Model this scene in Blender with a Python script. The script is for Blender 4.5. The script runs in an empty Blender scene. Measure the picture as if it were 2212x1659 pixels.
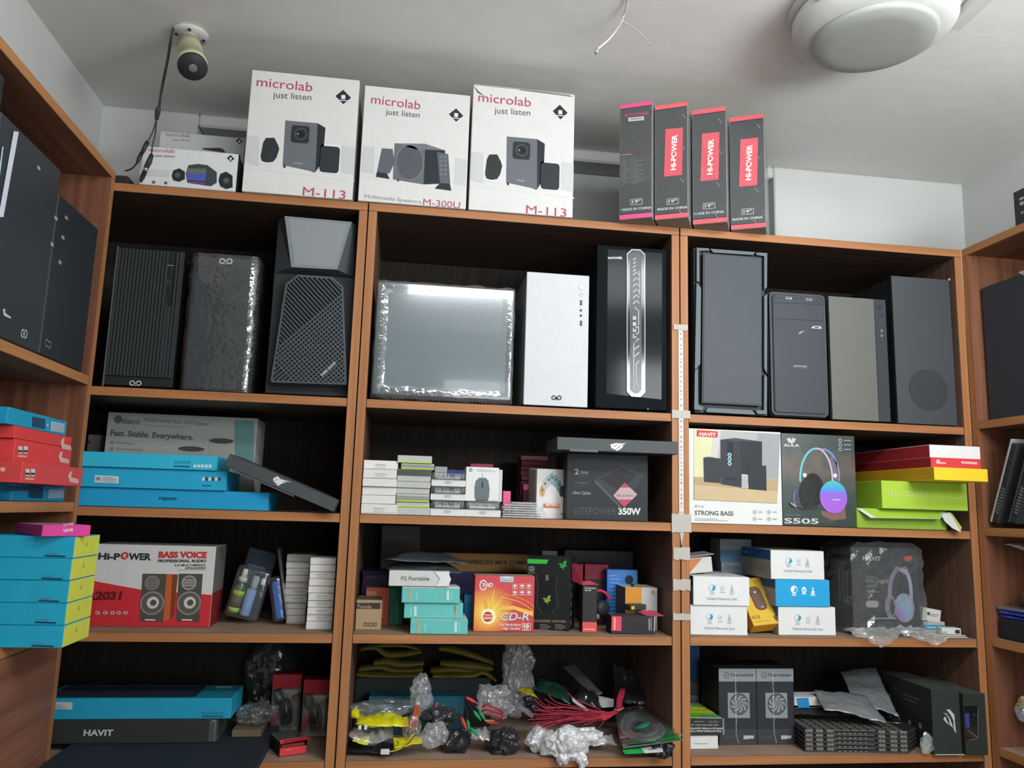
import bpy, bmesh, math, random
from mathutils import Vector, Matrix
PI=math.pi
# ---------------------------------------------------------------- camera
W_,H_=2212,1659
F=1717.26; CAM=Vector((.1103,-1.9066,1.2065)); YAW,PIT,ROL=.1359,.1571,.0297
_f=Vector((math.sin(YAW)*math.cos(PIT),math.cos(YAW)*math.cos(PIT),math.sin(PIT)))
_r=Vector((math.cos(YAW),-math.sin(YAW),0)); _u=_r.cross(_f)
_R=_r*math.cos(ROL)+_u*math.sin(ROL); _U=-_r*math.sin(ROL)+_u*math.cos(ROL)
sc=bpy.context.scene; COL=sc.collection
cd=bpy.data.cameras.new('camera'); cam=bpy.data.objects.new('camera',cd); COL.objects.link(cam)
cd.sensor_fit='HORIZONTAL'; cd.sensor_width=36; cd.lens=36*F/W_; cd.clip_start=.05; cd.clip_end=50
m=Matrix((_R,_U,-_f)).transposed().to_4x4(); m.translation=CAM; cam.matrix_world=m
sc.camera=cam
# ---------------------------------------------------------------- light and exposure
sc.view_settings.view_transform='Standard'; sc.view_settings.look='None'
sc.view_settings.exposure=-0.08; sc.view_settings.gamma=1; sc.view_settings.use_curve_mapping=False
w=bpy.data.worlds.new('world'); sc.world=w; w.use_nodes=True
w.node_tree.nodes['Background'].inputs[0].default_value=(.85,.93,1,1); w.node_tree.nodes['Background'].inputs[1].default_value=.3
def area(name,loc,target,sx,sy,power,col):
    l=bpy.data.lights.new(name,'AREA'); l.shape='RECTANGLE'; l.size=sx; l.size_y=sy; l.energy=power; l.color=col
    o=bpy.data.objects.new(name,l); COL.objects.link(o); o.location=loc
    o.rotation_euler=(Vector(target)-Vector(loc)).to_track_quat('-Z','Y').to_euler(); return o
area('tube_light',(.8,-1.58,2.26),(.72,.1,1.15),1.4,.2,16.5,(.94,.98,1))
area('doorway_daylight',(1.2,-3.0,1.25),(1.0,0,2.3),1.7,1.7,26,(.94,.98,1))
area('ceiling_fill',(1.75,-1.75,1.8),(1.7,-.3,2.345),1.2,.3,44,(.94,.98,1))  # added fill without a fixture, aimed upward to brighten the ceiling
# ---------------------------------------------------------------- picture rays -> points in the room
CR_=[0,0,1]
def CR(x,y,k): CR_[:]=[x,y,k]
def ray(u,v):
    u=CR_[0]+u/CR_[2]; v=CR_[1]+v/CR_[2]
    return _f+_R*((u-W_/2)/F)-_U*((v-H_/2)/F)
def hy(u,v,y): d=ray(u,v); return CAM+d*((y-CAM.y)/d.y)
def hx(u,v,x): d=ray(u,v); return CAM+d*((x-CAM.x)/d.x)
def hz(u,v,z): d=ray(u,v); return CAM+d*((z-CAM.z)/d.z)
# ---------------------------------------------------------------- materials
def lin(c): return c/12.92 if c<=.04045 else ((c+.055)/1.055)**2.4
def rgb(h):
    h=h.lstrip('#'); h=h if len(h)==6 else ''.join(c*2 for c in h)
    return tuple(lin(int(h[i:i+2],16)/255) for i in (0,2,4))+(1,)
MATS={}
FIN={'c':(.6,0,.3),'p':(.5,0,.28),'g':(.10,0,.5),'m':(.3,.9,.5),'n':(.5,0,.3),'r':(.85,0,.2),'w':(.75,0,.2),'s':(.22,0,.6)}
def mat(spec):
    if spec in MATS: return MATS[spec]
    if spec in SPECIAL: MATS[spec]=SPECIAL[spec](); return MATS[spec]
    h,fin=(spec.split('|')+['c'])[:2]
    m=bpy.data.materials.new('surface_'+h.strip('#')+'_'+fin); m.use_nodes=True; nt=m.node_tree; b=nt.nodes['Principled BSDF']
    ro,me,sp=FIN[fin]; c=rgb(h)
    b.inputs['Roughness'].default_value=ro; b.inputs['Metallic'].default_value=me; b.inputs['Specular IOR Level'].default_value=sp
    tc=nt.nodes.new('ShaderNodeTexCoord'); no=nt.nodes.new('ShaderNodeTexNoise'); no.inputs['Scale'].default_value=35 if fin!='r' else 9
    no.inputs['Detail'].default_value=3
    nt.links.new(tc.outputs['Object'],no.inputs['Vector'])
    mx=nt.nodes.new('ShaderNodeMix'); mx.data_type='RGBA'; k=.88
    mx.inputs[6].default_value=c; mx.inputs[7].default_value=(c[0]*k,c[1]*k,c[2]*k,1)
    nt.links.new(no.outputs['Fac'],mx.inputs[0]); nt.links.new(mx.outputs[2],b.inputs['Base Color'])
    if fin in 'cprw':
        bu=nt.nodes.new('ShaderNodeBump'); bu.inputs['Strength'].default_value=.12; bu.inputs['Distance'].default_value=.002
        nt.links.new(no.outputs['Fac'],bu.inputs['Height']); nt.links.new(bu.outputs[0],b.inputs['Normal'])
    MATS[spec]=m; return m
def wood(a,b_,axis,rough=.5,sc_=1.0,sp=.3):
    def f():
        m=bpy.data.materials.new('laminate_grain_'+axis); m.use_nodes=True; nt=m.node_tree; b=nt.nodes['Principled BSDF']
        tc=nt.nodes.new('ShaderNodeTexCoord'); mp=nt.nodes.new('ShaderNodeMapping')
        s=[70*sc_]*3; s['xyz'.index(axis)]=2.5*sc_; mp.inputs['Scale'].default_value=s
        no=nt.nodes.new('ShaderNodeTexNoise'); no.inputs['Scale'].default_value=1; no.inputs['Detail'].default_value=4
        nt.links.new(tc.outputs['Object'],mp.inputs[0]); nt.links.new(mp.outputs[0],no.inputs['Vector'])
        r=nt.nodes.new('ShaderNodeValToRGB'); r.color_ramp.elements[0].position=.32; r.color_ramp.elements[1].position=.68
        r.color_ramp.elements[0].color=rgb(a); r.color_ramp.elements[1].color=rgb(b_)
        nt.links.new(no.outputs['Fac'],r.inputs[0]); nt.links.new(r.outputs[0],b.inputs['Base Color'])
        b.inputs['Roughness'].default_value=rough; b.inputs['Specular IOR Level'].default_value=sp
        return m
    return f
def film(alpha,col=(.9,.93,.95),rough=.08):
    def f():
        m=bpy.data.materials.new('clear_plastic_film'); m.use_nodes=True; nt=m.node_tree; nt.nodes.remove(nt.nodes['Principled BSDF'])
        out=nt.nodes['Material Output']; t=nt.nodes.new('ShaderNodeBsdfTransparent'); t.inputs[0].default_value=(.97,.98,.98,1)
        g=nt.nodes.new('ShaderNodeBsdfGlossy'); g.inputs['Roughness'].default_value=rough; g.inputs[0].default_value=(1,1,1,1)
        d=nt.nodes.new('ShaderNodeBsdfDiffuse'); d.inputs[0].default_value=col+(1,)
        lw=nt.nodes.new('ShaderNodeLayerWeight'); lw.inputs[0].default_value=.35
        tc=nt.nodes.new('ShaderNodeTexCoord'); no=nt.nodes.new('ShaderNodeTexNoise'); no.inputs['Scale'].default_value=60; no.inputs['Detail'].default_value=2
        bu=nt.nodes.new('ShaderNodeBump'); bu.inputs['Strength'].default_value=.35; bu.inputs['Distance'].default_value=.004
        nt.links.new(tc.outputs['Object'],no.inputs['Vector']); nt.links.new(no.outputs['Fac'],bu.inputs['Height'])
        for n in (g,d,lw): nt.links.new(bu.outputs[0],n.inputs['Normal'])
        a=nt.nodes.new('ShaderNodeMixShader'); a.inputs[0].default_value=alpha
        nt.links.new(t.outputs[0],a.inputs[1]); nt.links.new(d.outputs[0],a.inputs[2])
        b=nt.nodes.new('ShaderNodeMixShader'); mm=nt.nodes.new('ShaderNodeMath'); mm.operation='MULTIPLY_ADD'; mm.inputs[1].default_value=.55; mm.inputs[2].default_value=.06
        nt.links.new(lw.outputs['Facing'],mm.inputs[0]); nt.links.new(mm.outputs[0],b.inputs[0])
        nt.links.new(a.outputs[0],b.inputs[1]); nt.links.new(g.outputs[0],b.inputs[2]); nt.links.new(b.outputs[0],out.inputs[0])
        return m
    return f
def paint(a,b_,scale,rough=.8):
    def f():
        m=bpy.data.materials.new('painted_plaster'); m.use_nodes=True; nt=m.node_tree; b=nt.nodes['Principled BSDF']
        tc=nt.nodes.new('ShaderNodeTexCoord'); no=nt.nodes.new('ShaderNodeTexNoise'); no.inputs['Scale'].default_value=scale; no.inputs['Detail'].default_value=6
        r=nt.nodes.new('ShaderNodeValToRGB'); r.color_ramp.elements[0].position=.35; r.color_ramp.elements[1].position=.62
        r.color_ramp.elements[0].color=rgb(a); r.color_ramp.elements[1].color=rgb(b_)
        nt.links.new(tc.outputs['Object'],no.inputs['Vector']); nt.links.new(no.outputs['Fac'],r.inputs[0]); nt.links.new(r.outputs[0],b.inputs['Base Color'])
        n2=nt.nodes.new('ShaderNodeTexNoise'); n2.inputs['Scale'].default_value=14; n2.inputs['Detail'].default_value=8; nt.links.new(tc.outputs['Object'],n2.inputs['Vector'])
        bu=nt.nodes.new('ShaderNodeBump'); bu.inputs['Strength'].default_value=.25; bu.inputs['Distance'].default_value=.006
        nt.links.new(n2.outputs['Fac'],bu.inputs['Height']); nt.links.new(bu.outputs[0],b.inputs['Normal'])
        b.inputs['Roughness'].default_value=rough; b.inputs['Specular IOR Level'].default_value=.2
        return m
    return f
def ramp(stops,axis,lo,hi,rough=.35,metal=0,noise=0,radial=None):
    """printed colour blend along an object axis (artwork on a carton)"""
    def f():
        m=bpy.data.materials.new('printed_colour_blend'); m.use_nodes=True; nt=m.node_tree; b=nt.nodes['Principled BSDF']
        tc=nt.nodes.new('ShaderNodeTexCoord'); sp=nt.nodes.new('ShaderNodeSeparateXYZ'); nt.links.new(tc.outputs['Object'],sp.inputs[0])
        mr=nt.nodes.new('ShaderNodeMapRange'); mr.inputs[1].default_value=lo; mr.inputs[2].default_value=hi
        if radial:
            vd=nt.nodes.new('ShaderNodeVectorMath'); vd.operation='DISTANCE'; vd.inputs[1].default_value=radial; nt.links.new(tc.outputs['Object'],vd.inputs[0]); src=vd.outputs['Value']
        else: src=sp.outputs['XYZ'.index(axis.upper())]
        if noise:
            no=nt.nodes.new('ShaderNodeTexNoise'); no.inputs['Scale'].default_value=18; nt.links.new(tc.outputs['Object'],no.inputs['Vector'])
            ma=nt.nodes.new('ShaderNodeMath'); ma.operation='MULTIPLY_ADD'; ma.inputs[1].default_value=noise
            nt.links.new(no.outputs['Fac'],ma.inputs[0]); nt.links.new(src,ma.inputs[2]); src=ma.outputs[0]
        nt.links.new(src,mr.inputs[0]); r=nt.nodes.new('ShaderNodeValToRGB')
        els=r.color_ramp.elements
        while len(els)<len(stops): els.new(.5)
        for e,(p,c) in zip(els,stops): e.position=p; e.color=rgb(c)
        nt.links.new(mr.outputs[0],r.inputs[0]); nt.links.new(r.outputs[0],b.inputs['Base Color']); b.inputs['Roughness'].default_value=rough
        b.inputs['Metallic'].default_value=metal
        return m
    return f
def weave(a,b_,scale,rough=.5,diag=True):
    def f():
        m=bpy.data.materials.new('perforated_panel'); m.use_nodes=True; nt=m.node_tree; b=nt.nodes['Principled BSDF']
        tc=nt.nodes.new('ShaderNodeTexCoord'); mp=nt.nodes.new('ShaderNodeMapping'); mp.inputs['Scale'].default_value=(1,.0,1)
        if diag: mp.inputs['Rotation'].default_value=(0,.7,0)
        w=nt.nodes.new('ShaderNodeTexChecker'); w.inputs['Scale'].default_value=scale; w.inputs[1].default_value=rgb(a); w.inputs[2].default_value=rgb(b_)
        nt.links.new(tc.outputs['Object'],mp.inputs[0]); nt.links.new(mp.outputs[0],w.inputs[0]); nt.links.new(w.outputs[0],b.inputs['Base Color'])
        b.inputs['Roughness'].default_value=rough
        return m
    return f
def glassy(base,rough=.04,coat=1,sp=1.0):
    def f():
        m=bpy.data.materials.new('dark_glass'); m.use_nodes=True; b=m.node_tree.nodes['Principled BSDF']
        b.inputs['Base Color'].default_value=rgb(base); b.inputs['Roughness'].default_value=rough; b.inputs['Specular IOR Level'].default_value=sp
        b.inputs['Coat Weight'].default_value=coat; b.inputs['Coat Roughness'].default_value=.03
        return m
    return f
SPECIAL={
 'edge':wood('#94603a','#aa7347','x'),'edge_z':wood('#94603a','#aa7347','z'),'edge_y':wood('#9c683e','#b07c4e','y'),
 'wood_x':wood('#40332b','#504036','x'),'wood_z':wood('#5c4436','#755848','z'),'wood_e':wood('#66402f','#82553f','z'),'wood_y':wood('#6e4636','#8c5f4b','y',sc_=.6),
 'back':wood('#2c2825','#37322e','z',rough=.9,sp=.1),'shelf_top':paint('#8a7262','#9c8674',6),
 'wall':paint('#c6c7c4','#d0d1ce',1.2),'ceiling':paint('#dcdad6','#e6e4e1',1.1),'recess':paint('#b4b8b4','#c0c4bf',1.5),
 'floor':paint('#b5b0a8','#c2bdb4',3),
 'film':film(.025),'film2':film(.055),'film3':film(.24,(.78,.78,.8)),'filmd':film(.4,(.07,.08,.085)),'bagw':film(.72,(.72,.72,.74)),
 'silver':lambda:_silver('#8d9092'),'gunmetal':lambda:_silver('#4d5256'),
 'carbon':weave('#66675f','#4a4b46',330),'mesh':weave('#2a2b2c','#1b1c1d',260),'mesh2':weave('#42464a','#33373b',330),
 'glassf':glassy('#42494c',.15),'stripg':glassy('#3a3f43',.2,0,.25),'glassd':glassy('#15181a',.03),'glassg':glassy('#6d777b',.12),'glassb':glassy('#1b1f22',.12,0,.08),
}
def _silver(h):
    m=bpy.data.materials.new('metallised_film'); m.use_nodes=True; nt=m.node_tree; b=nt.nodes['Principled BSDF']
    b.inputs['Base Color'].default_value=rgb(h); b.inputs['Metallic'].default_value=.35; b.inputs['Roughness'].default_value=.33
    tc=nt.nodes.new('ShaderNodeTexCoord'); no=nt.nodes.new('ShaderNodeTexNoise'); no.inputs['Scale'].default_value=25; no.inputs['Detail'].default_value=4
    bu=nt.nodes.new('ShaderNodeBump'); bu.inputs['Strength'].default_value=.5; bu.inputs['Distance'].default_value=.008
    nt.links.new(tc.outputs['Object'],no.inputs['Vector']); nt.links.new(no.outputs['Fac'],bu.inputs['Height']); nt.links.new(bu.outputs[0],b.inputs['Normal'])
    return m
# ---------------------------------------------------------------- mesh builder
TXT={}
def glyphs(s,bold=0):
    k=(s,bold)
    if k not in TXT:
        c=bpy.data.curves.new('lettering','FONT'); c.body=s; c.size=1; c.resolution_u=3; c.offset=bold
        o=bpy.data.objects.new('lettering',c); me=bpy.data.meshes.new_from_object(o)
        vs=[(v.co.x,v.co.y) for v in me.vertices]; fs=[tuple(p.vertices) for p in me.polygons]
        bpy.data.objects.remove(o); bpy.data.curves.remove(c); bpy.data.meshes.remove(me)
        x0=min(v[0] for v in vs); x1=max(v[0] for v in vs)
        TXT[k]=([((x-x0)/(x1-x0),y/(x1-x0)) for x,y in vs],fs,.72/(x1-x0))
    return TXT[k]
class MB:
    """collects geometry in the local space of a thing; frames turn a face of it into a drawing surface"""
    def __init__(s,M=None):
        s.M=M or Matrix(); s.v=[]; s.f=[]; s.m=[]; s.sm=[]; s.ms=[]; s.front()
    def mi(s,m):
        if m not in s.ms: s.ms.append(m)
        return s.ms.index(m)
    def add(s,vs,fs,m,smooth=False):
        n=len(s.v); s.v+=[tuple(v) for v in vs]; k=s.mi(m)
        for f in fs: s.f.append(tuple(n+i for i in f)); s.m.append(k); s.sm.append(smooth)
    # frames: (a right, b up, c out) -> local
    def front(s,y=0,x=0,z=0): s.F=Matrix(((1,0,0,x),(0,0,-1,y),(0,1,0,z),(0,0,0,1))); return s
    def left(s,D,x=0): s.F=Matrix(((0,0,-1,x),(-1,0,0,D),(0,1,0,0),(0,0,0,1))); return s
    def right(s,W): s.F=Matrix(((0,0,1,W),(1,0,0,0),(0,1,0,0),(0,0,0,1))); return s
    def top(s,Hh): s.F=Matrix(((1,0,0,0),(0,1,0,0),(0,0,1,Hh),(0,0,0,1))); return s
    def q(s,u,v):
        A=(s.M@s.F).inverted(); o=A@CAM; d=A.to_3x3()@ray(u,v); t=-o.z/d.z; p=o+d*t; return (p.x,p.y)
    def k(s,u,v):
        a=s.q(u-5,v); b=s.q(u+5,v); c=s.q(u,v-5); d=s.q(u,v+5)
        return (math.hypot(a[0]-b[0],a[1]-b[1])+math.hypot(c[0]-d[0],c[1]-d[1]))/20
    def fr(s,pts,c): return [s.F@Vector((a,b,c)) for a,b in pts]
    clamp=None
    def cl(s,pts):
        if not s.clamp: return pts
        W,H=s.clamp; return [(min(max(a,.0003),W-.0003),min(max(b,.0004),H-.0003)) for a,b in pts]
    def poly(s,pts,m,l=1):
        pts=s.cl(pts); s.add(s.fr(pts,.0004*l),[tuple(range(len(pts)))],m)
    def rect(s,a0,b0,a1,b1,m,l=1): s.poly([(a0,b0),(a1,b0),(a1,b1),(a0,b1)],m,l)
    def rrect(s,a0,b0,a1,b1,r,m,l=1,n=4):
        p=[]
        for cx,cy,t in ((a1-r,b0+r,-PI/2),(a1-r,b1-r,0),(a0+r,b1-r,PI/2),(a0+r,b0+r,PI)):
            for i in range(n+1): a=t+PI/2*i/n; p.append((cx+r*math.cos(a),cy+r*math.sin(a)))
        s.poly(p,m,l)
    def R(s,u0,v0,u1,v1,m,l=1,r=0):
        a0,b1=s.q(u0,v0); a1,b0=s.q(u1,v1)
        (s.rrect(a0,b0,a1,b1,r,m,l) if r else s.rect(a0,b0,a1,b1,m,l))
    def P(s,pts,m,l=1): s.poly([s.q(*p) for p in pts],m,l)
    def disc(s,c,r,m,l=1,n=20,ry=None):
        ry=ry or r; s.poly([(c[0]+r*math.cos(2*PI*i/n),c[1]+ry*math.sin(2*PI*i/n)) for i in range(n)],m,l)
    def C(s,u,v,rp,m,l=1,n=20,ry=None):
        c=s.q(u,v); k=s.k(u,v); s.disc(c,rp*k,m,l,n,(ry or rp)*k)
    def ring(s,c,r,wd,m,l=1,n=24,a0=0,a1=2*PI,ry=None):
        ry=ry or r; vs=[];fs=[]
        for i in range(n+1):
            a=a0+(a1-a0)*i/n; ca,sa=math.cos(a),math.sin(a)
            vs+=[(c[0]+(r-wd/2)*ca,c[1]+(ry-wd/2)*sa),(c[0]+(r+wd/2)*ca,c[1]+(ry+wd/2)*sa)]
        for i in range(n): fs.append((2*i,2*i+1,2*i+3,2*i+2))
        s.add(s.fr(s.cl(vs),.0004*l),fs,m)
    def G(s,u,v,rp,wp,m,l=1,a0=0,a1=2*PI,ry=None,n=24):
        c=s.q(u,v); k=s.k(u,v); s.ring(c,rp*k,wp*k,m,l,n,a0,a1,(ry or rp)*k)
    def line(s,p,q,wd,m,l=1):
        d=Vector((q[0]-p[0],q[1]-p[1])); 
        if d.length<1e-7: return
        n=Vector((-d.y,d.x)).normalized()*wd/2
        s.poly([(p[0]+n.x,p[1]+n.y),(p[0]-n.x,p[1]-n.y),(q[0]-n.x,q[1]-n.y),(q[0]+n.x,q[1]+n.y)],m,l)
    def L(s,pts,wp,m,l=1):
        k=s.k(*pts[0]); qs=[s.q(*p) for p in pts]
        for a,b in zip(qs,qs[1:]): s.line(a,b,wp*k,m,l)
    def O(s,u0,v0,u1,v1,wp,m,l=1): s.L([(u0,v0),(u1,v0),(u1,v1),(u0,v1),(u0,v0)],wp,m,l)
    def text(s,t,p,q,m,l=1,h=None,bold=0,shear=0):
        gv,gf,cap=glyphs(t,bold); d=Vector((q[0]-p[0],q[1]-p[1])); wd=d.length; d/=wd; n=Vector((-d.y,d.x))
        ky=wd if h is None else h/cap
        s.add(s.fr([(p[0]+d.x*(x*wd+shear*y*ky)+n.x*y*ky,p[1]+d.y*(x*wd+shear*y*ky)+n.y*y*ky) for x,y in gv],.0004*l),gf,m)
    def T(s,t,u0,v0,u1,v1,m,l=1,h=None,bold=0,shear=0):
        p=s.q(u0,v0); q_=s.q(u1,v1)
        if h is not None:
            k=math.hypot(q_[0]-p[0],q_[1]-p[1])/math.hypot(u1-u0,v1-v0); h=h*k
        s.text(t,p,q_,m,l,h,bold,shear)
    # solids in local axes
    def box(s,x0,x1,y0,y1,z0,z1,m,bev=.0012,fm={},smooth=False,seg=1):
        bm=bmesh.new(); vs=[bm.verts.new(p) for p in ((x0,y0,z0),(x1,y0,z0),(x1,y1,z0),(x0,y1,z0),(x0,y0,z1),(x1,y0,z1),(x1,y1,z1),(x0,y1,z1))]
        for k,f in zip('utfrbl',((3,2,1,0),(4,5,6,7),(0,1,5,4),(1,2,6,5),(2,3,7,6),(3,0,4,7))):
            fa=bm.faces.new([vs[i] for i in f]); fa.material_index='utfrbl'.index(k)
        if bev:
            bmesh.ops.bevel(bm,geom=bm.edges[:],offset=bev,segments=seg,affect='EDGES',profile=.5)
        bm.verts.index_update(); n=len(s.v); s.v+=[tuple(v.co) for v in bm.verts]
        for fa in bm.faces:
            s.f.append(tuple(n+v.index for v in fa.verts)); s.m.append(s.mi(fm.get('utfrbl'[fa.material_index],m))); s.sm.append(smooth)
        bm.free()
    def prism(s,pts,c0,c1,m,side=None):
        """outline in the current frame, extruded from c0 to c1 (out of the face)"""
        n=len(pts); vs=s.fr(pts,c0)+s.fr(pts,c1)
        ar=sum(pts[i][0]*pts[(i+1)%n][1]-pts[(i+1)%n][0]*pts[i][1] for i in range(n))
        fs=[tuple(range(n,2*n)),tuple(range(n-1,-1,-1))]; sd=[(i,(i+1)%n,(i+1)%n+n,i+n) for i in range(n)]
        if ar<0: fs=[f[::-1] for f in fs]; sd=[f[::-1] for f in sd]
        s.add(vs,fs,m); s.add(vs,sd,side or m)
    def rprism(s,a0,b0,a1,b1,r,c0,c1,m,side=None,n=4):
        p=[]
        for cx,cy,t in ((a1-r,b0+r,-PI/2),(a1-r,b1-r,0),(a0+r,b1-r,PI/2),(a0+r,b0+r,PI)):
            for i in range(n+1): a=t+PI/2*i/n; p.append((cx+r*math.cos(a),cy+r*math.sin(a)))
        s.prism(p,c0,c1,m,side)
    def lathe(s,prof,m,n=32,c=(0,0,0),axis=None,smooth=True):
        """profile of (radius,height) turned about an axis"""
        A=(axis.to_track_quat('Z','Y').to_matrix() if axis else Matrix.Identity(3)); vs=[];fs=[]
        for r,z in prof:
            for i in range(n): a=2*PI*i/n; vs.append(Vector(c)+A@Vector((r*math.cos(a),r*math.sin(a),z)))
        for j in range(len(prof)-1):
            for i in range(n): k=(i+1)%n; fs.append((j*n+i,j*n+k,(j+1)*n+k,(j+1)*n+i))
        fs.append(tuple(range(n-1,-1,-1))); fs.append(tuple((len(prof)-1)*n+i for i in range(n)))
        s.add(vs,fs,m,smooth)
    def tube(s,pts,r,m,n=6,smooth=True):
        pts=[Vector(p) for p in pts]; vs=[];fs=[]; up=Vector((.13,.21,.97))
        for i,p in enumerate(pts):
            d=(pts[min(i+1,len(pts)-1)]-pts[max(i-1,0)]).normalized(); a=d.cross(up)
            if a.length<.05: a=d.cross(Vector((1,0,0)))
            a.normalize(); b=d.cross(a); rr=r[i] if isinstance(r,(list,tuple)) else r
            for k in range(n): t=2*PI*k/n; vs.append(p+a*math.cos(t)*rr+b*math.sin(t)*rr)
        for i in range(len(pts)-1):
            for k in range(n): q=(k+1)%n; fs.append((i*n+k,i*n+q,(i+1)*n+q,(i+1)*n+k))
        fs.append(tuple(range(n))); fs.append(tuple((len(pts)-1)*n+k for k in range(n-1,-1,-1)))
        s.add(vs,fs,m,smooth)
    def build(s,name,parent=None,label=None,cat=None,group=None,kind=None):
        me=bpy.data.meshes.new(name); me.from_pydata([tuple(v) for v in s.v],[],s.f)
        for k in s.ms: me.materials.append(mat(k))
        me.polygons.foreach_set('material_index',s.m); me.polygons.foreach_set('use_smooth',s.sm); me.update()
        o=bpy.data.objects.new(name,me); COL.objects.link(o)
        if parent: o.parent=parent
        else: o.matrix_world=s.M
        tag(o,label,cat,group,kind); return o
def tag(o,label=None,cat=None,group=None,kind=None):
    if label: o['label']=label
    if cat: o['category']=cat
    if group: o['group']=group
    if kind: o['kind']=kind
def empty(name,M,label,cat,group=None):
    o=bpy.data.objects.new(name,None); COL.objects.link(o); o.empty_display_size=.05; o.matrix_world=M; tag(o,label,cat,group); return o
def smoothpts(pts,n=6):
    pts=[Vector(p) for p in pts]; out=[]
    for i in range(len(pts)-1):
        p0=pts[max(i-1,0)];p1=pts[i];p2=pts[i+1];p3=pts[min(i+2,len(pts)-1)]
        for k in range(n):
            t=k/n; out.append(.5*((2*p1)+(p2-p0)*t+(2*p0-5*p1+4*p2-p3)*t*t+(3*p1-p0-3*p2+p3)*t**3))
    return out+[pts[-1]]
# a box-shaped thing seen in the picture: base height z, depth of its front-left edge y (or where its bottom edge meets z),
# left/right/top picture positions; returns builder with W,D,H set, local origin = front-left-bottom corner
def frame(u0,u1,vt,z,y=None,vb=None,yaw=0,um=None,D=.1,u0b=None):
    vm=vt if vb is None else (vt+vb)/2
    if y is None: y=hz(u0,vb,z).y
    p=hy(u0,vm if vb else vt+20*CR_[2],y); p.z=z+.0006
    if y>-.001:
        for a in (-.776,.0242,.8242):
            if a-.03<p.x<a: p.x=a
    M=Matrix.Translation(p)@Matrix.Rotation(yaw,4,'Z'); b=MB(M); b.front()
    b.W=b.q(u1,vm if vb else vt+20*CR_[2])[0]; b.H=b.q((u0+u1)/2 if um is None else um,vt)[1]; b.D=D
    return b
def at(b,name,label,cat,group=None,m='#c8c6c3',fm={},bev=.0012):
    """plain carton: the box itself added first"""
    b.box(0,b.W,0,b.D,0,b.H,m,bev,fm); return b
FITZ=[0]
def fit(p):
    """keeps soft things inside the shelf bay they lie in"""
    if p.y<-.002 or p.x>1.6: return p
    lo,hi=(Z4,Z3-TH) if FITZ[0]<.93 else (Z3,Z2-TH)
    if lo-.15<p.z<hi+.3: p.z=min(max(p.z,lo+.0008),hi-.001)
    for a,b_ in ((-.776,-.0235),(.0235,.7765),(.8235,1.5795)):
        if a-.023<p.x<b_+.023: p.x=min(max(p.x,a),b_)
    p.y=min(p.y,.392); return p
TH=.021
Z0,Z1,Z2,Z3,Z4=1.9467,1.458,1.1872,.9172,.6452
XL,X12,X23,X3=-.594,0.,.8,1.602; D0=.42; ZC=2.345; XW0,XW1=-.806,1.945
# ================================================================ the room
def slab(name,x0,x1,y0,y1,z0,z1,m,bev=0):
    b=MB(); b.box(x0,x1,y0,y1,z0,z1,m,bev); return b.build(name,kind='structure')
FL=-.35; YB=-3.2
slab('floor',XW0-.1,XW1+.5,YB-.1,D0+.3,FL-.05,FL,'floor')
slab('ceiling',XW0-.1,XW1+.5,YB-.1,D0+.3,ZC,ZC+.08,'ceiling')
slab('wall_left',XW0-.1,XW0,YB,D0+.25,FL,ZC,'wall')
b=MB(); a=.0219   # right wall follows the slightly turned right unit
b.add([(XW1,D0+.2,FL),(XW1+.08,YB,FL),(XW1+.18,YB,FL),(XW1+.1,D0+.2,FL),(XW1,D0+.2,ZC),(XW1+.08,YB,ZC),(XW1+.18,YB,ZC),(XW1+.1,D0+.2,ZC)],
      [(0,1,5,4),(1,2,6,5),(2,3,7,6),(3,0,4,7),(4,5,6,7),(3,2,1,0)],'wall'); b.build('wall_right',kind='structure')
# back wall with a sunk panel under the beam
zb=hy(529,281,D0).z; xr0=hy(425,290,D0).x; xr1=hy(1672,380,D0).x
b=MB()
b.box(XW0-.1,XW1+.3,D0+.10,D0+.22,FL,ZC,'recess',0)
b.box(XW0-.1,xr0,D0,D0+.0999,FL,ZC,'wall',.004); b.box(xr1,XW1+.3,D0,D0+.0999,FL,ZC,'wall',.004)
b.box(xr0,xr1,D0,D0+.0999,zb,ZC,'wall',.006); b.box(xr0,xr1,D0,D0+.0999,FL,1.9,'wall',0)
b.build('wall_back',kind='structure')
b=MB()   # wall behind the viewer, with a wide doorway
b.box(XW0-.1,.05,YB-.1,YB,FL,ZC,'wall',0); b.box(1.95,XW1+.5,YB-.1,YB,FL,ZC,'wall',0); b.box(.05,1.95,YB-.1,YB,2.25,ZC,'wall',0)
b.build('wall_front',kind='structure')
b=MB()   # round knocks and hairline marks on the ceiling plaster are left to the paint; cornice joints
# ================================================================ shelving units
TH=.021
def shelf_unit(name,label,x0,x1,zs,depth=D0-.012,M=None,top=None,left=True,right=True,bottom=FL,inner=None,cat='shelving unit'):
    r=empty(name,M or Matrix.Translation((x0,0,bottom)),label,cat,'wooden shelving units along the back wall')
    X=x1-x0; T=zs[0]-bottom
    def pt(nm,a0,a1,y0,y1,b0,b1,m,fm={}):
        b=MB(); b.box(a0,a1,y0,y1,b0,b1,m,.0008,fm); return b.build(nm,r)
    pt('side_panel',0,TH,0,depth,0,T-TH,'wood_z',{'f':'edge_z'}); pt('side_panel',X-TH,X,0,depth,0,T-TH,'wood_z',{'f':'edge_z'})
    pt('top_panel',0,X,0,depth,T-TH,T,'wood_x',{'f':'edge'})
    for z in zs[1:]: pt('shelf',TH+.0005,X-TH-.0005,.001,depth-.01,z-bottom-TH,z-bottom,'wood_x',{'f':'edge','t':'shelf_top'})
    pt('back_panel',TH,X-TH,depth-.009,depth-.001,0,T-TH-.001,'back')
    return r
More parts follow.
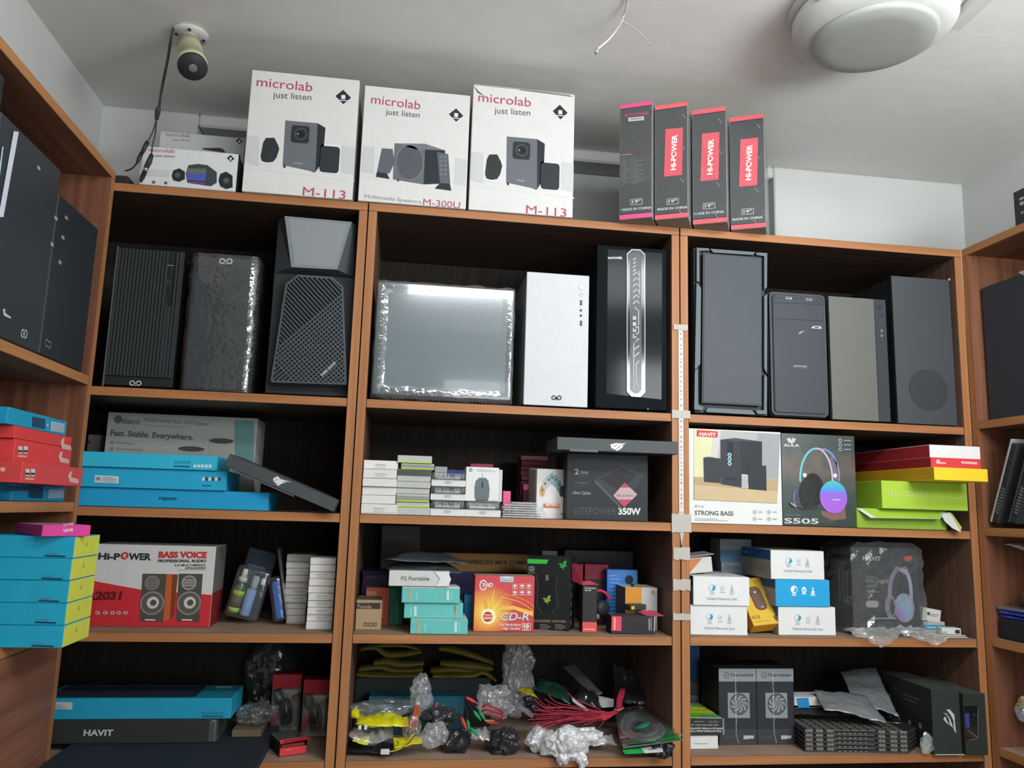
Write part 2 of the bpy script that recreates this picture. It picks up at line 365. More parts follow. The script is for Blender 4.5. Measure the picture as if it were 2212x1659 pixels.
zz=[Z0,Z1,Z2,Z3,Z4,Z4-.275,Z4-.55,FL+.08]
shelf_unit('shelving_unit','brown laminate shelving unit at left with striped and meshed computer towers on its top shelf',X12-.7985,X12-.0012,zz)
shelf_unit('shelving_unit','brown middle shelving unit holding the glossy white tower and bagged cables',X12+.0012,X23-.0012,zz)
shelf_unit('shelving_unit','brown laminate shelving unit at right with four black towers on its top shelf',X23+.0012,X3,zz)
# left unit along the left wall: its open front faces +x
def side_unit(name,label,M,length,depth,zs,sgn,panel=None,topz=0):
    r=empty(name,M,label,'shelving unit','wooden shelving units along the side walls')
    def pt(nm,a0,a1,y0,y1,b0,b1,m,fm={}):
        if sgn<0: a0,a1=-a1,-a0; fm={({'r':'l','l':'r'}.get(k,k)):v for k,v in fm.items()}
        b=MB(); b.box(a0,a1,y0,y1,b0,b1,m,.0008,fm); return b.build(nm,r)
    T=topz-FL
    pt('end_panel',-depth,0,-TH-.001,-.001,0,T-TH,'wood_e',{'r':'edge_z'})
    pt('end_panel',-depth,0,-length,-length+TH,0,T-TH,'wood_e',{'r':'edge_z'})
    pt('top_panel',-depth,0,-length,-.001,T-TH,T,'wood_y',{'r':'edge_y'})
    for z in zs: pt('shelf',-depth+.008,-.001,-length+TH+.001,-TH-.0015,z-FL-TH,z-FL,'wood_y',{'r':'edge_y','t':'shelf_top'})
    pt('back_panel',-depth,-depth+.007,-length+TH+.001,-TH-.0015,0,T-TH-.001,'back')
    if panel: pt('front_panel',-TH,-.0005,-length+TH+.001,-TH-.0015,panel[0]-FL,panel[1]-FL,'wood_y',{'t':'edge_y'})
    return r
side_unit('side_shelving_unit','brown laminate shelving along the left wall with red and blue boxes on its shelves',Matrix.Translation((XL,0,FL)),1.1,XL-XW0-.004,[1.4773,1.1954,.93,.655],1,(.66,.908),1.9713)
side_unit('side_shelving_unit','brown laminate shelving along the right wall, with laptops leaning on its middle shelf',Matrix.Translation((X3+.0008,0,FL))@Matrix.Rotation(.0219,4,'Z'),1.1,.325,[1.4718,1.1977,.9245,.6645,.38],-1,None,1.9467)
# ================================================================ cartons on top of the units
def sub(b,src):
    """draw on b with picture positions taken from src's face, stretched to b's"""
    q0=src.q; kx=b.W/src.W; kz=b.H/src.H
    b.q=lambda u,v: (lambda p:(p[0]*kx,p[1]*kz))(q0(u,v)); return b
PK='#b04560'; GR='#5a5c60'; DK='#26292d'; SP='#63676c'; SPD='#2b2e31'
def badge(b,pts,u,v,k,tiny=True):
    b.P([(u-47*k,v-5*k),(u,v-42*k),(u+47*k,v+6*k),(u,v+44*k)],DK)
    b.P([(u-34*k,v+17*k),(u+34*k,v+22*k),(u+34*k,v+27*k),(u-34*k,v+23*k)],'#cfcfcf',2)
    b.T('1',u-12*k,v+12*k,u+12*k,v+14*k,'#dcdcdc',2,h=26*k,bold=.03)
def soundart(b):
    b.T('microlab',205,182,538,216,PK,2,h=62); b.T('just listen',305,252,532,268,GR,2,h=42)
    badge(b,None,723,247,1)
    b.P([(150,475),(223,482),(215,660),(137,640)],'#c0c2c0'); b.P([(716,537),(796,548),(786,712),(708,700)],'#c0c2c0')
    b.P([(130,660),(790,745),(790,752),(128,668)],'#d0d1d0')
    # sub woofer
    b.P([(378,388),(570,405),(556,696),(362,655)],SP,2); b.P([(570,405),(617,432),(600,640),(556,696)],DK,2)
    b.P([(366,655),(380,658),(378,672),(366,670)],DK,3); b.P([(525,690),(558,696),(556,698),(545,697)],DK,3)
    c=b.q(468,470); k=b.k(468,470); b.rrect(c[0]-53*k,c[1]-56*k,c[0]+50*k,c[1]+52*k,16*k,DK,3)
    b.G(470,470,34,7,'#4a4f55',4); b.C(470,470,20,'#14161a',4); b.C(452,470,6,'#7d848a',5)
    b.T('microlab',428,645,477,652,'#d8d8d8',4,h=9)
    # satellites
    b.P([(262,492),(312,492),(334,535),(341,560),(325,610),(305,635),(268,640),(238,632),(230,605),(245,520)],SPD,2)
    b.P([(230,625),(290,642),(286,655),(226,640)],'#d9dad9',2)
    c=b.q(645,622); k=b.k(645,622); b.rrect(c[0]-62*k,c[1]-88*k,c[0]+58*k,c[1]+93*k,22*k,'#dcdddc',2); b.rrect(c[0]-58*k,c[1]-82*k,c[0]+53*k,c[1]+82*k,20*k,SPD,3)
    b.T('M-113',480,835,735,858,PK,2,h=56)
CR(480,120,2.765)
WB='#d2d0cd'
b1=frame(145,800,115,Z0,y=-.008,vb=833,D=.21); b1.H=b1.q(497,115)[1]
def speakercarton(b,art,label,worn=False):
    at(b,'','','',m=WB); b.front(); art(b); b.front()
    return b
speakercarton(b1,soundart,'')
b1.q2=b1.q
b1.build('speaker_carton',label='large white speaker carton with pink model lettering cut by the shelf edge, leftmost of three',cat='carton',group='white speaker cartons on top of the shelves')
b=frame(1485,2100,200,Z0,y=-.008,vb=950,D=.21); b.H=b.q(1800,203)[1]; q1=MB.q
at(b,'','','',m=WB); sub(b,b1); soundart(b)
b.q=lambda u,v:MB.q(b,u,v)
b.poly([(.0,b.H-.004),(.012,b.H-.022),(.03,b.H-.03),(.014,b.H-.018)],'#4a4a4a',2); b.poly([(.12,b.H-.0005),(.25,b.H-.003),(.262,b.H-.007),(.12,b.H-.003)],'#77736c',2)
o=b.build('speaker_carton',label='large white speaker carton with a torn, dented top edge, rightmost of the three',cat='carton',group='white speaker cartons on top of the shelves')
f=MB(); f.add([(0,0,0),(.262,0,0),(.262,.05,.006),(.0,.05,.012),(0,0,.0012),(.262,0,.0012),(.262,.05,.0072),(.0,.05,.0132)],[(0,1,2,3),(7,6,5,4),(0,4,5,1),(1,5,6,2),(2,6,7,3),(3,7,4,0)],'#bdbab4')
fo=f.build('top_flap',o); fo.location=(.002,0,b.H+.0005)
CR(480,120,2.765)
b=frame(830,1470,205,Z0,y=-.008,vb=888,D=.21); b.H=b.q(1160,207)[1]
at(b,'','','',m=WB)
b.T('microlab',888,285,1182,323,PK,2,h=58); b.T('just listen',977,352,1180,372,GR,2,h=38); badge(b,None,1397,355,.92)
b.P([(843,540),(910,546),(905,706),(830,695)],'#c0c2c0'); b.P([(1393,612),(1462,624),(1456,780),(1385,768)],'#c0c2c0'); b.P([(830,712),(1458,790),(1458,796),(830,718)],'#d0d1d0')
b.P([(1030,525),(1213,528),(1203,770),(1020,740)],SP,2); b.P([(1213,528),(1332,568),(1322,765),(1203,770)],DK,2); b.P([(1030,525),(1213,528),(1332,568),(1150,560)],'#6f7378',3)
b.C(1120,640,78,'#50545a',3,ry=108); b.G(1120,640,78,4,'#7a7e84',4,ry=108)
b.P([(955,555),(1018,560),(1030,640),(1000,705),(925,700)],'#585c62',4); b.P([(925,698),(985,706),(1000,738),(918,725)],DK,4)
b.P([(1283,578),(1350,590),(1362,770),(1300,768)],'#585c62',4); b.P([(1300,765),(1360,768),(1368,808),(1270,795)],DK,4)
for i in range(5):
    for j in range(2): b.C(1308+j*24,606+i*26,8,'#6f747a',5)
b.P([(1046,740),(1056,742),(1056,752),(1046,752)],DK,3)
b.T('Multimedia Speakers',850,848,1188,884,'#8a8a8e',2,h=22); b.T('M-300U',1200,893,1420,914,'#a05a6a',2,h=42)
b.build('speaker_carton',label='large white speaker carton showing wide square woofer, middle one of three',cat='carton',group='white speaker cartons on top of the shelves')
# two low cartons behind the camera cable
CR(0,0,3.95)
b=frame(1200,2025,1265,Z0,y=.0,vb=1590,D=.11); b.H=b.q(1620,1278)[1]
at(b,'','','',m='#cfd0ce')
b.T('microlab',1268,1292,1490,1306,PK,2,h=38); b.T('just listen',1325,1338,1490,1345,GR,2,h=24); badge(b,None,1968,1352,.7)
b.P([(1190,1440),(1450,1450),(1450,1510),(1190,1500)],'#c0c2c0')
b.P([(1610,1410),(1690,1400),(1770,1410),(1850,1470),(1850,1560),(1800,1590),(1600,1560),(1585,1480)],'#3b3f46',2)
b.P([(1600,1440),(1760,1440),(1760,1480),(1590,1478)],'#5c6a52',3); b.P([(1590,1478),(1760,1480),(1755,1555),(1600,1545)],'#4a55a8',3); b.P([(1600,1540),(1755,1550),(1750,1575),(1610,1560)],'#6b4a62',3)
b.P([(1465,1500),(1480,1455),(1530,1437),(1578,1465),(1578,1530),(1530,1552),(1480,1540)],'#23262a',2); b.C(1515,1495,22,'#4a5560',3)
b.P([(1865,1540),(1880,1485),(1930,1465),(1985,1500),(1985,1600),(1930,1615),(1880,1590)],'#23262a',2); b.C(1932,1542,25,'#4a5560',3)
b.C(1312,1555,14,GR,2); b.C(1415,1562,14,GR,2)
b.right(b.W); b.rect(.002,.002,b.D-.002,b.H-.002,'#3a3c40')
b.build('speaker_carton',label='low white speaker carton with rainbow lit soundbar picture beside the camera cable plugs',cat='carton')
b=frame(1350,2085,1150,Z0,y=.13,vb=1440,D=.12); b.H=b.q(1700,1145)[1]
at(b,'','','',m='#b4b6b6')
b.T('microlab',1415,1160,1625,1172,'#a06a78',2,h=36); b.T('just listen',1475,1200,1622,1208,'#808488',2,h=22); badge(b,None,2043,1205,.65)
b.P([(1730,1265),(1870,1262),(1900,1270),(1930,1305),(1730,1275)],'#33363a',2); b.P([(1985,1315),(2020,1308),(2050,1325),(2060,1400),(1985,1400)],'#33363a',2)
b.build('speaker_carton',label='greyish speaker carton standing behind the low white carton',cat='carton')
# ---- four tall black monitor cartons turned to the left
CR(0,0,1)
MX=[(0,.633,-.018,.0835,226.8,1336),(1,.721,-.037,.0835,227.8,1421),(2,.826,-.026,.0865,238.7,1497.5),(3,.9360,-.011,.0875,253.7,1582.5)]
BK='#34373a'; RD='#e0616c'
CR(1300,190,5.0275)
labs=['tall black monitor carton with a printed specification table and barcode sticker','tall black monitor carton with red logo panel, next to the one with the table',
 'tall black monitor carton with red panel, third from the left','tall black monitor carton with red panel, rightmost, its wrapped side showing']
PB=None
for i,x,y,wd,vt,ut in MX:
    M=Matrix.Translation((x,y,Z0+.0002))@Matrix.Rotation(-math.radians(27.3),4,'Z'); b=MB(M); b.W=wd; b.D=.355; b.front()
    CR(0,0,1); b.H=b.q(ut,vt)[1]
    CR(1300,190,5.0275)
    col='#d9568a' if i==0 else RD
    b.box(0,b.W,0,b.D,0,b.H,BK,.0012,{'r':'#7c8183','u':'#8d8378','t':'#a59a6c'})
    b.rect(.0003,.0008,b.W-.0003,.0125,col); b.rect(.0003,b.H-.0125,b.W-.0003,b.H-.0008,col)
    if i==3: PB=b
    off={0:(0,0),1:(0,0),2:(396,49),3:(815,110)}[i]
    def q(u,v,b=b,off=off): return MB.q(b,u+off[0],v+off[1])
    b.q=q
    if i==0:
        b.T('Hi-POWER',220,318,515,290,'#b8506a',2,h=36,bold=.03,shear=.15)
        b.P([(288,325),(458,310),(458,350),(290,366)],'#c9cac8',2); b.P([(315,335),(440,324),(440,338),(315,350)],'#8a8b8c',3)
        b.T('HI-POWER LED MONITOR',212,704,484,682,'#a04058',2,h=14); b.T('Specification',212,735,330,722,'#b0b2b3',2,h=13,bold=.02)
        for r in range(12):
            v=762+r*25; b.L([(210,v),(532,v-27)],2,'#8a8d8f',2)
            b.L([(225,v+14),(250+((r*37)%50),v+12)],3,'#9a9d9f',2); b.L([(330,v+5),(370+((r*61)%110),v+1)],3,'#9a9d9f',2)
        for u in (212,318,530): b.L([(u,762-(u-212)*.085),(u,1038-(u-212)*.085)],2,'#8a8d8f',2)
        sx,sy=-393,0
    else:
        qa=[(692,450),(882,430),(872,945),(677,965)]; b.P(qa,RD,2)
        b.T('Hi-POWER',802,893,818,508,'#e6e3dc',3,h=52,bold=.035)
        D_=3; b.P([(775,690),(806,700),(788,706),(800,726),(770,712),(784,705)],RD,4)
        for uu,vv in ((905,290),(905,625),(885,985),(870,1330)):
            b.P([(uu-40,vv-5),(uu,vv+45),(uu+6,vv+38),(uu-32,vv-8)],'#8b8e90',2); b.P([(uu-2,vv-15),(uu+38,vv+25),(uu+40,vv+18),(uu+2,vv-18)],'#6b6e70',2)
        sx,sy=0,0
    def q(u,v,b=b,off=off,sx=sx): return MB.q(b,u+off[0]+sx,v+off[1]+(5 if sx else 0))
    b.q=q
    b.O(708,1203,833,1265,5,'#c9cac8',2) if 0 else b.L([(708,1208),(832,1197),(832,1257),(708,1268),(708,1206)],5,'#c9cac8',2)
    b.T('19"',724,1250,815,1240,'#c9cac8',2,h=34,bold=.03); b.T('MADE IN CHINA',604,1333,932,1306,'#c9cac8',2,h=28,bold=.025)
    o=b.build('monitor_carton',label=labs[i],cat='carton',group='tall black monitor cartons on top of the shelves')
    # clear wrapping film pulled round the carton
    s=MB(); s.box(-.0008,b.W+.0012,-.0008,b.D+.001,.014,b.H-.014,'film',.001)
    s.build('wrapping_film',o)
# dark carton on the right unit's top
CR(2070,380,3.07)
p=hx(355,335,X3+.01); M=Matrix.Translation((X3+.02,p.y,Z0+.0002))@Matrix.Rotation(PI/2+PI+.0219,4,'Z'); b=MB(M)
b.front(); b.W=.30; b.D=.16; b.H=b.q(337,125)[1]
at(b,'','','',m='#2f3238')
b.P([(405,150),(436,135),(436,150),(410,165)],'#a8abb0',2); b.P([(408,178),(436,165),(436,188),(412,197)],'#a8abb0',2); b.P([(415,240),(436,230),(436,245),(418,255)],'#8a8d92',2)
b.build('dark_carton',label='dark carton with white lettering on top of the right wall shelving',cat='carton')
# ================================================================ ceiling things
CR(0,0,1)
# bullet camera
c=hz(412,70,ZC); r=empty('security_camera',Matrix.Translation(c),'small white bullet security camera with black face, screwed to the ceiling','camera')
b=MB(); b.lathe([(.04,-.0005),(.043,-.004),(.041,-.009),(.02,-.012)],'#cfcdc8',28); b.build('mounting_plate',r)
for a in (.4,1.9,3.3,4.9):
    b=MB(); b.lathe([(.004,-.0135),(.004,-.0095)],'#4a4a48|m',10,c=(.031*math.cos(a),.031*math.sin(a),0)); b.build('screw',r)
pb=hy(416,143,c.y-.085)-c; pa=Vector((0.0,0,-.012))
neck=hy(410,92,c.y-.02)-c
b=MB(); b.tube([pa,neck*.6+pa*.4,neck],[.016,.013,.015],'#cfcdc8',14); b.build('ball_joint',r)
ax=(pb-neck).normalized(); b=MB(); L_=(pb-neck).length
b.lathe([(.010,-.002),(.024,.004),(.028,L_*.35),(.030,L_*.8),(.034,L_*.82),(.034,L_*.97),(.031,L_*.99)],'#c3bd9d',28,c=neck,axis=ax); b.build('housing',r)
b=MB(); b.lathe([(.033,L_*.975),(.0335,L_+.004),(.031,L_+.008)],'#2e302f|p',28,c=neck,axis=ax); b.lathe([(.010,L_+.0082),(.010,L_+.011),(.008,L_+.012)],'#6d7070|g',16,c=neck,axis=ax); b.build('lens_face',r)
# its cable
def P_(u,v,y): return hy(u,v,y)
main=smoothpts([c+Vector((-.036,.0,-.008)),P_(376,60,c.y-.02),P_(370,80,c.y-.02),P_(362,130,.0),P_(350,190,.0),P_(343,235,-.015)])
r=empty('camera_cable',Matrix.Translation(main[0]),'black camera cable splitting into two plugged ends above the shelf corner','cable'); O=main[0]
b=MB(); b.tube([p-O for p in main],.0032,'#3a3b3a|p',8); b.build('cable',r)
b=MB(); b.tube([P_(343,232,-.015)-O,P_(341,240,-.015)-O,P_(338,258,-.015)-O],[.0045,.0065,.0045],'#343534|p',10); b.build('splitter',r)
for pts in ([(338,257),(330,285),(318,308)],[(338,257),(336,285),(330,312),(327,335)]):
    b=MB(); b.tube([P_(u,v,-.03)-O for u,v in smoothpts([(a,b_,0) for a,b_ in pts])] if 0 else [P_(p.x,p.y,-.03)-O for p in smoothpts([(a,b_,0) for a,b_ in pts])],.0018,'#3a3b3a|p',6); b.build('cable_branch',r)
b=MB(); b.tube([P_(319,306,-.03)-O,P_(313,318,-.03)-O,P_(307,330,-.03)-O],[.005,.0055,.0045],'#2d2e2e|p',10); b.tube([P_(306,331,-.03)-O,P_(300,343,-.03)-O,P_(296,352,-.03)-O],[.0045,.005,.003],'#2d2e2e|p',10); b.build('plug',r)
b=MB(); b.tube([P_(328,334,-.03)-O,P_(322,350,-.03)-O,P_(316,362,-.03)-O],[.0045,.0065,.006],'#2d2e2e|p',10); b.tube([P_(316,362,-.03)-O,P_(313,371,-.03)-O],.0055,'#a9aaa6|m',10); b.tube([P_(313,371,-.03)-O,P_(308,382,-.03)-O,P_(304,393,-.02)-O],[.005,.0055,.003],'#2d2e2e|p',10); b.build('plug',r)
b=MB(); b.tube([P_(p.x,p.y,-.03+p.z)-O for p in smoothpts([(296,352,0),(285,364,.01),(271,369,.03)])],.002,'#3a3b3a|p',6); b.build('cable_branch',r)
b=MB(hy(262,394,.015).to_4d().to_3d() and Matrix.Translation((hy(262,380,.015).x,.015,Z0))); b.box(-.02,.018,0,.04,0,.026,'#2b2c2c|p',.005); b.tube([(-.018,.002,.013),(-.03,-.012,.012),(-.02,-.02,.01)],.004,'#2b2c2c|p'); b.build('junction_box',label='small black plastic joint box in the shelf corner under the camera cable',cat='box')
# loose white wire
r0=hz(1355,0,ZC-.004)
pts=smoothpts([hz(1357,-12,ZC-.003),hz(1353,14,ZC-.008),hz(1343,46,ZC-.03),hy(1320,80,-.42),hy(1291,106,-.45)],8)
O=pts[0]; r=empty('loose_wire',Matrix.Translation(O),'loose forked white wire end hanging from the ceiling','wire')
b=MB(); b.tube([p-O for p in pts],.0022,'#c6c2bc|p',6); b.build('wire',r)
b=MB(); q=hz(1343,46,ZC-.03); b.tube([p-O for p in smoothpts([q,hy(1365,58,q.y),hy(1388,78,q.y),hy(1405,97,q.y)])],.0016,'#aca69f|p',6); b.build('wire_branch',r)
b=MB(); e=pts[-1]; b.tube([e-O,e-O+Vector((-.004,0,-.010))],.0035,'#a19b93|p',6); b.build('taped_end',r)
# round flush ceiling lamp, switched off
c=hz(1884,14,ZC); 
r=empty('ceiling_lamp',Matrix.Translation(c),'large round white ceiling lamp, unlit, with a stepped rim','lamp')
b=MB(); b.lathe([(.178,-.0005),(.181,-.006),(.181,-.016),(.174,-.020)],'#c4c4c1|p',64); b.build('base_ring',r)
b=MB(); b.lathe([(.168,-.0205),(.172,-.030),(.170,-.054),(.156,-.068),(.132,-.077)],'#cdcdca|p',64); b.build('rim',r)
b=MB(); b.lathe([(.131,-.0775),(.131,-.083),(.123,-.089),(.09,-.092),(.04,-.093)],'#a9aba6|p',64); b.build('cover',r)
for a in (3.5,.35): b=MB(); b.lathe([(.006,-.004),(.006,.004)],'#d8d8d6|m',12,c=(.174*math.cos(a),.174*math.sin(a),-.040),axis=Vector((math.cos(a),math.sin(a),0))); b.build('screw',r)
a0=hz(2055,48,ZC); a1=hz(2160,-50,ZC); b=MB(Matrix.Translation(a0)@Matrix.Rotation(math.atan2(a1.y-a0.y,a1.x-a0.x),4,'Z')); L_=(a1-a0).length
b.box(0,L_+.3,-.02,.02,-.022,-.0005,'#d6d6d4|p',.004); b.build('cable_duct',label='white cable duct running off the lamp along the ceiling',cat='duct')
# ================================================================ computer towers, top row
def tower(u0,u1,vt,vb,y=.03,D=.345,z=Z1,yaw=0,um=None,foot=.008):
    b=frame(u0,u1,vt,z,y=y,vb=vb,um=um,yaw=yaw,D=D); b.z0=foot; return b
def body(b,root,m='#26282b|p',y0=.02,side=None,ins=.004):
    c=MB(); c.box(ins,b.W-ins,y0,b.D,b.z0,b.H-.003,m,.002,{'l':side,'r':side} if side else {}); o=c.build('body',root)
    for x in (.03,b.W-.03):
        for y in (.05,b.D-.05): c=MB(); c.box(x-.014,x+.014,y-.014,y+.014,0,b.z0-.0003,'#1a1a1b|p',.001); c.build('foot',root)
    return o
def root(b,label,name='computer_tower'): return empty(name,b.M,label,'computer case','computer towers on the top shelves')
def part(b,name,r,fn,y=0):
    """a part drawn in the tower's own space"""
    c=MB(b.M); c.W,c.H,c.D=b.W,b.H,b.D; c.front(y); fn(c); return c.build(name,r)
def flower(c,u,v,w,m,l=1):   # two loops with a sprout between
    h=w*.36
    c.G(u-w*.3,v,h*.55,h*.3,m,l); c.G(u+w*.3,v+1,h*.55,h*.3,m,l)
    c.L([(u,v-h*.1),(u,v+h*.75)],h*.28,m,l); c.L([(u-w*.12,v+h*.1),(u,v+h*.45),(u+w*.12,v+h*.1)],h*.25,m,l)
def T_(s,fn): return fn
# --- 1 vertical slats
CR(0,380,2.765)
b=tower(655,1062,425,1245,y=.03,um=880); b.H=b.q(880,432)[1]; r=root(b,'black tower with vertical ribbed front, logo at the bottom, leftmost on the top shelf')
body(b,r)
def f(c):
    c.box(0,c.W,.006,.0195,c_z,c.H,'#222527|p',.002)
    n=19
    for i in range(n):
        x=.006+(c.W-.012)*i/(n-1)
        if i in (15,16): 
            c.box(x-.0035,x+.0035,0,.0058,.03,c.H*.60,'#2f3334|p',.0008)
        else: c.box(x-.003,x+.003,0,.0058,.03,c.H-.004,'#2f3334|p',.0008)
    c.box(0,.0025,-.001,.0058,.004,c.H,'#565c5e|p',.0005)
c_z=.008
part(b,'front_panel',r,f)
part(b,'control_strip',r,lambda c:(c.box(c.W*.76,c.W*.86,.001,.0055,c.H*.61,c.H-.01,'#1d1f21|p',.001)))
part(b,'usb_port',r,lambda c:(c.R(1000,532,1040,538,'#9a9ea0|p',2)),-.0)
part(b,'power_button',r,lambda c:(c.G(1008,638,11,3,'#5a6062|p',2)))
part(b,'reset_button',r,lambda c:(c.G(992,770,8,3,'#4a5052|p',2)))
part(b,'logo',r,lambda c:(c.front(.004),flower(c,810,1238,66,'#b9bcbc',4)))
# --- 2 wrapped plain
b=tower(1118,1515,480,1262,y=.032,um=1340); b.H=b.q(1340,485)[1]; b.yy=0; r=root(b,'plain black tower still in its clear bag, logo at the top of the front')
body(b,r)
part(b,'front_panel',r,lambda c:(c.box(0,c.W,0,.0195,.008,c.H,'#2b2f33|p',.003)))
part(b,'logo',r,lambda c:flower(c,1350,510,72,'#c3c6c6',4))
part(b,'side_vent',r,lambda c:[c.box(c.W-.0035,c.W+.0008,.03,.036,.03+i*.011,.036+i*.011,'#3a3f43|p',.0003) for i in range(int((c.H-.06)/.011))] and None)
def bag(c,n=11):
    # loose film over front: gently rumpled sheet round three sides
    random.seed(5); vs=[];fs=[]; nz=16
    path=[(-.004,c.D*.5),(-.004,.05),(-.003,-.004)]+[(c.W*i/8,-.004) for i in range(1,8)]+[(c.W+.003,-.004),(c.W+.005,.05),(c.W+.005,c.D*.5)]
    for j in range(nz+1):
        for i,(x,y) in enumerate(path):
            a=.0022 if j<nz*.62 else .0055
            vs.append((x+random.uniform(-.5,.5)*a,y-random.random()*a,.004+(c.H+.001)*j/nz))
    k=len(path)
    for j in range(nz):
        for i in range(k-1): fs.append((j*k+i,j*k+i+1,(j+1)*k+i+1,(j+1)*k+i))
    c.add(vs,fs,'film',True)
part(b,'plastic_bag',r,bag)
# --- 3 angular tower with grey plate and lattice
b=tower(1608,2110,255,1245,y=.012,um=1900); b.H=b.q(1900,258)[1]; r=root(b,'tall black angular tower with grey plate above a slanted lattice front')
body(b,r,y0=.045)
def f(c):
    # faceted shell: outline planes stepping back from the centre plate
    W=c.W; H=c.H; fr=[c.q(1700,240),c.q(2100,275),c.q(2015,560),c.q(1740,545)]
    lo=[c.q(1610,1235),c.q(2075,1250),c.q(2055,650),c.q(1995,600),c.q(1770,585),c.q(1700,640)]
    out=[(.002,.008),(W-.001,.008),(W-.001,H-.001),(.002,H-.001)]
    c.prism(out,-.0445,-.030,'#26292c|p')
    c.add([c.F@Vector((a,b_,0)) for a,b_ in fr]+[c.F@Vector((a,b_,-.030)) for a,b_ in [(.002,H-.001),(W-.001,H-.001),(W-.001,fr[2][1]-.01),(.002,fr[2][1]-.01)]],
          [(4,0,3,7),(1,5,6,2),(0,4,5,1),(3,2,6,7)],'#3a3e43|p')
    c.prism(lo,-.030,-.002,'#202325|p','#4a5056|p')
part(b,'front_shell',r,f,.0)
def f(c):
    fr=[c.q(1700,240),c.q(2100,275),c.q(2015,560),c.q(1740,545)]; c.prism(fr,-.0055,.0005,'#7b8083|p','#55595c|p')
    c.poly([(p[0]*.88+.12*sum(q[0] for q in fr)/4,p[1]*.9+.1*sum(q[1] for q in fr)/4) for p in fr],'#868b8d|p',3)
part(b,'grey_plate',r,f)
def f(c):
    lo=[c.q(*p) for p in ((1622,1228),(2065,1243),(2045,668),(1985,612),(1780,598),(1712,650))]
    # frame rim and bars clipped to the outline
    n=len(lo); 
    for i in range(n): 
        a,b_=lo[i],lo[(i+1)%n]; d=Vector((b_[0]-a[0],b_[1]-a[1])).normalized()*.0; c.line(a,b_,.004,'#565c61|p',6)
    def clip(p,d):
        ts=[]
        for i in range(n):
            a=Vector(lo[i]); e=Vector(lo[(i+1)%n])-a; den=d.x*e.y-d.y*e.x
            if abs(den)<1e-9: continue
            w_=a-p; t=(w_.x*e.y-w_.y*e.x)/den; s_=(w_.x*d.y-w_.y*d.x)/den
            if 0<=s_<=1: ts.append(t)
        return (min(ts),max(ts)) if len(ts)>=2 else None
    cx_=c.q(1850,900)
    knee=c.q(1680,920); kn2=c.q(2050,760)
    for dd,rng in ((Vector((.707,-.707)),1),(Vector((.707,.707)),2)):
        nn=Vector((-dd.y,dd.x))
        for i in range(-40,41):
            p=Vector(cx_)+nn*(i*.0082); t=clip(p,dd)
            if not t: continue
            A=p+dd*t[0]; B=p+dd*t[1]
            if rng==2:   # the rising set only fills the lower part
                if i>1: continue
            else:
                if i<-14: continue
            m_='#454b50|p'; w=.0034; nv=Vector((-dd.y,dd.x))*w/2
            vs=[A+nv,A-nv,B-nv,B+nv]; c.prism([(v.x,v.y) for v in vs],.0+.0002*rng,.0035+.0003*rng,m_)
part(b,'lattice',r,f)
part(b,'logo',r,lambda c:(c.T('DARK GHOST',1925,1200,2012,1120,'#c4c8c8',14,h=17,bold=.02)))
# --- 4 case lying on its feet with glass side outwards, in film
CR(760,430,3.0722)
b=tower(150,1070,575,1315,y=.006,D=.2,um=620,foot=.012); b.H=b.q(620,570)[1]; r=root(b,'computer case turned sideways, grey glass side panel wrapped in clear film')
body(b,r,m='#2c2f31|p',y0=.008)
part(b,'glass_panel',r,lambda c:(c.box(.0,c.W,0,.0075,.0125,c.H-.002,'#4a5357|p',.002,{'f':'glassf'})))
part(b,'clear_window',r,lambda c:(c.P([(218,590),(1035,655),(1012,1288),(182,1250)],'glassg',2)))
part(b,'base_vent',r,lambda c:[c.box(.05+i*.008,.053+i*.008,.0075,.009,.0,.0125,'#1c1d1e|p',0) for i in range(int((c.W-.1)/.008))] and None)
def f(c):
    random.seed(9); n=64; W,Hh=c.W,c.H; ring=[]
    per=[(0,0),(W,0),(W,Hh),(0,Hh)]
    pts=[]
    for k in range(4):
        a,b_=per[k],per[(k+1)%4]
        for i in range(n//4): t=i/(n//4); pts.append((a[0]+(b_[0]-a[0])*t,a[1]+(b_[1]-a[1])*t))
    vs=[];fs=[]; cx,cz=W/2,Hh/2+.006
    for j,(ins,y) in enumerate(((.028,-.0015),(.012,-.005),(-.001,-.004),(-.0035,.012),(-.002,.05))):
        for i,(x,z) in enumerate(pts):
            e=random.uniform(-.0022,.0028); dx=(cx-x)/W*2*ins; dz=(cz-z)/Hh*2*ins
            vs.append((x+dx+e*.5,y-random.random()*.002*(j in(1,2,3)),max(.001,z+.006*(z<.01)+dz+e)))
    m_=len(pts)
    for j in range(4):
        for i in range(m_): k=(i+1)%m_; fs.append((j*m_+i,j*m_+k,(j+1)*m_+k,(j+1)*m_+i))
    c.add(vs,fs,'film2',True)
part(b,'wrapping_film',r,f)
# --- 5 white tower
b=tower(1150,1570,495,1382,y=.004,um=1376); b.H=b.q(1376,496)[1]; r=root(b,'glossy white tower with ports down the right edge of its plain front')
body(b,r,m='#4a4c4e|p',y0=.004,side='#8f9296|p',ins=.001)
part(b,'front_panel',r,lambda c:(c.box(0,c.W,-.0,.0038,.004,c.H,'#c5c7ca|p',.0012)))
part(b,'power_button',r,lambda c:(c.C(1525,583,20,'#d5d9de|p',2),c.G(1525,583,19,3,'#b6bac0|p',3)))
part(b,'reset_button',r,lambda c:(c.G(1523,634,11,3,'#b6bac0|p',3)))
for v in (689,825): part(b,'usb_port',r,lambda c:(c.R(1514,v-17,1528,v+17,'#2a2c2e|p',2),c.R(1519,v-12,1524,v+12,'#70757a|p',3)))
for v in (739,774): part(b,'audio_jack',r,lambda c:(c.C(1520,v,8,'#33363a|p',2)))
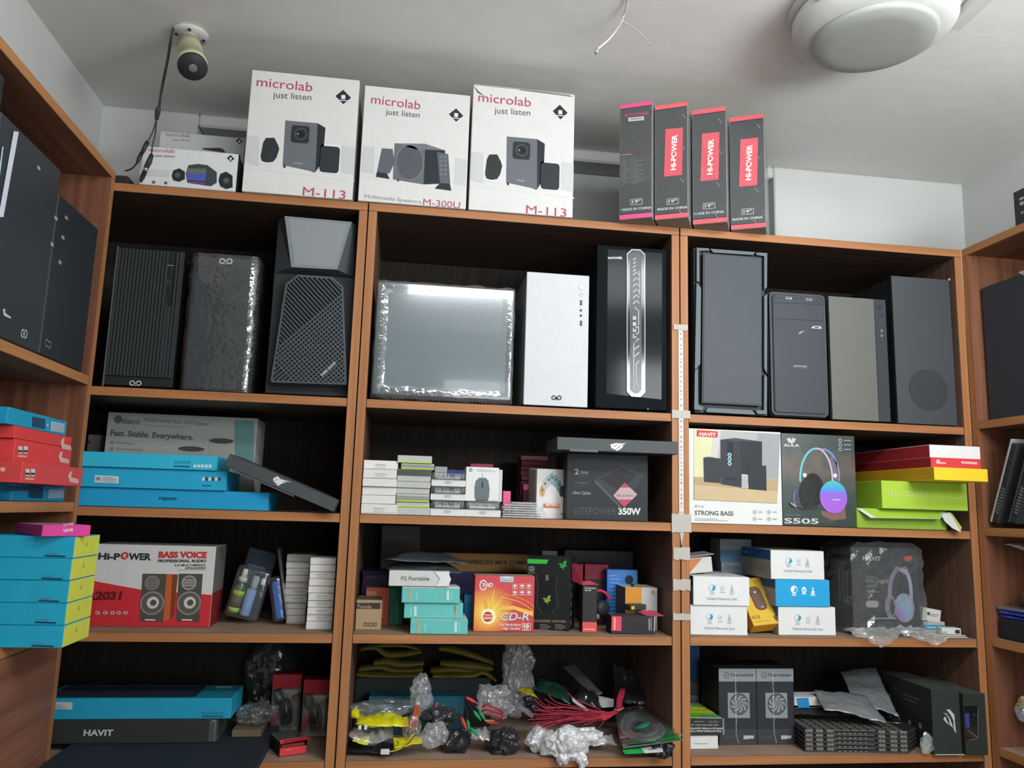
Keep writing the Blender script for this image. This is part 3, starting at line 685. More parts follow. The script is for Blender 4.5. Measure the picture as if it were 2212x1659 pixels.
part(b,'logo',r,lambda c:flower(c,1358,1318,62,'#3b3d40',3))
# --- 6 glossy black tower with elongated patterned strip
b=tower(1632,2100,310,1390,y=.006,um=1860); b.H=b.q(1860,310)[1]; r=root(b,'glossy black tower with a long eight-sided patterned strip down its front')
body(b,r,y0=.03,m='#1e2022|p')
def f(c):
    W,H=c.W,c.H; e=.012
    A=[(0,.008),(W,.008),(W,H),(0,H)]; I=[c.q(1690,1290),c.q(2055,1330),c.q(2060,360),c.q(1700,330)]
    vs=[c.F@Vector((a,b_,-.0295)) for a,b_ in A]+[c.F@Vector((a,b_,-.012)) for a,b_ in A]+[c.F@Vector((a,b_,0)) for a,b_ in I]
    c.add(vs,[(0,1,5,4),(1,2,6,5),(2,3,7,6),(3,0,4,7),(4,5,9,8),(5,6,10,9),(6,7,11,10),(7,4,8,11),(8,9,10,11),(3,2,1,0)],'glassb')
part(b,'front_panel',r,f)
def octa(c,u0,u1,v0,v1,k): return [c.q(u,v) for u,v in ((u0+k,v0),(u1-k,v0+3),(u1,v0+k+3),(u1,v1-k+3),(u1-k,v1+3),(u0+k,v1),(u0,v1-k),(u0,v0+k))]
def f(c):
    c.prism(octa(c,1822,1944,336,1312,32),.0002,.004,'#8b9094|m','#8b9094|m'); c.prism(octa(c,1826,1940,342,1306,30),.004,.0052,'#141617|g'); 
part(b,'strip_frame',r,f)
def f(c):
    c.poly(octa(c,1842,1918,358,1290,24),'stripg',14); W_c='#aab0b4|p'
    c.L([(1866,1275),(1866,1080),(1866,960),(1895,930)],7,W_c,16); c.L([(1900,1250),(1882,1232),(1882,1100),(1900,1075)],7,W_c,16)
    for i in range(5): v=1050-i*45; c.L([(1868,v),(1902,v-30)],7,W_c,16)
    for v in (900,860,820,780): c.R(1860,v,1882,v+26,W_c,16)
    c.L([(1898,880),(1898,745),(1870,720)],6,W_c,16)
    for i in range(6): v=700-i*38; c.L([(1862,v),(1884,v-22),(1902,v-4)],7,W_c,16)
    c.L([(1905,640),(1905,480)],6,W_c,16)
    for i in range(4): v=470-i*25; c.L([(1862,v+15),(1880,v)],7,W_c,16)
part(b,'patterned_strip',r,f)
part(b,'logo',r,lambda c:(c.T('Hi-POWER',1700,398,1795,398,'#d5d8da',2,h=14,bold=.04),c.C(1965,1393,5,'#888',2)))
# --- 7 tall tower with notched border
CR(1440,480,2.8653)
b=tower(176,618,170,1178,y=.006,um=400); b.H=b.q(400,172)[1]; r=root(b,'tall black tower with a notched bluish grey border round a flat front plate')
body(b,r,y0=.03)
def f(c):
    W,H=c.W,c.H; c.prism([(0,.006),(W,.006),(W,H),(0,H)],-.0295,-.006,'#1f2225|p','#33383c|p')
    BL='#5d666c|p'
    def seg(pts): c.prism([c.q(*p) for p in pts],-.0058,.004,BL,'#3d4448|p')
    seg([(183,160),(258,165),(262,178),(200,180),(200,372),(183,368)]); seg([(266,167),(545,188),(530,206),(285,190)]); seg([(549,190),(619,194),(617,405),(600,420),(600,212),(553,206)])
    seg([(182,376),(210,408),(205,880),(172,915)]); seg([(618,445),(600,460),(600,905),(618,940)])
    seg([(172,920),(190,905),(192,1130),(228,1148),(215,1165),(168,1160)]); seg([(240,1165),(255,1150),(520,1165),(545,1185),(530,1192),(245,1176)]); seg([(618,960),(600,945),(598,1165),(545,1165),(560,1188),(616,1190)])
part(b,'front_border',r,f)
part(b,'front_plate',r,lambda c:(c.prism([c.q(*p) for p in ((218,197),(578,227),(578,1140),(210,1120))],.0,.009,'#3a3f45|p','#22262a|p'),c.prism([c.q(*p) for p in ((226,206),(571,236),(571,1130),(218,1112))],.009,.0105,'#40464c|p')))
# --- 8 rounded tower
b=tower(635,992,438,1210,y=.004,um=810); b.H=b.q(810,438)[1]; r=root(b,'short black tower with rounded double border and two usb ports along the top')
body(b,r,y0=.03)
def f(c):
    W,H=c.W,c.H; c.rprism(0,.006,W,H,.014,-.0295,-.006,'#2b2f33|p'); c.rprism(.002,.008,W-.002,H-.002,.013,-.006,.003,'#3b4046|p','#1d2022|p')
    c.rprism(.008,.014,W-.008,H-.008,.008,.003,.0045,'#1f2224|p'); c.rprism(.010,.016,W-.010,H-.010,.007,.0045,.007,'#363b41|p')
    for v0,v1 in ((500,514),(600,614)): c.L([(645,v0),(965,v1)],2.5,'#1d2023|p',20)
part(b,'front_panel',r,f)
for u,v in ((748,474),(872,482)): part(b,'usb_port',r,lambda c:(c.R(u-18,v-8,u+18,v+8,'#8b8f92|m',19),c.R(u-13,v-5,u+10,v+2,'#1f2123|p',21)))
part(b,'power_button',r,lambda c:(c.G(938,488,16,3,'#22262a|p',19)))
part(b,'reset_button',r,lambda c:(c.G(662,466,8,3,'#22262a|p',19)))
for u in (697,788,826): part(b,'audio_jack',r,lambda c:(c.C(u,476,5,'#16181a|p',19)))
part(b,'badge',r,lambda c:(c.P([(888,655),(900,646),(938,646),(950,655),(950,664),(888,660)],'#9ea2a5|m',19),c.P([(905,651),(932,651),(930,658),(908,657)],'#2a2d30',21)))
part(b,'mark',r,lambda c:(c.P([(808,690),(822,680),(846,676),(826,690),(812,698)],'#90959a|p',19)))
part(b,'logo',r,lambda c:(c.P([(778,888),(858,892),(858,908),(778,904)],'#8d9194',19),c.T('ooorc',782,903,855,906,'#3a3e42',21,h=12,bold=.04)))
# --- 9 perforated tower
b=tower(1015,1372,468,1245,y=.004,um=1180); b.H=b.q(1180,468)[1]; r=root(b,'black tower with a fine perforated front and smooth strip on its right')
body(b,r,y0=.012,side='#303438|p')
xs=None
def f(c):
    k=c.W*.795; c.box(0,k,0,.0118,.004,c.H,'#55564f|p',.001,{'f':'carbon'})
part(b,'perforated_panel',r,f)
part(b,'control_strip',r,lambda c:(c.box(c.W*.797,c.W,0,.0118,.004,c.H,'#34383e|p',.001)))
part(b,'power_button',r,lambda c:(c.C(1320,524,13,'#24272b|p',2)))
part(b,'reset_button',r,lambda c:(c.G(1325,580,7,2,'#22252a|p',2)))
for v in (672,703): part(b,'usb_port',r,lambda c:(c.G(1331,v,6,3,'#9a9ea2|p',2)))
# --- 10 dark mesh tower
b=tower(1412,1775,345,1250,y=.02,um=1570); b.H=b.q(1570,343)[1]; r=root(b,'tall plain dark tower with a fine mesh front, rightmost beside the shelf end')
body(b,r,y0=.012,side='#2a2d30|p')
part(b,'front_panel',r,lambda c:(c.box(0,c.W,0,.0118,.004,c.H,'#2b2e31|p',.001,{'f':'mesh2'})))
part(b,'corner_pin',r,lambda c:(c.C(1748,355,6,'#b3b7ba|p',2)))
part(b,'front_fan',r,lambda c:(c.C(1620,1040,125,'#383b3c|p',1,36),) and None)
# ================================================================ towers on the side units
def sideM(p,z,ang): return Matrix.Translation((p.x,p.y,z))@Matrix.Rotation(ang,4,'Z')
def ltower(un,vn,uf,vf,vt,ut,label,x=XL-.004,D=.185,z=1.4773,bev=.003,m='#2a2d30|p',ymax=9):
    """tower on the left unit, facing +x: near (un,vn) and far (uf,vf) bottom corners of its front, top at (ut,vt)"""
    pn=hx(un,vn,x); pf=hx(uf,vf,x); pn.z=z; M=sideM(pn,z,PI/2); b=MB(M); b.front(); b.W=min(pf.y,ymax)-pn.y; b.D=D; b.z0=.006; b.H=b.q(ut,vt)[1]
    r=empty('computer_tower',M,label,'computer case','towers on the left wall shelf'); body(b,r,m,y0=.012); return b,r
CR(0,230,3.0154)
b,r=ltower(300,1250,588,1250,760,598,'black tower on the left wall shelf nearest the corner, three small ports in view')
part(b,'front_panel',r,lambda c:c.box(0,c.W,0,.0118,.003,c.H,'#2a2e31|p',.002))
for u,v in ((430,725),(408,853),(388,1015)): part(b,'usb_port',r,lambda c:(c.R(u-8,v-18,u+8,v+18,'#8d9194|p',2)))
part(b,'logo',r,lambda c:(c.G(300,1540,13,7,'#6d7072',3),c.G(318,1552,13,7,'#6d7072',3)))
yc=b.M.translation.y
b,r=ltower(-190,1480,311,1480,335,316,'black tower on the left wall shelf with a long white bar down its front',m='#33363a|p',ymax=yc-.003)
d=b.M.translation
part(b,'front_panel',r,lambda c:c.box(0,c.W,0,.0118,.003,c.H,'#32363a|p',.002))
for u,v in ((250,400),(362,728),(337,898)): part(b,'usb_port',r,lambda c:(c.R(u-8,v-20,u+8,v+20,'#9a9ea1|p',2)))
part(b,'logo',r,lambda c:(c.G(145,1478,15,8,'#a5a8aa',3),c.G(160,1482,15,8,'#a5a8aa',3)))
part(b,'light_bar',r,lambda c:c.P([(85,160),(118,165),(18,720),(-15,720)],'#cfd6e2|p',3))
part(b,'mark',r,lambda c:(c.P([(12,1318),(30,1318),(30,1345),(45,1355),(68,1372),(64,1382),(20,1362)],'#b9bcbd',3)))
yb_=d.y
x=XL-.004; pe=yb_-.004; M=sideM(Vector((x,pe-.22,0)),1.4773,PI/2); b=MB(M); b.front(); b.W=.22; b.D=.185; b.z0=.006; b.H=.44
r=empty('computer_tower',M,'black tower at the left picture edge, only a sliver of it showing','computer case','towers on the left wall shelf'); body(b,r,y0=.012)
part(b,'front_panel',r,lambda c:c.box(0,c.W,0,.0118,.003,c.H,'#26292d|g',.002))
part(b,'light_bar',r,lambda c:c.P([(10,260),(18,262),(-14,520),(-24,520)],'#bcd8ee|p',3))
# right unit tower, facing -x
CR(2070,380,3.07)
p=hx(178,1555,X3+.03); p.y=min(p.y,-.03); M=Matrix.Translation((X3+.03,p.y,1.4722))@Matrix.Rotation(-PI/2+.0219,4,'Z'); b=MB(M); b.front(); b.W=.30; b.D=.27; b.z0=.006; b.H=b.q(112,760)[1]
r=empty('computer_tower',M,'dark computer tower standing on the top shelf of the right wall shelving','computer case'); body(b,r,y0=.012)
part(b,'side_panel',r,lambda c:c.box(0,c.W,0,.0118,.003,c.H,'#363a40|p',.002))
part(b,'sticker',r,lambda c:(c.P([(400,640),(436,625),(436,660)],'#9fb0bd',2)))
# ================================================================ cartons on the lower shelves
def crt(name,label,cat,u0,u1,vt,z,m,y=None,vb=None,D=.1,yaw=0,um=None,fm={},art=None,group=None,bev=.001,build=True,kids=None):
    b=frame(u0,u1,vt,z,y=y,vb=vb,um=um,yaw=yaw,D=D)
    if um is not None or True: b.H=b.q((u0+u1)/2 if um is None else um,vt)[1]
    b.box(0,b.W,0,b.D,0,b.H,m,bev,fm); b.front()
    if art: b.clamp=(b.W,b.H); art(b); b.clamp=None
    b.zt=b.M.translation.z+b.H
    if build:
        b.o=b.build(name,label=label,cat=cat,group=group)
    return b
def kid(b,name,fn):
    c=MB(b.M); c.W,c.H,c.D=b.W,b.H,b.D; c.front(); fn(c); return c.build(name,b.o)
def bars(b,u,v,n,w,g,dv,m,l=2,th=5,seed=1):
    R=random.Random(seed)
    for i in range(n): b.L([(u,v+i*g),(u+w*(.6+.4*R.random()),v+i*g+dv)],th,m,l)
WH='#dad8d4'; BL_='#1d9cc0'
# ---------------------------------------------------------------- left unit, second shelf
CR(0,820,2.9105)
def a(b):
    b.C(745,250,26,'#5c5f5a',2); b.T('deco',765,275,880,282,'#6a6d67',2,h=40,bold=.03)
    b.T('Whole Home Mesh Wi-Fi System',905,262,1310,290,'#6a6c66',2,h=26); bars(b,905,285,1,400,10,18,'#86887f')
    b.T('Fast. Stable. Everywhere.',695,350,1215,380,'#4c4e4a',2,h=38,bold=.02)
    bars(b,730,395,2,180,38,10,'#85877f',th=10); b.C(705,395,12,'#7e8079',2); b.C(705,435,12,'#7e8079',2)
    b.P([(1315,385),(1470,392),(1478,470),(1400,560),(1320,560)],'#9b9c95',2); b.P([(1120,440),(1285,445),(1285,560),(1120,550)],'#9b9c95',2)
    b.C(1393,386,76,'#454641',3,ry=17); b.C(1203,436,82,'#454641',3,ry=17)
    b.P([(1475,255),(1600,262),(1595,520),(1480,500)],'#5f8684',2)
crt('mesh_router_carton','pale grey mesh router carton behind the blue keyboard boxes, showing two round units','carton',648,1600,222,Z2,'#9fa199',y=.17,vb=800,D=.12,art=a)
crt('white_carton','small whitish carton half hidden at the far left behind the blue boxes','carton',530,610,345,Z2,'#a29b94',y=.24,vb=800,D=.08,art=lambda b:b.C(553,395,14,'#8a3a34',2))
def a(b): b.T('rapoo',1000,755,1112,757,'#12485f',2,h=26,bold=.03)
w0=crt('keyboard_box','long blue keyboard box, bottom of the stack on the second shelf at left','box',440,1690,692,Z2,'#1d98c8',y=.012,vb=812,D=.14,art=a,um=1100,group='blue keyboard boxes in a stack on the second shelf')
def a(b):
    b.P([(597,600),(748,608),(746,652),(594,646)],'#c7cdd0',2); b.R(605,612,632,635,'#84909a',3); bars(b,645,615,3,95,11,3,'#7a8894',3,4)
    for i in range(6): b.R(1272+i*20,614,1287+i*20,636,'#cfd6d8' if i%2==0 else '#2b4f5c',2)
    bars(b,1272,665,1,90,8,2,'#1c4454',2,5)
w1=crt('keyboard_box','long blue keyboard box with a white barcode sticker, middle of the stack','box',440,1425,563,w0.zt,'#21a2cb',y=.004,vb=672,D=.15,art=a,um=1000,group='blue keyboard boxes in a stack on the second shelf')
def a(b):
    for i in range(5): b.R(1217+i*24,534,1234+i*24,554,'#bcd4de',2); 
    for i in range(4): b.G(1107+i*26,520,8,3,'#1b6c88',2)
    b.L([(1093,543),(1195,548)],7,'#1c3f80',2); bars(b,1290,495,4,70,7,1,'#57b6d2',2,3)
w2=crt('keyboard_box','blue keyboard box on top of the stack, shorter than the two below','box',440,1368,468,w1.zt,'#2eb0d0',y=-.004,vb=556,D=.14,art=a,um=1000,group='blue keyboard boxes in a stack on the second shelf')
# leaning black box
def claw(b,pts,m='#d9dadb',l=2):
    for p in pts: b.P(p,m,l)
CR(0,820,2.9105)
A=hy(2095,832,-.03); B_=hy(1410,540,-.03); ang=math.atan2(A.z-B_.z,A.x-B_.x); Lg=math.hypot(A.z-B_.z,A.x-B_.x)
M=Matrix.Translation((B_.x,-.03,B_.z))@Matrix.Rotation(-ang,4,'Y'); b=MB(M); b.W=Lg; b.D=.15; b.front(); b.H=b.q(1760,600)[1]
b.box(0,b.W,0,b.D,0,b.H,'#474a4c',.001,{'u':'#2c2e2f'})
claw(b,[[(1718,622),(1745,607),(1760,620),(1735,628),(1718,640)],[(1722,640),(1755,622),(1830,645),(1775,640),(1735,655)],[(1735,660),(1770,640),(1800,648),(1775,652),(1750,668)]])
b.o=b.build('keyboard_box',label='black keyboard box with a claw mark, leaning against the blue boxes',cat='box')
kid(b,'side_flap',lambda c:c.box(.035,.17,.001,.02,-.004,-.0005,'#55585a',.0005))
# ---------------------------------------------------------------- left wall unit, middle shelf: boxes seen from their ends
def lbox(name,label,cat,un,vn,z,m,L_,D,vt,x=XL+.0,ut=None,vf=None,art=None,fm={},yaw=0,group=None):
    """box on the left unit whose face looks to +x; far lower corner at (un,vn)"""
    p=hx(un,vn,x); M=Matrix.Translation((p.x,p.y-L_,z+.0006))@Matrix.Rotation(PI/2+yaw,4,'Z'); b=MB(M); b.front(); b.W=L_; b.D=D
    b.H=b.q(ut or un,vt)[1]; b.box(0,b.W,0,b.D,0,b.H,m,.001,fm)
    if art: art(b)
    b.zt=M.translation.z+b.H; b.o=b.build(name,label=label,cat=cat,group=group); return b
CR(0,820,2.9105)
z=1.1954
g='flat boxes stacked on the left wall shelf'
def a(b):
    b.P([(180,665),(270,670),(268,748),(178,742)],'#1a3c54',2); b.P([(302,688),(400,685),(398,745),(300,748)],'#8ba6b8',2); b.P([(30,670),(180,668),(180,700),(30,702)],'#1a4a6a',1)
k=lbox('router_box','blue box at the bottom of the stack on the left wall shelf','box',400,758,z,'#1789b4',.24,.15,672,art=a,group=g,x=XL-.012)
def logo_(b,u,v):
    b.P([(u,v),(u+14,v-28),(u+26,v-26),(u+20,v+8),(u+66,v+22),(u+66,v+50),(u+10,v+38)],'#d8b4b0',2)
def usb(b,u,v):
    for d in (0,34): b.P([(u+d,v),(u+d+26,v+3),(u+d+26,v+50),(u+d,v+46)],'#d5d0cc',2); b.P([(u+d,v+24),(u+d+24,v+27),(u+d+24,v+40),(u+d,v+37)],'#3a3838',3)
    b.L([(u-5,v+62),(u+55,v+66)],8,'#e0a8a4',2)
k=lbox('red_box','wide red box with two small pictures, lowest red one in the stack','box',512,668,k.zt,'#d84a4a',.28,.17,558,x=XL+.03,art=lambda b:(usb(b,158,560),logo_(b,425,605),b.L([(0,562),(28,566)],16,'#e0a8a4',2)),group=g)
k=lbox('red_box','red box with two small pictures, in the middle of the red ones','box',440,550,k.zt,'#dc4644',.26,.16,432,x=XL-.002,art=lambda b:(usb(b,112,418),logo_(b,365,480)),group=g)
k=lbox('red_box','thin plain red box directly under the tilted blue box','box',444,435,k.zt,'#dc4442',.26,.16,362,x=XL-.002,art=lambda b:logo_(b,378,395),group=g)
def a(b):
    b.P([(203,232),(283,248),(280,310),(200,296)],'#2a4a63',2); b.P([(318,262),(403,278),(400,336),(316,322)],'#b9cbd6',2); b.C(297,287,6,'#d8e4ea',2)
    for i in range(5): b.L([(322,272+i*11),(400,288+i*11)],3,'#8ba5b5',3)
k=lbox('router_box','blue box with dark square and barcode sticker, on top of the red boxes','box',412,350,k.zt,'#2299bd',.26,.16,262,x=XL-.004,art=a,group=g)
# stack of blue and yellow boxes on the lower ledge
CR(0,0,1)
z=.93; cor=hz(137,1400,.9306)
ys=[(137,1400,1351),(144,1351,1303),(151,1303,1256),(157,1256,1207),(162,1207,1160)]
lab=['bottom one','second from the bottom','middle one','second from the top','topmost one, under the pink box']
zt=z; CR(0,1080,2.9105)
tops=[(403,792),(422,650),(440,508),(458,370),(472,232)]; bots=[(390,935),(403,795),(422,652),(440,510),(458,372)]
unders=[(200,340,915),(222,355,768),(245,372,632),(262,395,492),(282,412,350)]
for i,(t,bt) in enumerate(zip(tops,bots)):
    jx=[0,.002,.001,-.001,.001][i]
    y0=cor.y; x1=hy(bt[0],bt[1]-10,y0).x; M=Matrix.Translation((x1-.295,y0+jx,zt+.0006)); b=MB(M); b.front(); b.W=.295; b.D=.128
    b.H=b.q(*t)[1]; b.box(0,b.W,0,b.D,0,b.H,'#24a8ca',.001,{'r':'#d5d952'})
    u0,u1,v=unders[i]; b.L([(u0,v),(u1,v+5)],9,'#17394e',2); bars(b,u0+12,v-16,1,110,8,2,'#4f8ea4',2,8)
    b.right(b.W); b.poly([(.055,.02),(.065,.02),(.060,.03)],'#a9ac3c'); 
    b.build('router_box',label='blue box with yellow end, lower left ledge, '+lab[i],cat='box',group='blue boxes with yellow ends on the lower left ledge'); zt=M.translation.z+b.H
# pink box on top, turned
nc=hz(258,250,.93); pz=zt+.0006
CR(0,1080,2.9105)
p0=hy(258,252,cor.y-.03); p0.z=pz
M=Matrix.Translation(p0)@Matrix.Rotation(math.radians(42),4,'Z'); b=MB(M); b.front(); b.W=b.q(570,190)[0]; b.H=b.q(258,157)[1]; b.D=.13
b.box(0,b.W,0,b.D,0,b.H,'#d23d92',.001,{'t':'#a9928f','l':'#cc4a96'})
b.T('ROUTER',398,165,462,155,'#e9b9d4',2,h=15,bold=.02); b.T('TOP100',396,205,458,195,'#f0d0e2',2,h=20,bold=.04)
b.build('pink_box',label='flat magenta pink box lying askew on the blue and yellow boxes',cat='box')
# ---------------------------------------------------------------- middle unit, second shelf
CR(740,860,2.9892)
g='small white boxes stacked at the left end of the second shelf'
R_=[(117,350,685),(119,342,628),(121,347,573),(124,350,520),(127,350,461),(128,358,402)]
z=Z2; lb=['lowest','second from below','third from below','fourth from below','fifth from below','topmost, with faint lettering']
for i,(u0,u1,vt) in enumerate(R_):
    def a(b,i=i,u0=u0,u1=u1,vt=vt):
        if i in (0,4,5): b.T('TENDA',u0+80,vt+(34 if i else 32),u0+155,vt+36,'#a5a3a0',2,h=12); b.L([(u0+85,vt+44),(u0+150,vt+45)],3,'#b5b3b0',2)
        b.L([(u0+4,vt+53),(u1-4,vt+55)],2,'#9b9893',2)
    b=crt('adapter_box','small white box, '+lb[i]+' in the white stack at the left end','box',u0,u1,vt,z,'#d6d4cf' if i!=5 else '#e0deda',y=.004+(i%3)*.004,vb=vt+57,D=.09,art=a,group=g,um=230,yaw=.01*(i%2)); z=b.zt
g='grey and lime boxes in the second stack'
R_=[(345,570,706,0),(345,562,672,1),(347,560,620,2),(347,562,582,0),(350,568,540,0),(352,570,500,0),(355,572,460,3),(378,592,421,2),(355,578,371,1)]
lb=['lowest grey','second from below','third from below','fourth from below','fifth from below','sixth from below','dark edged seventh','eighth, shifted to the right','topmost']
z=Z2
for i,(u0,u1,vt,k_) in enumerate(R_):
    def a(b,k_=k_,u0=u0,u1=u1,vt=vt):
        if k_ in (2,1): b.rect(.0005,.0005,b.W-.0005,.0028 if k_==1 else .0032,'#b9d620',2)
        if k_==3: b.rect(.0005,.0005,b.W-.0005,b.H-.0005,'#4b4e4a',1)
        if k_==2: b.rect(.0005,.003,b.W-.0005,b.H*.75,'#8a8f86',1)
    b=crt('card_box','thin grey box in the grey and lime stack, '+lb[i],'box',u0,u1,vt,z,'#b5b6b2',y=.008+(i%2)*.004,vb=vt+36,D=.085,art=a,group=g,um=455); z=b.zt
g='clear topped drive boxes stacked on the second shelf'
def hdd(u0,u1,vt,z,label):
    b=frame(u0,u1,vt,z,y=.006,vb=vt+90,um=(u0+u1)/2,D=.1)
    r=empty('drive_box',b.M,label,'box',g); h=b.H*.46
    c=MB(b.M); c.box(0,b.W,0,b.D,0,h,'#d4d3d0',.001); c.front(); c.W=b.W; c.text('HDD',(b.W*.40,h*.42),(b.W*.58,h*.42),'#8b8f92',2,h=.0065); c.line((.003,h-.001),(b.W-.003,h-.001),.0006,'#a5a6a4',2); c.build('tray',r)
    c=MB(b.M); c.box(.001,b.W-.001,.001,b.D,h+.0004,b.H,'film2',.004,seg=2); c.build('clear_lid',r)
    c=MB(b.M); c.box(.01,b.W-.01,.012,b.D-.01,h+.0006,h+(b.H-h)*.55,'#7b7d7b|m',.002); c.build('drive',r)
    return b.M.translation.z+b.H
z=hdd(567,792,662,Z2,'drive box with clear lid, bottom of the three by the grey boxes')
z=hdd(568,795,572,z,'drive box with clear lid, middle of the three by the grey boxes')
z=hdd(574,795,480,z,'drive box with clear lid, topmost of the three by the grey boxes')
z=hdd(790,1022,668,Z2,'drive box with clear lid, under the white mouse carton')
def a(b):
    b.C(828,463,12,'#8a9299',2); b.T('hp',820,467,836,467,'#d5d8da',3,h=9); bars(b,868,460,2,130,10,4,'#b5bac0',2,4)
    b.poly([(p[0],p[1]) for p in [b.q(u,v) for u,v in ((880,515),(925,515),(942,535),(949,590),(945,640),(938,663),(862,663),(853,640),(852,580),(860,535))]],'#646e72|p',2)
    b.L([(903,488),(903,515)],4,'#9aa0a3',2); b.C(903,560,6,'#3e464a',3,ry=26); b.L([(858,662),(1000,662)],6,'#b9b9b6',2)
crt('mouse_box','white mouse carton with a dark mouse picture, standing on a drive box','carton',795,1008,446,z,'#dbdad8',y=.008,vb=664,D=.05,um=900,art=a)
crt('white_box','plain white box just behind the white mouse carton','carton',820,1031,458,z,'#c5c4c2',y=.062,vb=664,D=.035,um=900)
crt('grey_box','light grey box behind the grey and lime stack','box',590,672,442,Z2,'#9da2a4',y=.12,vb=700,D=.06)
crt('blue_box','dark blue box behind the drive boxes','box',675,792,462,Z2,'#33447e',y=.14,vb=700,D=.06)
crt('pink_box','dull pink box peeping over the white mouse carton','box',820,970,424,Z2,'#99384f',y=.16,vb=700,D=.06)
zz_=Z2
for i in range(7):
    vt=566-i*32
    b=crt('pink_box','dull pink box in the dark stack at the back, '+['lowest','second','third','fourth','fifth','sixth','topmost'][i]+' from below' if i<6 else 'topmost dull pink box in the dark stack at the back','box',1148+(i%3)*3,1322-(i%2)*5,vt,zz_,'#8a5058',y=.25+(i%2)*.006,vb=700,D=.09,group='dull pink boxes stacked at the back',um=1235); zz_=b.zt
b=crt('pink_box','bright pink cube carton on the shelf between mouse carton and clear cases','box',1036,1085,600,Z2,'#de5f92',y=.09,vb=720,D=.045,fm={'r':'#a85a72'})
b=crt('pink_post_box','narrow pink box with bright top block by the mice carton','box',1165,1200,556,Z2,'#5b2a38',y=.17,vb=720,D=.03,art=lambda b:b.R(1165,557,1200,594,'#e06496',2))
# pile of clear flat cases
z=Z2
random.seed(3)
for i,(u0,u1,vt) in enumerate([(1028,1318,748),(1034,1322,734),(1030,1305,720),(1038,1300,704),(1032,1290,690),(1045,1262,674),(1090,1250,660)]):
    b=frame(u0,u1,vt,z,y=.004+random.random()*.006,vb=vt+14,um=1160,D=.06)
    b.H=.0052; b.M=b.M@Matrix.Rotation(random.uniform(-.05,.02),4,'Z')
    r=empty('clear_case',b.M,'flat clear plastic case in the loose pile, '+['lowest','second','third','fourth','fifth','sixth','topmost'][i]+(' from below' if i<6 else ''),'case','clear plastic cases in a loose pile')
    c=MB(); c.box(0,b.W,0,b.D,0,b.H-.0003,'film3',.001); c.build('case',r)
    c=MB(); c.box(.006,b.W*.8,.006,b.D-.01,.0012,.0035,'#6b605c|m',.0005); c.build('contents',r); z+=b.H+.0004
def a(b):
    for k_,(u,v,cc) in enumerate([(1290,600,'#c99a5c'),(1308,560,'#bdb6ad'),(1330,535,'#b3bcbb'),(1352,520,'#8fb0b4'),(1375,535,'#83a4a8'),(1398,565,'#6f8a8e'),(1415,600,'#30373a')]):
        b.C(u,v,17,cc,2+k_,ry=36); b.C(u,v-8,3,'#2b3438',10,ry=8)
    b.P([(1300,680),(1400,683),(1398,705),(1300,702)],'#d9713c',12); b.T('MOUSE',1392,684,1308,682,'#eadfd5',13,h=13,bold=.03); b.R(1408,745,1428,753,'#b05a4a',2)
b=crt('mice_carton','white carton showing a fan of coloured mice and an orange upside down word','carton',1252,1446,458,Z2,'#d8d5d0',y=.072,vb=765,D=.03,art=a,um=1350)
for i in range(4):
    crt('slim_carton','slim white carton behind the coloured mice carton, '+['first','second','third','fourth'][i]+' behind it','carton',1240-i*12,1425,462-i*2,Z2,'#a9a6a2',y=.104+i*.0215,vb=765,D=.02,group='slim white cartons behind the mice carton',um=1350)
def a(b):
    b.T('2',1498,492,1525,492,'#9a9da0',2,h=36,bold=.02); b.T('YEAR',1530,488,1588,490,'#878a8d',2,h=18,bold=.02); b.T('Warranty',1530,503,1588,505,'#5d6064',2,h=9)
    b.T('Unique',1502,552,1582,553,'#6b6e72',2,h=16); b.T('safety',1530,570,1560,571,'#5d6064',2,h=9); b.T('Ultra Quiet',1484,620,1602,622,'#8f9295',2,h=20,bold=.02)
    b.P([(1628,525),(1808,435),(1955,495),(1800,700)],'#36393d',2); b.P([(1628,525),(1800,700),(1800,720),(1628,545)],'#4e5256',2); b.P([(1665,520),(1810,450),(1900,495),(1790,600)],'#2b2729',3)
    b.P([(1820,545),(1903,622),(1818,705),(1745,630)],'#b0465a',4); b.P([(1790,578),(1856,578),(1900,622),(1870,655),(1775,655),(1747,630)],'#b9a0a0',5); b.T('TR.',1765,637,1800,637,'#6a3a44',6,h=14); b.T('350W',1805,637,1880,637,'#6a4a50',6,h=12)
    b.T('LITEPOWER',1498,748,1765,752,'#55585c',2,h=42,bold=-.005); b.T('350W',1780,750,1925,752,'#d5d6d4',2,h=40,bold=.04)
    b.P([(1440,362),(1965,372),(1965,415),(1440,405)],'#3a3e43',2)
b=crt('power_supply_carton','black carton with large pale wattage lettering and a tilted red diamond','carton',1448,1972,362,Z2,'#292c2f',y=.03,vb=770,D=.15,art=a,um=1700)
k=b.zt
def a(b): claw(b,[[(1728,300),(1765,290),(1790,292),(1755,308),(1738,330)],[(1740,322),(1790,293),(1832,292),(1790,308),(1760,335)],[(1765,335),(1800,305),(1815,306),(1800,325),(1770,342)]])
bb=frame(1385,2165,270,k,y=-.045,vb=355,yaw=0,D=.15); bb.H=bb.q(1700,262)[1]; bb.box(0,bb.W,0,bb.D,0,bb.H,'#4b4e51',.001,{'t':'#a3a6a8','u':'#2b2d2f'}); a(bb)
bb.o=bb.build('keyboard_box',label='black keyboard box with a claw mark, lying across the power supply carton',cat='box')
kid(bb,'side_flap',lambda c:c.box(.03,.10,-.002,-.0005,-.003,.004,'#5b5e60',.0005))
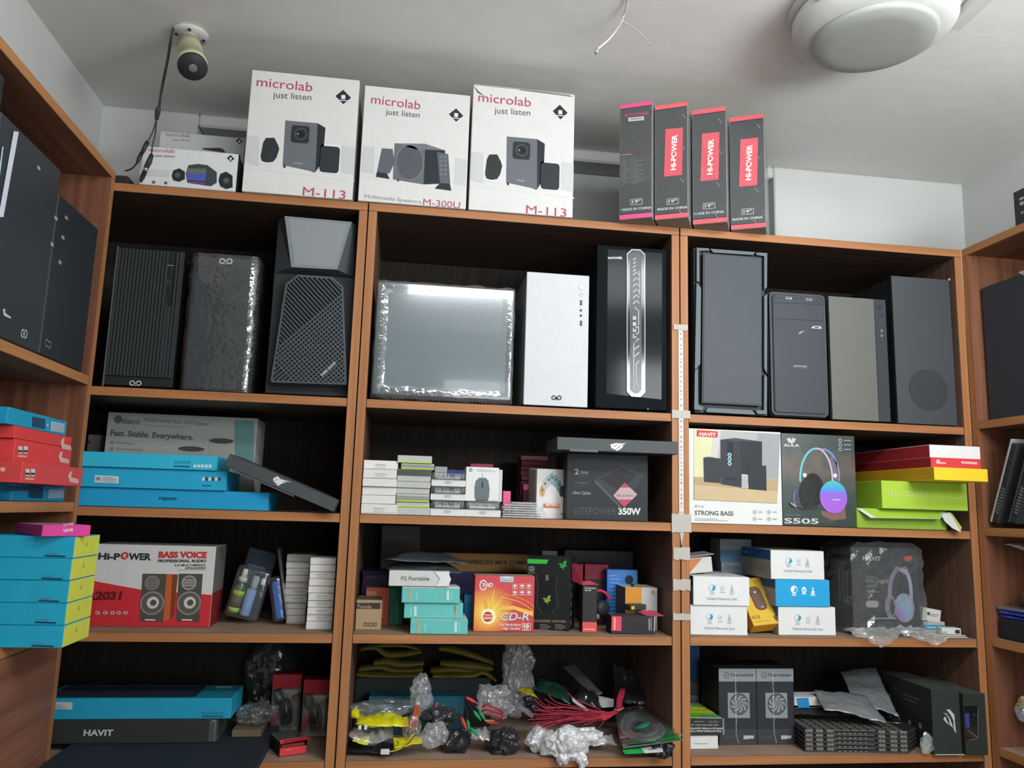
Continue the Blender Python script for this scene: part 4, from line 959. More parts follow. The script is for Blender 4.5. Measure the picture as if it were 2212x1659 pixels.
# ---------------------------------------------------------------- right unit, second shelf
CR(1440,880,2.8653)
def a(b):
    b.P([(168,132),(702,165),(682,593),(167,570)],'#a9aba9',2); b.P([(168,132),(318,140),(270,440),(167,432)],'#cfcfa4',3); b.P([(290,140),(335,142),(300,440),(262,440)],'#c4c2bf',4)
    b.P([(560,157),(702,165),(690,440),(560,435)],'#979a9c',3); b.P([(168,430),(690,445),(682,593),(167,570)],'#b09a76',5); b.P([(168,480),(685,520),(682,593),(167,570)],'#c2ab84',6)
    b.P([(187,140),(315,150),(312,186),(185,178)],'#cc3b40',7); b.T('HAVIT',200,175,302,181,'#eadada',8,h=21,bold=.03)
    b.P([(333,200),(455,210),(455,495),(333,475)],'#33363b',7); b.P([(455,210),(588,212),(588,440),(455,495)],'#2a2c30',7); b.P([(333,200),(420,190),(588,212),(455,210)],'#45484d',8)
    b.P([(375,215),(410,218),(405,360),(372,355)],'#1c1f22',9); 
    for v in (295,322,348): b.C(386,v,13,'#a9c6cc',10); b.C(386,v,8,'#3c6f86',11)
    b.P([(227,310),(330,318),(330,468),(230,460)],'#34363a',9); b.P([(505,355),(612,362),(615,515),(505,505)],'#2c2e31',9); b.P([(227,310),(260,306),(330,318)],'#4a4c50',10)
    b.P([(460,413),(500,418),(500,502),(460,498)],'#b9bcbe',10)
    for i in range(6):
        for j in range(3): b.C(468+j*12,430+i*12,3,'#6b6e70',11)
    b.C(385,435,8,'#23262a',10,ry=4); b.L([(360,440),(430,443)],8,'#1f2225',9)
    b.T('SF116',173,618,228,620,'#8a8c8e',2,h=13,bold=.01); b.T('STRONG BASS',173,665,413,670,'#55585b',2,h=26,bold=.02)
    bars(b,173,688,2,220,10,4,'#a5a6a6',2,4)
    for u in (545,633):
        for v in (647,690): b.C(u,v,15,'#c3c4c4',2); b.G(u,v,7,3,'#8b8d8e',3); b.L([(u+22,v),(u+48,v+1)],7,'#a5a6a7',3)
crt('speaker_carton','white speaker carton with red brand patch and a photo of three black speakers','carton',135,713,142,Z2,'#d8d8d4',y=.008,vb=720,D=.2,art=a,um=430)
for i_,(nm,st) in enumerate((('iri1',[(0,'#4fc3b5'),(.5,'#5aa7c9'),(1,'#b79ac2')]),('iri2',[(0,'#9a5cc8'),(.35,'#7f62cc'),(.5,'#3f8fd0'),(.75,'#3fb3a8'),(1,'#4fa8a8')]))):
    SPECIAL[nm]=ramp(st,'z' if i_ else 'x',.06 if i_ else .03,.13 if i_ else .14)
SPECIAL['smoke']=ramp([(0,'#2b332f'),(.55,'#30413a'),(.8,'#5a5048'),(1,'#2f3a36')],'z',.02,.26,noise=.12)
def a(b):
    b.rect(.001,.001,b.W-.001,b.H-.001,'smoke',1)
    b.P([(740,195),(765,188),(770,205),(778,188),(800,196),(788,218),(770,224),(752,216)],'#b9bcba',3); b.T('AULA',722,242,820,244,'#c5c7c5',3,h=16,bold=.03)
    # headset
    def arc(u,v,ru,rv,a0,a1,w,m,l):
        pts=[(u+ru*math.cos(t),v-rv*math.sin(t)) for t in [a0+(a1-a0)*i/16 for i in range(17)]]; b.L(pts,w,m,l)
    arc(925,440,100,185,1.35,3.25,12,'iri1',3); arc(925,460,100,205,-.02,1.6,12,'#b6a8b8',4); arc(965,440,100,180,-.1,1.75,14,'#8f7f9c',3); arc(985,430,75,165,.6,1.7,7,'#3f8fd0',4)
    b.P([(1010,300),(1050,330),(1062,440),(1035,470),(1030,400),(1000,330)],'#6b6470',3)
    b.C(905,510,70,'#1d2021',4,ry=100); b.C(870,535,52,'#26292a',5,ry=88); arc(865,560,80,100,2.6,3.9,12,'#7a5aa0',4)
    b.C(1030,555,88,'iri2',6,36,ry=97); b.C(852,420,13,'#d0d4d4',6); b.C(1040,422,13,'#d0d4d4',6); b.T('AULA',1022,576,1072,576,'#d4d8e0',8,h=9,bold=.03)
    b.L([(760,590),(770,610),(850,630),(940,622)],10,'#2f3236',7); b.L([(765,592),(800,615)],9,'#9aa0a2',8); b.P([(955,640),(1060,650),(1100,600),(1110,690),(1020,700),(960,670)],'#7a5a52',2)
    b.T('S505',728,717,940,720,'#c3c6c4',3,h=30,bold=.02)
    for i,v in enumerate((205,232,260)): b.G(1073,v,9,4,'#a9aaa6',3); b.L([(1095,v),(1140,v+1)],4,'#a9aaa6',3)
    bars(b,945,690,3,110,12,2,'#5b564f',3,3); b.L([(730,665),(830,666)],3,'#7a7c78',3)
crt('headset_carton','dark headset carton with a glowing blue and purple headset','carton',713,1172,168,Z2,'#2a3430',y=.006,vb=740,D=.1,art=a,um=940)
# pile of flat cartons turned to the right
def turned(name,label,corner,ur,vtn,z,m,ang,L_,W_=None,art=None,fm={},ysh=-.09,group=None,H=None):
    p=hy(corner[0],corner[1],ysh); p.z=z+.0006; M=Matrix.Translation(p)@Matrix.Rotation(ang,4,'Z'); b=MB(M); b.front()
    b.W=W_ or b.q(ur,corner[1])[0]; b.H=H or b.q(corner[0],vtn)[1]; b.D=L_
    b.box(0,b.W,0,b.D,0,b.H,m,.001,fm)
    if art: art(b)
    b.zt=p.z+b.H; b.o=b.build(name,label=label,cat='carton',group=group); return b
g='flat cartons piled at the right end of the second shelf'
# lowest: open green carton with its flap hanging out
b=turned('keyboard_box','open lime green carton at the bottom of the pile, white lining and flap showing',(1182,748),1735,622,Z2,'#9bbf3a',.0,.13,art=None,ysh=-.004,fm={'f':'#84a534'},group=g)
def f(c):
    H=c.H; vs=[(0,-.0006,H-.002),(c.W*.99,-.0006,H-.004),(c.W*.86,-.022,H-.022),(.09*c.W,-.024,H-.024)]
    c.add(vs,[(3,2,1,0)],'#cfcfcb'); c.add([(x,y+.0012,z_+.001) for x,y,z_ in vs],[(0,1,2,3)],'#9bbf3a')
kid(b,'front_flap',f)
def f(c):
    W=c.W; pts=[(W-.02,-.004,c.H-.006),(W+.006,-.006,c.H-.004),(W+.032,-.010,.004),(W+.022,-.022,-.004),(W+.0,-.020,.006),(W-.018,-.018,c.H*.45)]
    c.add(pts,[(0,5,4,3,2,1)],'#d0d0cc'); c.add([(x+.001,y+.0015,z_) for x,y,z_ in pts],[(0,1,2,3,4,5)],'#a9cc3c')
    c.add([(W+.006,-.0065,c.H-.004),(W+.014,-.003,c.H-.006),(W+.038,-.006,.008),(W+.032,-.0105,.004)],[(3,2,1,0)],'#b9d93e')
kid(b,'side_flap',f)
def a(b):
    b.T('LED LCD PRO',1370,545,1620,552,'#c3d68a',2,h=28); b.L([(1370,551),(1850,568)],2,'#c3d68a',2)
b=turned('lamp_carton','lime green carton with outlined lettering, second from the bottom of the pile',(1335,602),1865,452,b.zt,'#a4c63c',.0,.17,art=a,ysh=-.025,group=g)
b=turned('phone_carton','bright yellow carton sticking out over the shelf end',(1660,466),1992,369,b.zt+.0,'#e8c72a',math.radians(2),.45,fm={'l':'#c99a22'},ysh=-.125,group=g)  # left face a darker yellow: its shade is put into the colour
def a(b):
    b.P([(1665,335),(1672,322),(1688,324),(1690,338),(1728,342),(1728,350),(1670,348)],'#dcb0ae',2); b.P([(1822,333),(1922,339),(1920,354),(1822,348)],'#d9a5a2',2)
b=turned('red_box','flat red carton with a pale mark, under the white ended one',(1638,372),1948,310,b.zt,'#cf3b42',math.radians(1),.43,fm={'l':'#96262e'},art=a,ysh=-.105,group=g)  # left face a deeper red, shade painted into it as well
b=turned('red_box','red carton with a plain white end, topmost of the pile',(1630,296),1943,230,b.zt,'#dcdad8',math.radians(1),.42,fm={'l':'#a92c35','t':'#8a8a88'},ysh=-.10,group=g)
# ================================================================ third shelf
def on(u,v,z): return hz(u,v,z).y
# ---------------------------------------------------------------- left unit
CR(0,1080,2.9105)
def a(b):
    W,H=b.W,b.H; b.P([(540,500),(620,515),(895,565),(1100,580),(1350,597),(1318,800),(540,800)],'#c22a33',1)
    b.T('Hi-P',618,372,755,376,'#2b2c2f',3,h=42,bold=.04); b.C(785,350,24,'#c22a33',3); b.P([(775,335),(800,345),(786,350),(798,368),(770,354),(782,349)],'#cfcfcf',4); b.T('WER',808,374,950,377,'#2b2c2f',3,h=42,bold=.04)
    b.T('BASS VOICE',997,361,1300,363,'#c22a33',3,h=38,bold=.05); b.T('PROFESSIONAL AUDIO',994,391,1297,391,'#2b2c2f',3,h=18,bold=.03)
    b.T('2.0 MULTIMEDIA',1097,416,1295,415,'#4b4c4f',3,h=13,bold=.02); b.T('SPEAKERS',1165,434,1295,432,'#4b4c4f',3,h=12,bold=.02); b.L([(1115,440),(1295,438)],2,'#77787a',3)
    b.T('R2031',545,625,762,625,'#5c1418',3,h=52,bold=.05,shear=.1)
    for i,u in enumerate((615,663,708,747,790)): b.C(u,709,14,'#cfc7c4',3,ry=10); b.C(u,709,8,'#6b3c3e',4,ry=5)
    for u0,uu in ((898,958),(1126,1190)):
        k=u0-898; b.P([(u0,463),(u0+150,465),(u0+128,768),(u0-18,760)],'#4a4742',3)
        b.C(uu,520,46,'#6a665f',4); b.G(uu,520,43,5,'#b9b5ac' if k else '#8b877d',5)
        for d in (-16,0,16): b.L([(uu-38,520+d),(uu+38,520+d)],5,'#b9b5ac' if k else '#7b776d',6)
        b.C(uu,648,78,'#56534d',4); b.G(uu,648,70,10,'#85817a',5); b.C(uu+5,645,38,'#c5c2bb',6); b.C(uu+8,645,20,'#4b4945',7); b.L([(uu-45,752),(uu+20,754)],8,'#d8d5cc',7)
    b.P([(1048,465),(1120,468),(1092,735),(1025,768)],'#b85a2a',3); b.P([(1085,467),(1120,468),(1092,735),(1070,745)],'#7a3418',4)
def right_(b):
    b.clamp=None; b.right(b.W); b.rect(0.001,.001,b.D-.001,b.H*.42,'#7a2026',1); b.rect(.001,b.H*.42,b.D-.001,b.H-.001,'#6d6c6b',1); b.front()
crt('speaker_carton','white and red carton with large pictures of two bookshelf speakers, on the third shelf','carton',560,1338,285,Z3,'#c9c8c6',y=.078,vb=800,D=.115,art=lambda b:(a(b),right_(b)),um=1000)
# cleaning kits in clear blister packs
def kit(name,label,uc,vb,lean,y,parts):
    p=hy(uc,vb,y); p.z=Z3+.002; M=Matrix.Translation(p)@Matrix.Rotation(lean,4,'Y'); return M,empty(name,M,label,'cleaning kit','blister packed screen cleaning kits')
CR(480,1140,6.912)
ybk=hz(30,1330,Z3).y; lean=math.radians(13)
def lean_M(u,v,y,a,yaw=0): p=hy(u,v,y); p.z=max(p.z,Z3+.004); return Matrix.Translation(p)@Matrix.Rotation(a,4,'Y')@Matrix.Rotation(yaw,4,'Z')
M=lean_M(270,1430,.15,lean); M.translation.z=Z3+.021; r=empty('cleaning_kit',M,'leaning clear pack with a green labelled spray bottle and a pale blue cloth roll','cleaning kit','blister packed screen cleaning kits')
s=1/650.
h_=.145
b=MB(); b.box(-.030,.040,.012,.014,-.004,h_+.012,'#1f2c38|p',.002); b.build('backing_card',r)
b=MB(); b.lathe([(.012,0),(.0135,.002),(.0135,.055),(.012,.064),(.0075,.072),(.0075,.075)],'#51603c|g',20,c=(-.020,-.004,.0)); bo=b.build('bottle',r)
c=MB(); c.lathe([(.0138,.004),(.0138,.014)],'#a3bf5a',20,c=(-.020,-.004,.0)); c.lathe([(.0138,.042),(.0138,.054)],'#9cc03c',20,c=(-.020,-.004,.0)); c.lathe([(.01385,.0145),(.01385,.0415)],'#54573f',20,c=(-.020,-.004,.0)); c.build('label',bo)
c=MB(); c.lathe([(.0105,.075),(.0105,.084),(.0095,.086)],'#c9ccca|p',20,c=(-.020,-.004,.0)); c.lathe([(.0075,.086),(.0065,.102),(.005,.106)],'#d3d5d3|p',16,c=(-.020,-.004,.0)); c.build('spray_cap',bo)
c=MB(); c.lathe([(.011,.002),(.012,.006),(.012,.062),(.010,.066)],'#7f9bc4|r',16,c=(.008,-.004,-.002)); c.build('cloth_roll',r)
c=MB(); c.lathe([(.008,.066),(.009,.075),(.009,.092),(.006,.098)],'#9aa3a3|p',16,c=(.010,-.004,-.002)); c.lathe([(.005,.078),(.006,.082),(.006,.09),(.004,.094)],'#d3d5d5|p',12,c=(.028,-.001,0)); c.build('brush',r)
b=MB(); b.box(-.038,.043,-.022,.0115,-.008,.115,'film',.010,seg=3,smooth=True); b.build('clear_blister',r)
b=MB(); b.box(-.022,.022,.0105,.0118,.108,.118,'#46586a|p',.001); b.build('header_print',r)
M=lean_M(880,1420,.135,-math.radians(11)); M.translation.z=Z3+.016; r=empty('cleaning_kit',M,'second clear cleaning pack seen edge on, with a bright blue cloth','cleaning kit','blister packed screen cleaning kits')
b=MB(); b.box(.012,.014,-.02,.06,-.004,.165,'#3b3f40|p',.0008); b.build('backing_card',r)
b=MB(); b.box(-.012,.006,-.012,.03,-.002,.088,'#2d62b0|r',.005,seg=2); b.build('cloth',r)
b=MB(); b.box(-.018,.0115,-.022,.04,-.006,.10,'film',.008,seg=2); b.build('clear_blister',r)
b=MB(); b.box(.0145,.016,-.022,.004,-.005,.162,'film2',.0005); b.build('card_edge',r)
# two stacks of small white adapter boxes
g='small white boxes stacked at the right of the third shelf'
w1=['lowest','second','third','fourth','fifth','sixth','seventh','eighth','ninth','topmost']
vs_=[1315,1215,1115,1015,910,810,715,610,505,397]; z=Z3
for i,vt in enumerate(vs_):
    def a(b,i=i,vt=vt):
        if i in (3,4,7,9): b.T('TENDA',1065+ (15 if i>4 else -20),vt+48,1230,vt+44,'#8f8c87',2,h=20); b.L([(1085,vt+68),(1200,vt+65)],4,'#aaa7a2',2)
        b.L([(945,vt+98),(1300,vt+94)],2,'#8c8984',2)
    b=crt('adapter_box','small white box, '+w1[i]+' in the stack beside the cleaning packs'+(' from below' if 0<i<9 else ''),'box',(955,955,960,935,935,940,950,955,955,965)[i],(1240,1245,1255,1265,1275,1285,1290,1300,1310,1360)[i],vt,z,'#cfccc6' if i<9 else '#aeaba6',y=.145+(i%3)*.003,vb=vt+100,D=.085,art=a,group=g,um=1110,yaw=(-.03,.02,0)[i%3]); z=b.zt
g='small white boxes stacked against the shelf side'
vs_=[1405,1300,1195,1090,980,870,765,660,555,450]; z=Z3
for i,vt in enumerate(vs_):
    def a(b,i=i,vt=vt):
        if i in (1,2,3,4,7): b.T('TENDA',1395,vt+52,1580,vt+46,'#8a8883',2,h=20); b.L([(1415,vt+74),(1550,vt+70)],4,'#aaa7a2',2)
        b.L([(1260,vt+102),(1670,vt+98)],2,'#8c8984',2)
    b=crt('adapter_box','small white box, '+w1[i]+' in the stack against the shelf side'+(' from below' if 0<i<9 else ''),'box',(1250,1260,1268,1275,1283,1283,1293,1303,1308,1315)[i],(1640,1650,1655,1660,1668,1675,1682,1688,1694,1700)[i],vt,z,'#dedbd5',y=.055+(i%2)*.003,vb=vt+105,D=.085,art=a,group=g,um=1470,yaw=(0,.01)[i%2]); z=b.zt
# ---------------------------------------------------------------- middle unit, third shelf
CR(740,1120,2.9892)
def a(b):
    b.P([(62,545),(245,545),(244,584),(61,582)],'#3a332c',2); b.T('Tenda',92,578,188,579,'#9c8d74',3,h=22,bold=.02)
    for u in (138,168,198): b.R(u,672,u+22,695,'#4a4236',2); b.R(u+5,678,u+17,689,'#b49a74',3)
b=crt('router_carton','small brown cardboard carton with a dark name band, far left of the third shelf','carton',80,252,526,Z3,'#a88f6c',y=.058,vb=723,D=.075,art=a,fm={'t':'#7c6c55'})
kid(b,'open_flap',lambda c:c.box(.002,c.W-.004,c.D-.002,c.D+.018,c.H-.002,c.H+.0006,'#8f7d63',.0003))
crt('orange_box','coral orange box behind the small brown carton','box',147,300,446,Z3,'#c35c46',y=.137,vb=690,D=.06,fm={'t':'#6e4a3c'},art=lambda b:(b.R(150,468,218,498,'#cf8a7a',2),b.L([(262,500),(258,640)],8,'#d8836c',2)))
crt('teal_box','dark teal box beside the coral orange box','box',302,392,442,Z3,'#2f7a6d',y=.140,vb=690,D=.06,fm={'t':'#3a4a44'},art=lambda b:b.L([(352,530),(348,680)],10,'#5c8f84',2))
crt('purple_box','dark purple box at the back left of the third shelf','box',122,296,336,Z3,'#3a2c52',y=.225,vb=640,D=.08,art=lambda b:b.T('AV M',150,386,270,390,'#7a6f8a',2,h=20,bold=.02))
crt('dark_carton','dark greyish carton high at the back left corner','carton',240,495,45,Z3,'#3b3533',y=.315,vb=640,D=.07,art=lambda b:b.R(250,52,485,150,'#4b4441',1))
g='teal card boxes stacked in front'
def tl(label,u0,u1,vt,vb,z,flip,y,yaw=0,**k):
    def a(b):
        s0=u0+ (45 if not flip else (u1-u0)-55); b.P([(s0,vt+4),(s0+12,vt+4),(s0+12,vb-4),(s0,vb-4)],'#d0a070',2)
        x0=u0+15 if flip else u0+65; 
        b.P([(x0+50,vt+22),(x0+68,vt+22),(x0+66,vb-12),(x0+48,vb-12)],'#b7e0dc',2) if flip else b.P([(u1-85,vt+14),(u1-68,vt+14),(u1-70,vb-12),(u1-88,vb-12)],'#b7e0dc',2)
        b.P([(x0+25,vt+30),(x0+34,vt+30),(x0+33,vb-14),(x0+24,vb-14)],'#95cdc8',2); b.P([(u1-58,vt+20),(u1-50,vt+20),(u1-52,vb-16),(u1-60,vb-16)],'#95cdc8',2)
    return crt('card_box',label,'box',u0,u1,vt,z,'#66bdb6',y=y,vb=vb,D=.12,art=a,group=g,yaw=yaw,**k)
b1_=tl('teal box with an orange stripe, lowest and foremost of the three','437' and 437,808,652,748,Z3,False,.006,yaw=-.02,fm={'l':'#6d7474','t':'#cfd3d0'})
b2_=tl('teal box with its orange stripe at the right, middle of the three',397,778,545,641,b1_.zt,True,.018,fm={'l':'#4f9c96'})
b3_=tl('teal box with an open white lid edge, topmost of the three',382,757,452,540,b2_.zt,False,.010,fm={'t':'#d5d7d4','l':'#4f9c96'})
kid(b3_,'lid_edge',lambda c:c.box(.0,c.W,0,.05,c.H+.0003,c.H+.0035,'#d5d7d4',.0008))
b=crt('radio_box','white box with grey lettering on top of the teal boxes','box',299,690,338,b3_.zt+.004,'#c9cac6',y=.006,vb=431,D=.09,art=lambda b:b.T('F2 Portable',378,398,560,400,'#7f8180',2,h=24,bold=.03),um=480)
kid(b,'end_tab',lambda c:(c.prism([(c.W-.03,0.001),(c.W-.002,.002),(c.W+.004,c.H*.5),(c.W-.004,c.H-.002),(c.W-.035,c.H-.001),(c.W-.022,c.H*.5)],.0006,.0022,'#dcdcd9')))
zb=b.zt
def sheet(name,label,cat,pts,m,z=None,nu=14,nv=10,amp=.006,seed=1,group=None,thick=.0008,M=None,parent=None,puff=0,freq=9,seal=None):
    """crumpled pouch or bag: four corners (world), double walled, puffed in the middle"""
    from mathutils import noise as N
    P=[Vector(p) for p in pts]; O=sum(P,Vector())/4; FITZ[0]=O.z; b=MB(Matrix.Translation(O)); R=random.Random(seed)
    nrm=((P[1]-P[0]).cross(P[3]-P[0])).normalized(); off=Vector((R.random()*50,R.random()*50,R.random()*50))
    vs=[];fs=[]
    for side in (1,-1):
        for j in range(nv+1):
            for i in range(nu+1):
                s,t=i/nu,j/nv; q=P[0]*(1-s)*(1-t)+P[1]*s*(1-t)+P[2]*s*t+P[3]*(1-s)*t
                e=min(1,4*min(s,1-s))*min(1,4*min(t,1-t)); d=abs(N.noise(q*freq*6+off))*amp*2.2+N.noise(q*freq*1.7+off)*amp*1.6
                vs.append(fit(q+nrm*(d+side*(thick+puff*e)))-O)
    n=(nu+1)*(nv+1)
    for j in range(nv):
        for i in range(nu):
            a=j*(nu+1)+i; fs.append((a,a+1,a+nu+2,a+nu+1)); fs.append((n+a,n+a+nu+1,n+a+nu+2,n+a+1))
    edge=[i for i in range(nu+1)]+[j*(nu+1)+nu for j in range(1,nv+1)]+[nv*(nu+1)+i for i in range(nu-1,-1,-1)]+[j*(nu+1) for j in range(nv-1,0,-1)]
    for k in range(len(edge)): a_,c_=edge[k],edge[(k+1)%len(edge)]; fs.append((a_,n+a_,n+c_,c_))
    b.add(vs,fs,m,seal!='flat'); return b.build(name,parent,label,cat,group)
def lump(name,label,cat,c,r,m,seed=1,amp=.25,n=22,group=None,parent=None,floor=None,freq=3):
    """crumpled plastic: a creased closed bag; r = three radii"""
    from mathutils import noise as N
    FITZ[0]=c[2]; r=tuple(x*.86 for x in r); M=Matrix.Translation(c); b=MB(M); off=Vector((seed*7.3,seed*3.1,seed*5.7)); bm=bmesh.new(); bmesh.ops.create_icosphere(bm,subdivisions=5 if n>35 else 4,radius=1)
    vs=[]
    for v in bm.verts:
        d=v.co.normalized(); q=Vector((d.x*r[0],d.y*r[1],d.z*r[2]))*(3.2/.10)+off
        k=1+amp*(1.3*N.noise(d*1.5+off)+.8*(1-2.2*abs(N.noise(q*.9)))+.6*(1-2.2*abs(N.noise(q*2.1+off)))+.22*(1-2*abs(N.noise(q*4.3))))
        p=Vector((d.x*r[0],d.y*r[1],d.z*r[2]))*k
        if floor is not None: p.z=max(p.z,floor-c[2]+.0006)
        w_=fit(p+Vector(c)); vs.append(w_-Vector(c))
    bm.verts.index_update(); b.add(vs,[tuple(v.index for v in f.verts) for f in bm.faces],m,False); bm.free(); return b.build(name,parent,label,cat,group)
P3=lambda u,v,y:hy(u,v,y)
# dark foil pouches on the radio box
g='dark foil pouches on the white radio box'
zp=zb
sheet('foil_pouch','dark shiny foil pouch, lower one on the white box','pouch',[P3(290,328,.02),P3(770,362,.015),P3(640,255,.10),P3(300,275,.11)],'gunmetal',amp=.003,seed=4,group=g,puff=.003)
sheet('foil_pouch','dark shiny foil pouch with a pointed tip, upper one of the heap','pouch',[P3(275,262,.01),P3(835,296,.03),P3(640,225,.12),P3(470,212,.13)],'gunmetal',amp=.003,seed=8,group=g,puff=.002)
crt('blue_box','small blue box between the teal boxes and the red disc carton','box',784,850,490,Z3,'#2473ab',y=.12,vb=690,D=.05,art=lambda b:b.R(784,495,850,545,'#3f86b0',1))
crt('blue_strip_box','bright blue box end above the red disc carton','box',770,893,352,Z3,'#2a8fd2',y=.16,vb=600,D=.05) if 0 else None
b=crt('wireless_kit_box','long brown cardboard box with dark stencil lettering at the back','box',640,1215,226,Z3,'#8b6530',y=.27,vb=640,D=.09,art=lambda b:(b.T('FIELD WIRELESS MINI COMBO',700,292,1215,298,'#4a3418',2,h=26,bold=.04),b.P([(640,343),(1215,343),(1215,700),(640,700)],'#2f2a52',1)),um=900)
# CD-R
SPECIAL['cdr']=ramp([(0,'#f7e9a0'),(.13,'#f2cb45'),(.27,'#e08a35'),(.42,'#c4303a'),(1,'#b8262f')],'z',.005,.165,noise=.02,radial=(.035,-.0004,.045))
def a(b):
    b.rect(.0005,.0005,b.W-.0005,b.H-.0005,'cdr',1); c0=b.q(940,632); R=random.Random(2)
    for i in range(46):
        t=R.uniform(-.2,PI+.9); L=R.uniform(.03,.085); d=(math.cos(t),math.sin(t)); e=(c0[0]+d[0]*L,c0[1]+d[1]*L)
        if not(.002<e[0]<b.W-.002 and .002<e[1]<b.H-.002): continue
        w=R.uniform(.0006,.0018); s_=(c0[0]+d[0]*.012,c0[1]+d[1]*.012); b.poly([(s_[0]-d[1]*w,s_[1]+d[0]*w),(s_[0]+d[1]*w,s_[1]-d[0]*w),e],R.choice(['#f5dc6a','#f3c84a','#ecb048']),2+i*.03)
    for rx,m in ((230,'#eaa53e'),(255,'#e8893a')):
        pts=[(940+rx*math.cos(t)*1.25+60,690-rx*math.sin(t)*.95+40) for t in [.55+1.0*i/10 for i in range(11)]]; [b.L(pts[i:i+2],7,m,3.6+.05*i) for i in range(10)]
    b.P([(1000,575),(1100,562),(1225,600),(1232,632),(1110,588),(1000,592)],'#efc04a',3)
    b.C(940,632,50,'#f8efc0',4); b.C(937,634,32,'#b8323a',5); b.R(910,618,966,626,'#e8c9b0',6); b.R(908,632,968,652,'#e9a07a',6)
    b.G(908,430,22,7,'#efe5dd',4,ry=30); b.T('YDD',895,442,968,442,'#efe5dd',4,h=26,bold=.04,shear=.15)
    b.T('CD-R',1015,660,1205,658,'#8b8e92',5,h=48,bold=.02,shear=.25); b.T('CD-R',1012,657,1202,655,'#d8dadb',6,h=48,bold=.01,shear=.25)
    b.T('52x 700MB 80min',1012,693,1152,693,'#e8d5c5',4,h=14,bold=.03); b.T('High Quality',1030,716,1148,716,'#e8d5c5',4,h=14,bold=.03)
    b.O(1158,678,1212,722,3,'#efe5dd',5); b.T('10',1168,706,1202,706,'#f2ebe4',5,h=22,bold=.05); b.L([(1170,714),(1200,714)],4,'#efe5dd',5)
    for i,u in enumerate((1112,1158,1202)):
        for v in (436,478): b.O(u-16,v-14,u+16,v+16,2,'#ecc9bd',4.3); b.C(u,v-2,11,'#f0e6df',5,ry=7); b.L([(u-13,v+12),(u+13,v+12)],3,'#ecc9bd',5)
    b.P([(1015,372),(1105,374),(1103,412),(1016,408)],'#b5c3c3',4); b.P([(1030,374),(1092,376),(1062,388)],'#d5dddd',5); b.L([(1020,396),(1100,399)],3,'#8a9a9a',5)
b=crt('disc_carton','red and yellow sunburst carton of recordable discs','carton',850,1237,370,Z3,'#c23a3e',y=.052,vb=730,D=.055,art=a,fm={'t':'#b9a06c'})
kid(b,'seal_sticker',lambda c:(c.top(c.H),c.rect(.062,0,.098,.03,'#a9b7b7',1)))
# black mouse carton with green marks
def snake(b,u,v,k,m,l=3):
    b.P([(u-30*k,v-12*k),(u-8*k,v-14*k),(u-2*k,v-2*k),(u+10*k,v-28*k),(u+30*k,v-30*k),(u+22*k,v-8*k),(u+28*k,v+8*k),(u+8*k,v+14*k),(u+10*k,v+34*k),(u-2*k,v+18*k),(u-20*k,v+12*k),(u-10*k,v+2*k)],m,l)
def a(b):
    b.P([(1188,260),(1330,266),(1318,293),(1187,290)],'#3bbf45',2)
    snake(b,1420,302,1.0,'#2f9a45'); snake(b,1318,525,.95,'#7fae3a')
    b.R(1199,308,1243,358,'#45484a',2); b.G(1221,322,12,6,'#c97a4a',3,0,2.2); b.G(1221,322,12,6,'#4a9ac0',3,2.2,4.2); b.G(1221,322,12,6,'#7fbf4a',3,4.2,6.28)
    b.L([(1252,360),(1262,430),(1255,560),(1290,612)],5,'#4a4e4c',2); b.L([(1388,365),(1375,440),(1392,560),(1350,612)],5,'#3f4341',2); b.L([(1315,365),(1315,400)],4,'#b9bcba',2); b.L([(1327,365),(1327,400)],4,'#b9bcba',2)
    b.P([(1262,370),(1385,375),(1378,600),(1268,600)],'#15181a',1)
    b.T('DEATHADDER CHROMA',1205,668,1445,672,'#8f7a6a',2,h=15,bold=.03)
    for u in (1273,1372): bars(b,u,685,4,75,9,2,'#8b8e8c',2,3)
def rt(b):
    b.clamp=None; b.right(b.W)
    for i in range(7): b.rect(.012,.012+i*.022,.03,.024+i*.022,'#55595a',1)
    b.front()
b=crt('mouse_carton','black glossy mouse carton with bright green band and green marks','carton',1188,1466,245,Z3,'#1b1e1f|c',y=.110,vb=735,D=.07,art=lambda b:(a(b),rt(b)),yaw=-.40,fm={'t':'#3d4142'})
kid(b,'hanging_tab',lambda c:c.box(.03,c.W-.04,c.D*.5,c.D*.5+.001,c.H+.0003,c.H+.012,'#4b5054|g',.0003))
crt('dark_carton','long dark grey carton lying high at the back right of the third shelf','carton',1430,1875,208,Z3,'#3c3f42',y=.31,vb=640,D=.08)
crt('maroon_box','maroon box behind the tall narrow black box','box',1562,1715,296,Z3,'#7e2338',y=.20,vb=640,D=.07,art=lambda b:b.P([(1562,392),(1715,392),(1715,640),(1562,640)],'#231d20',1))
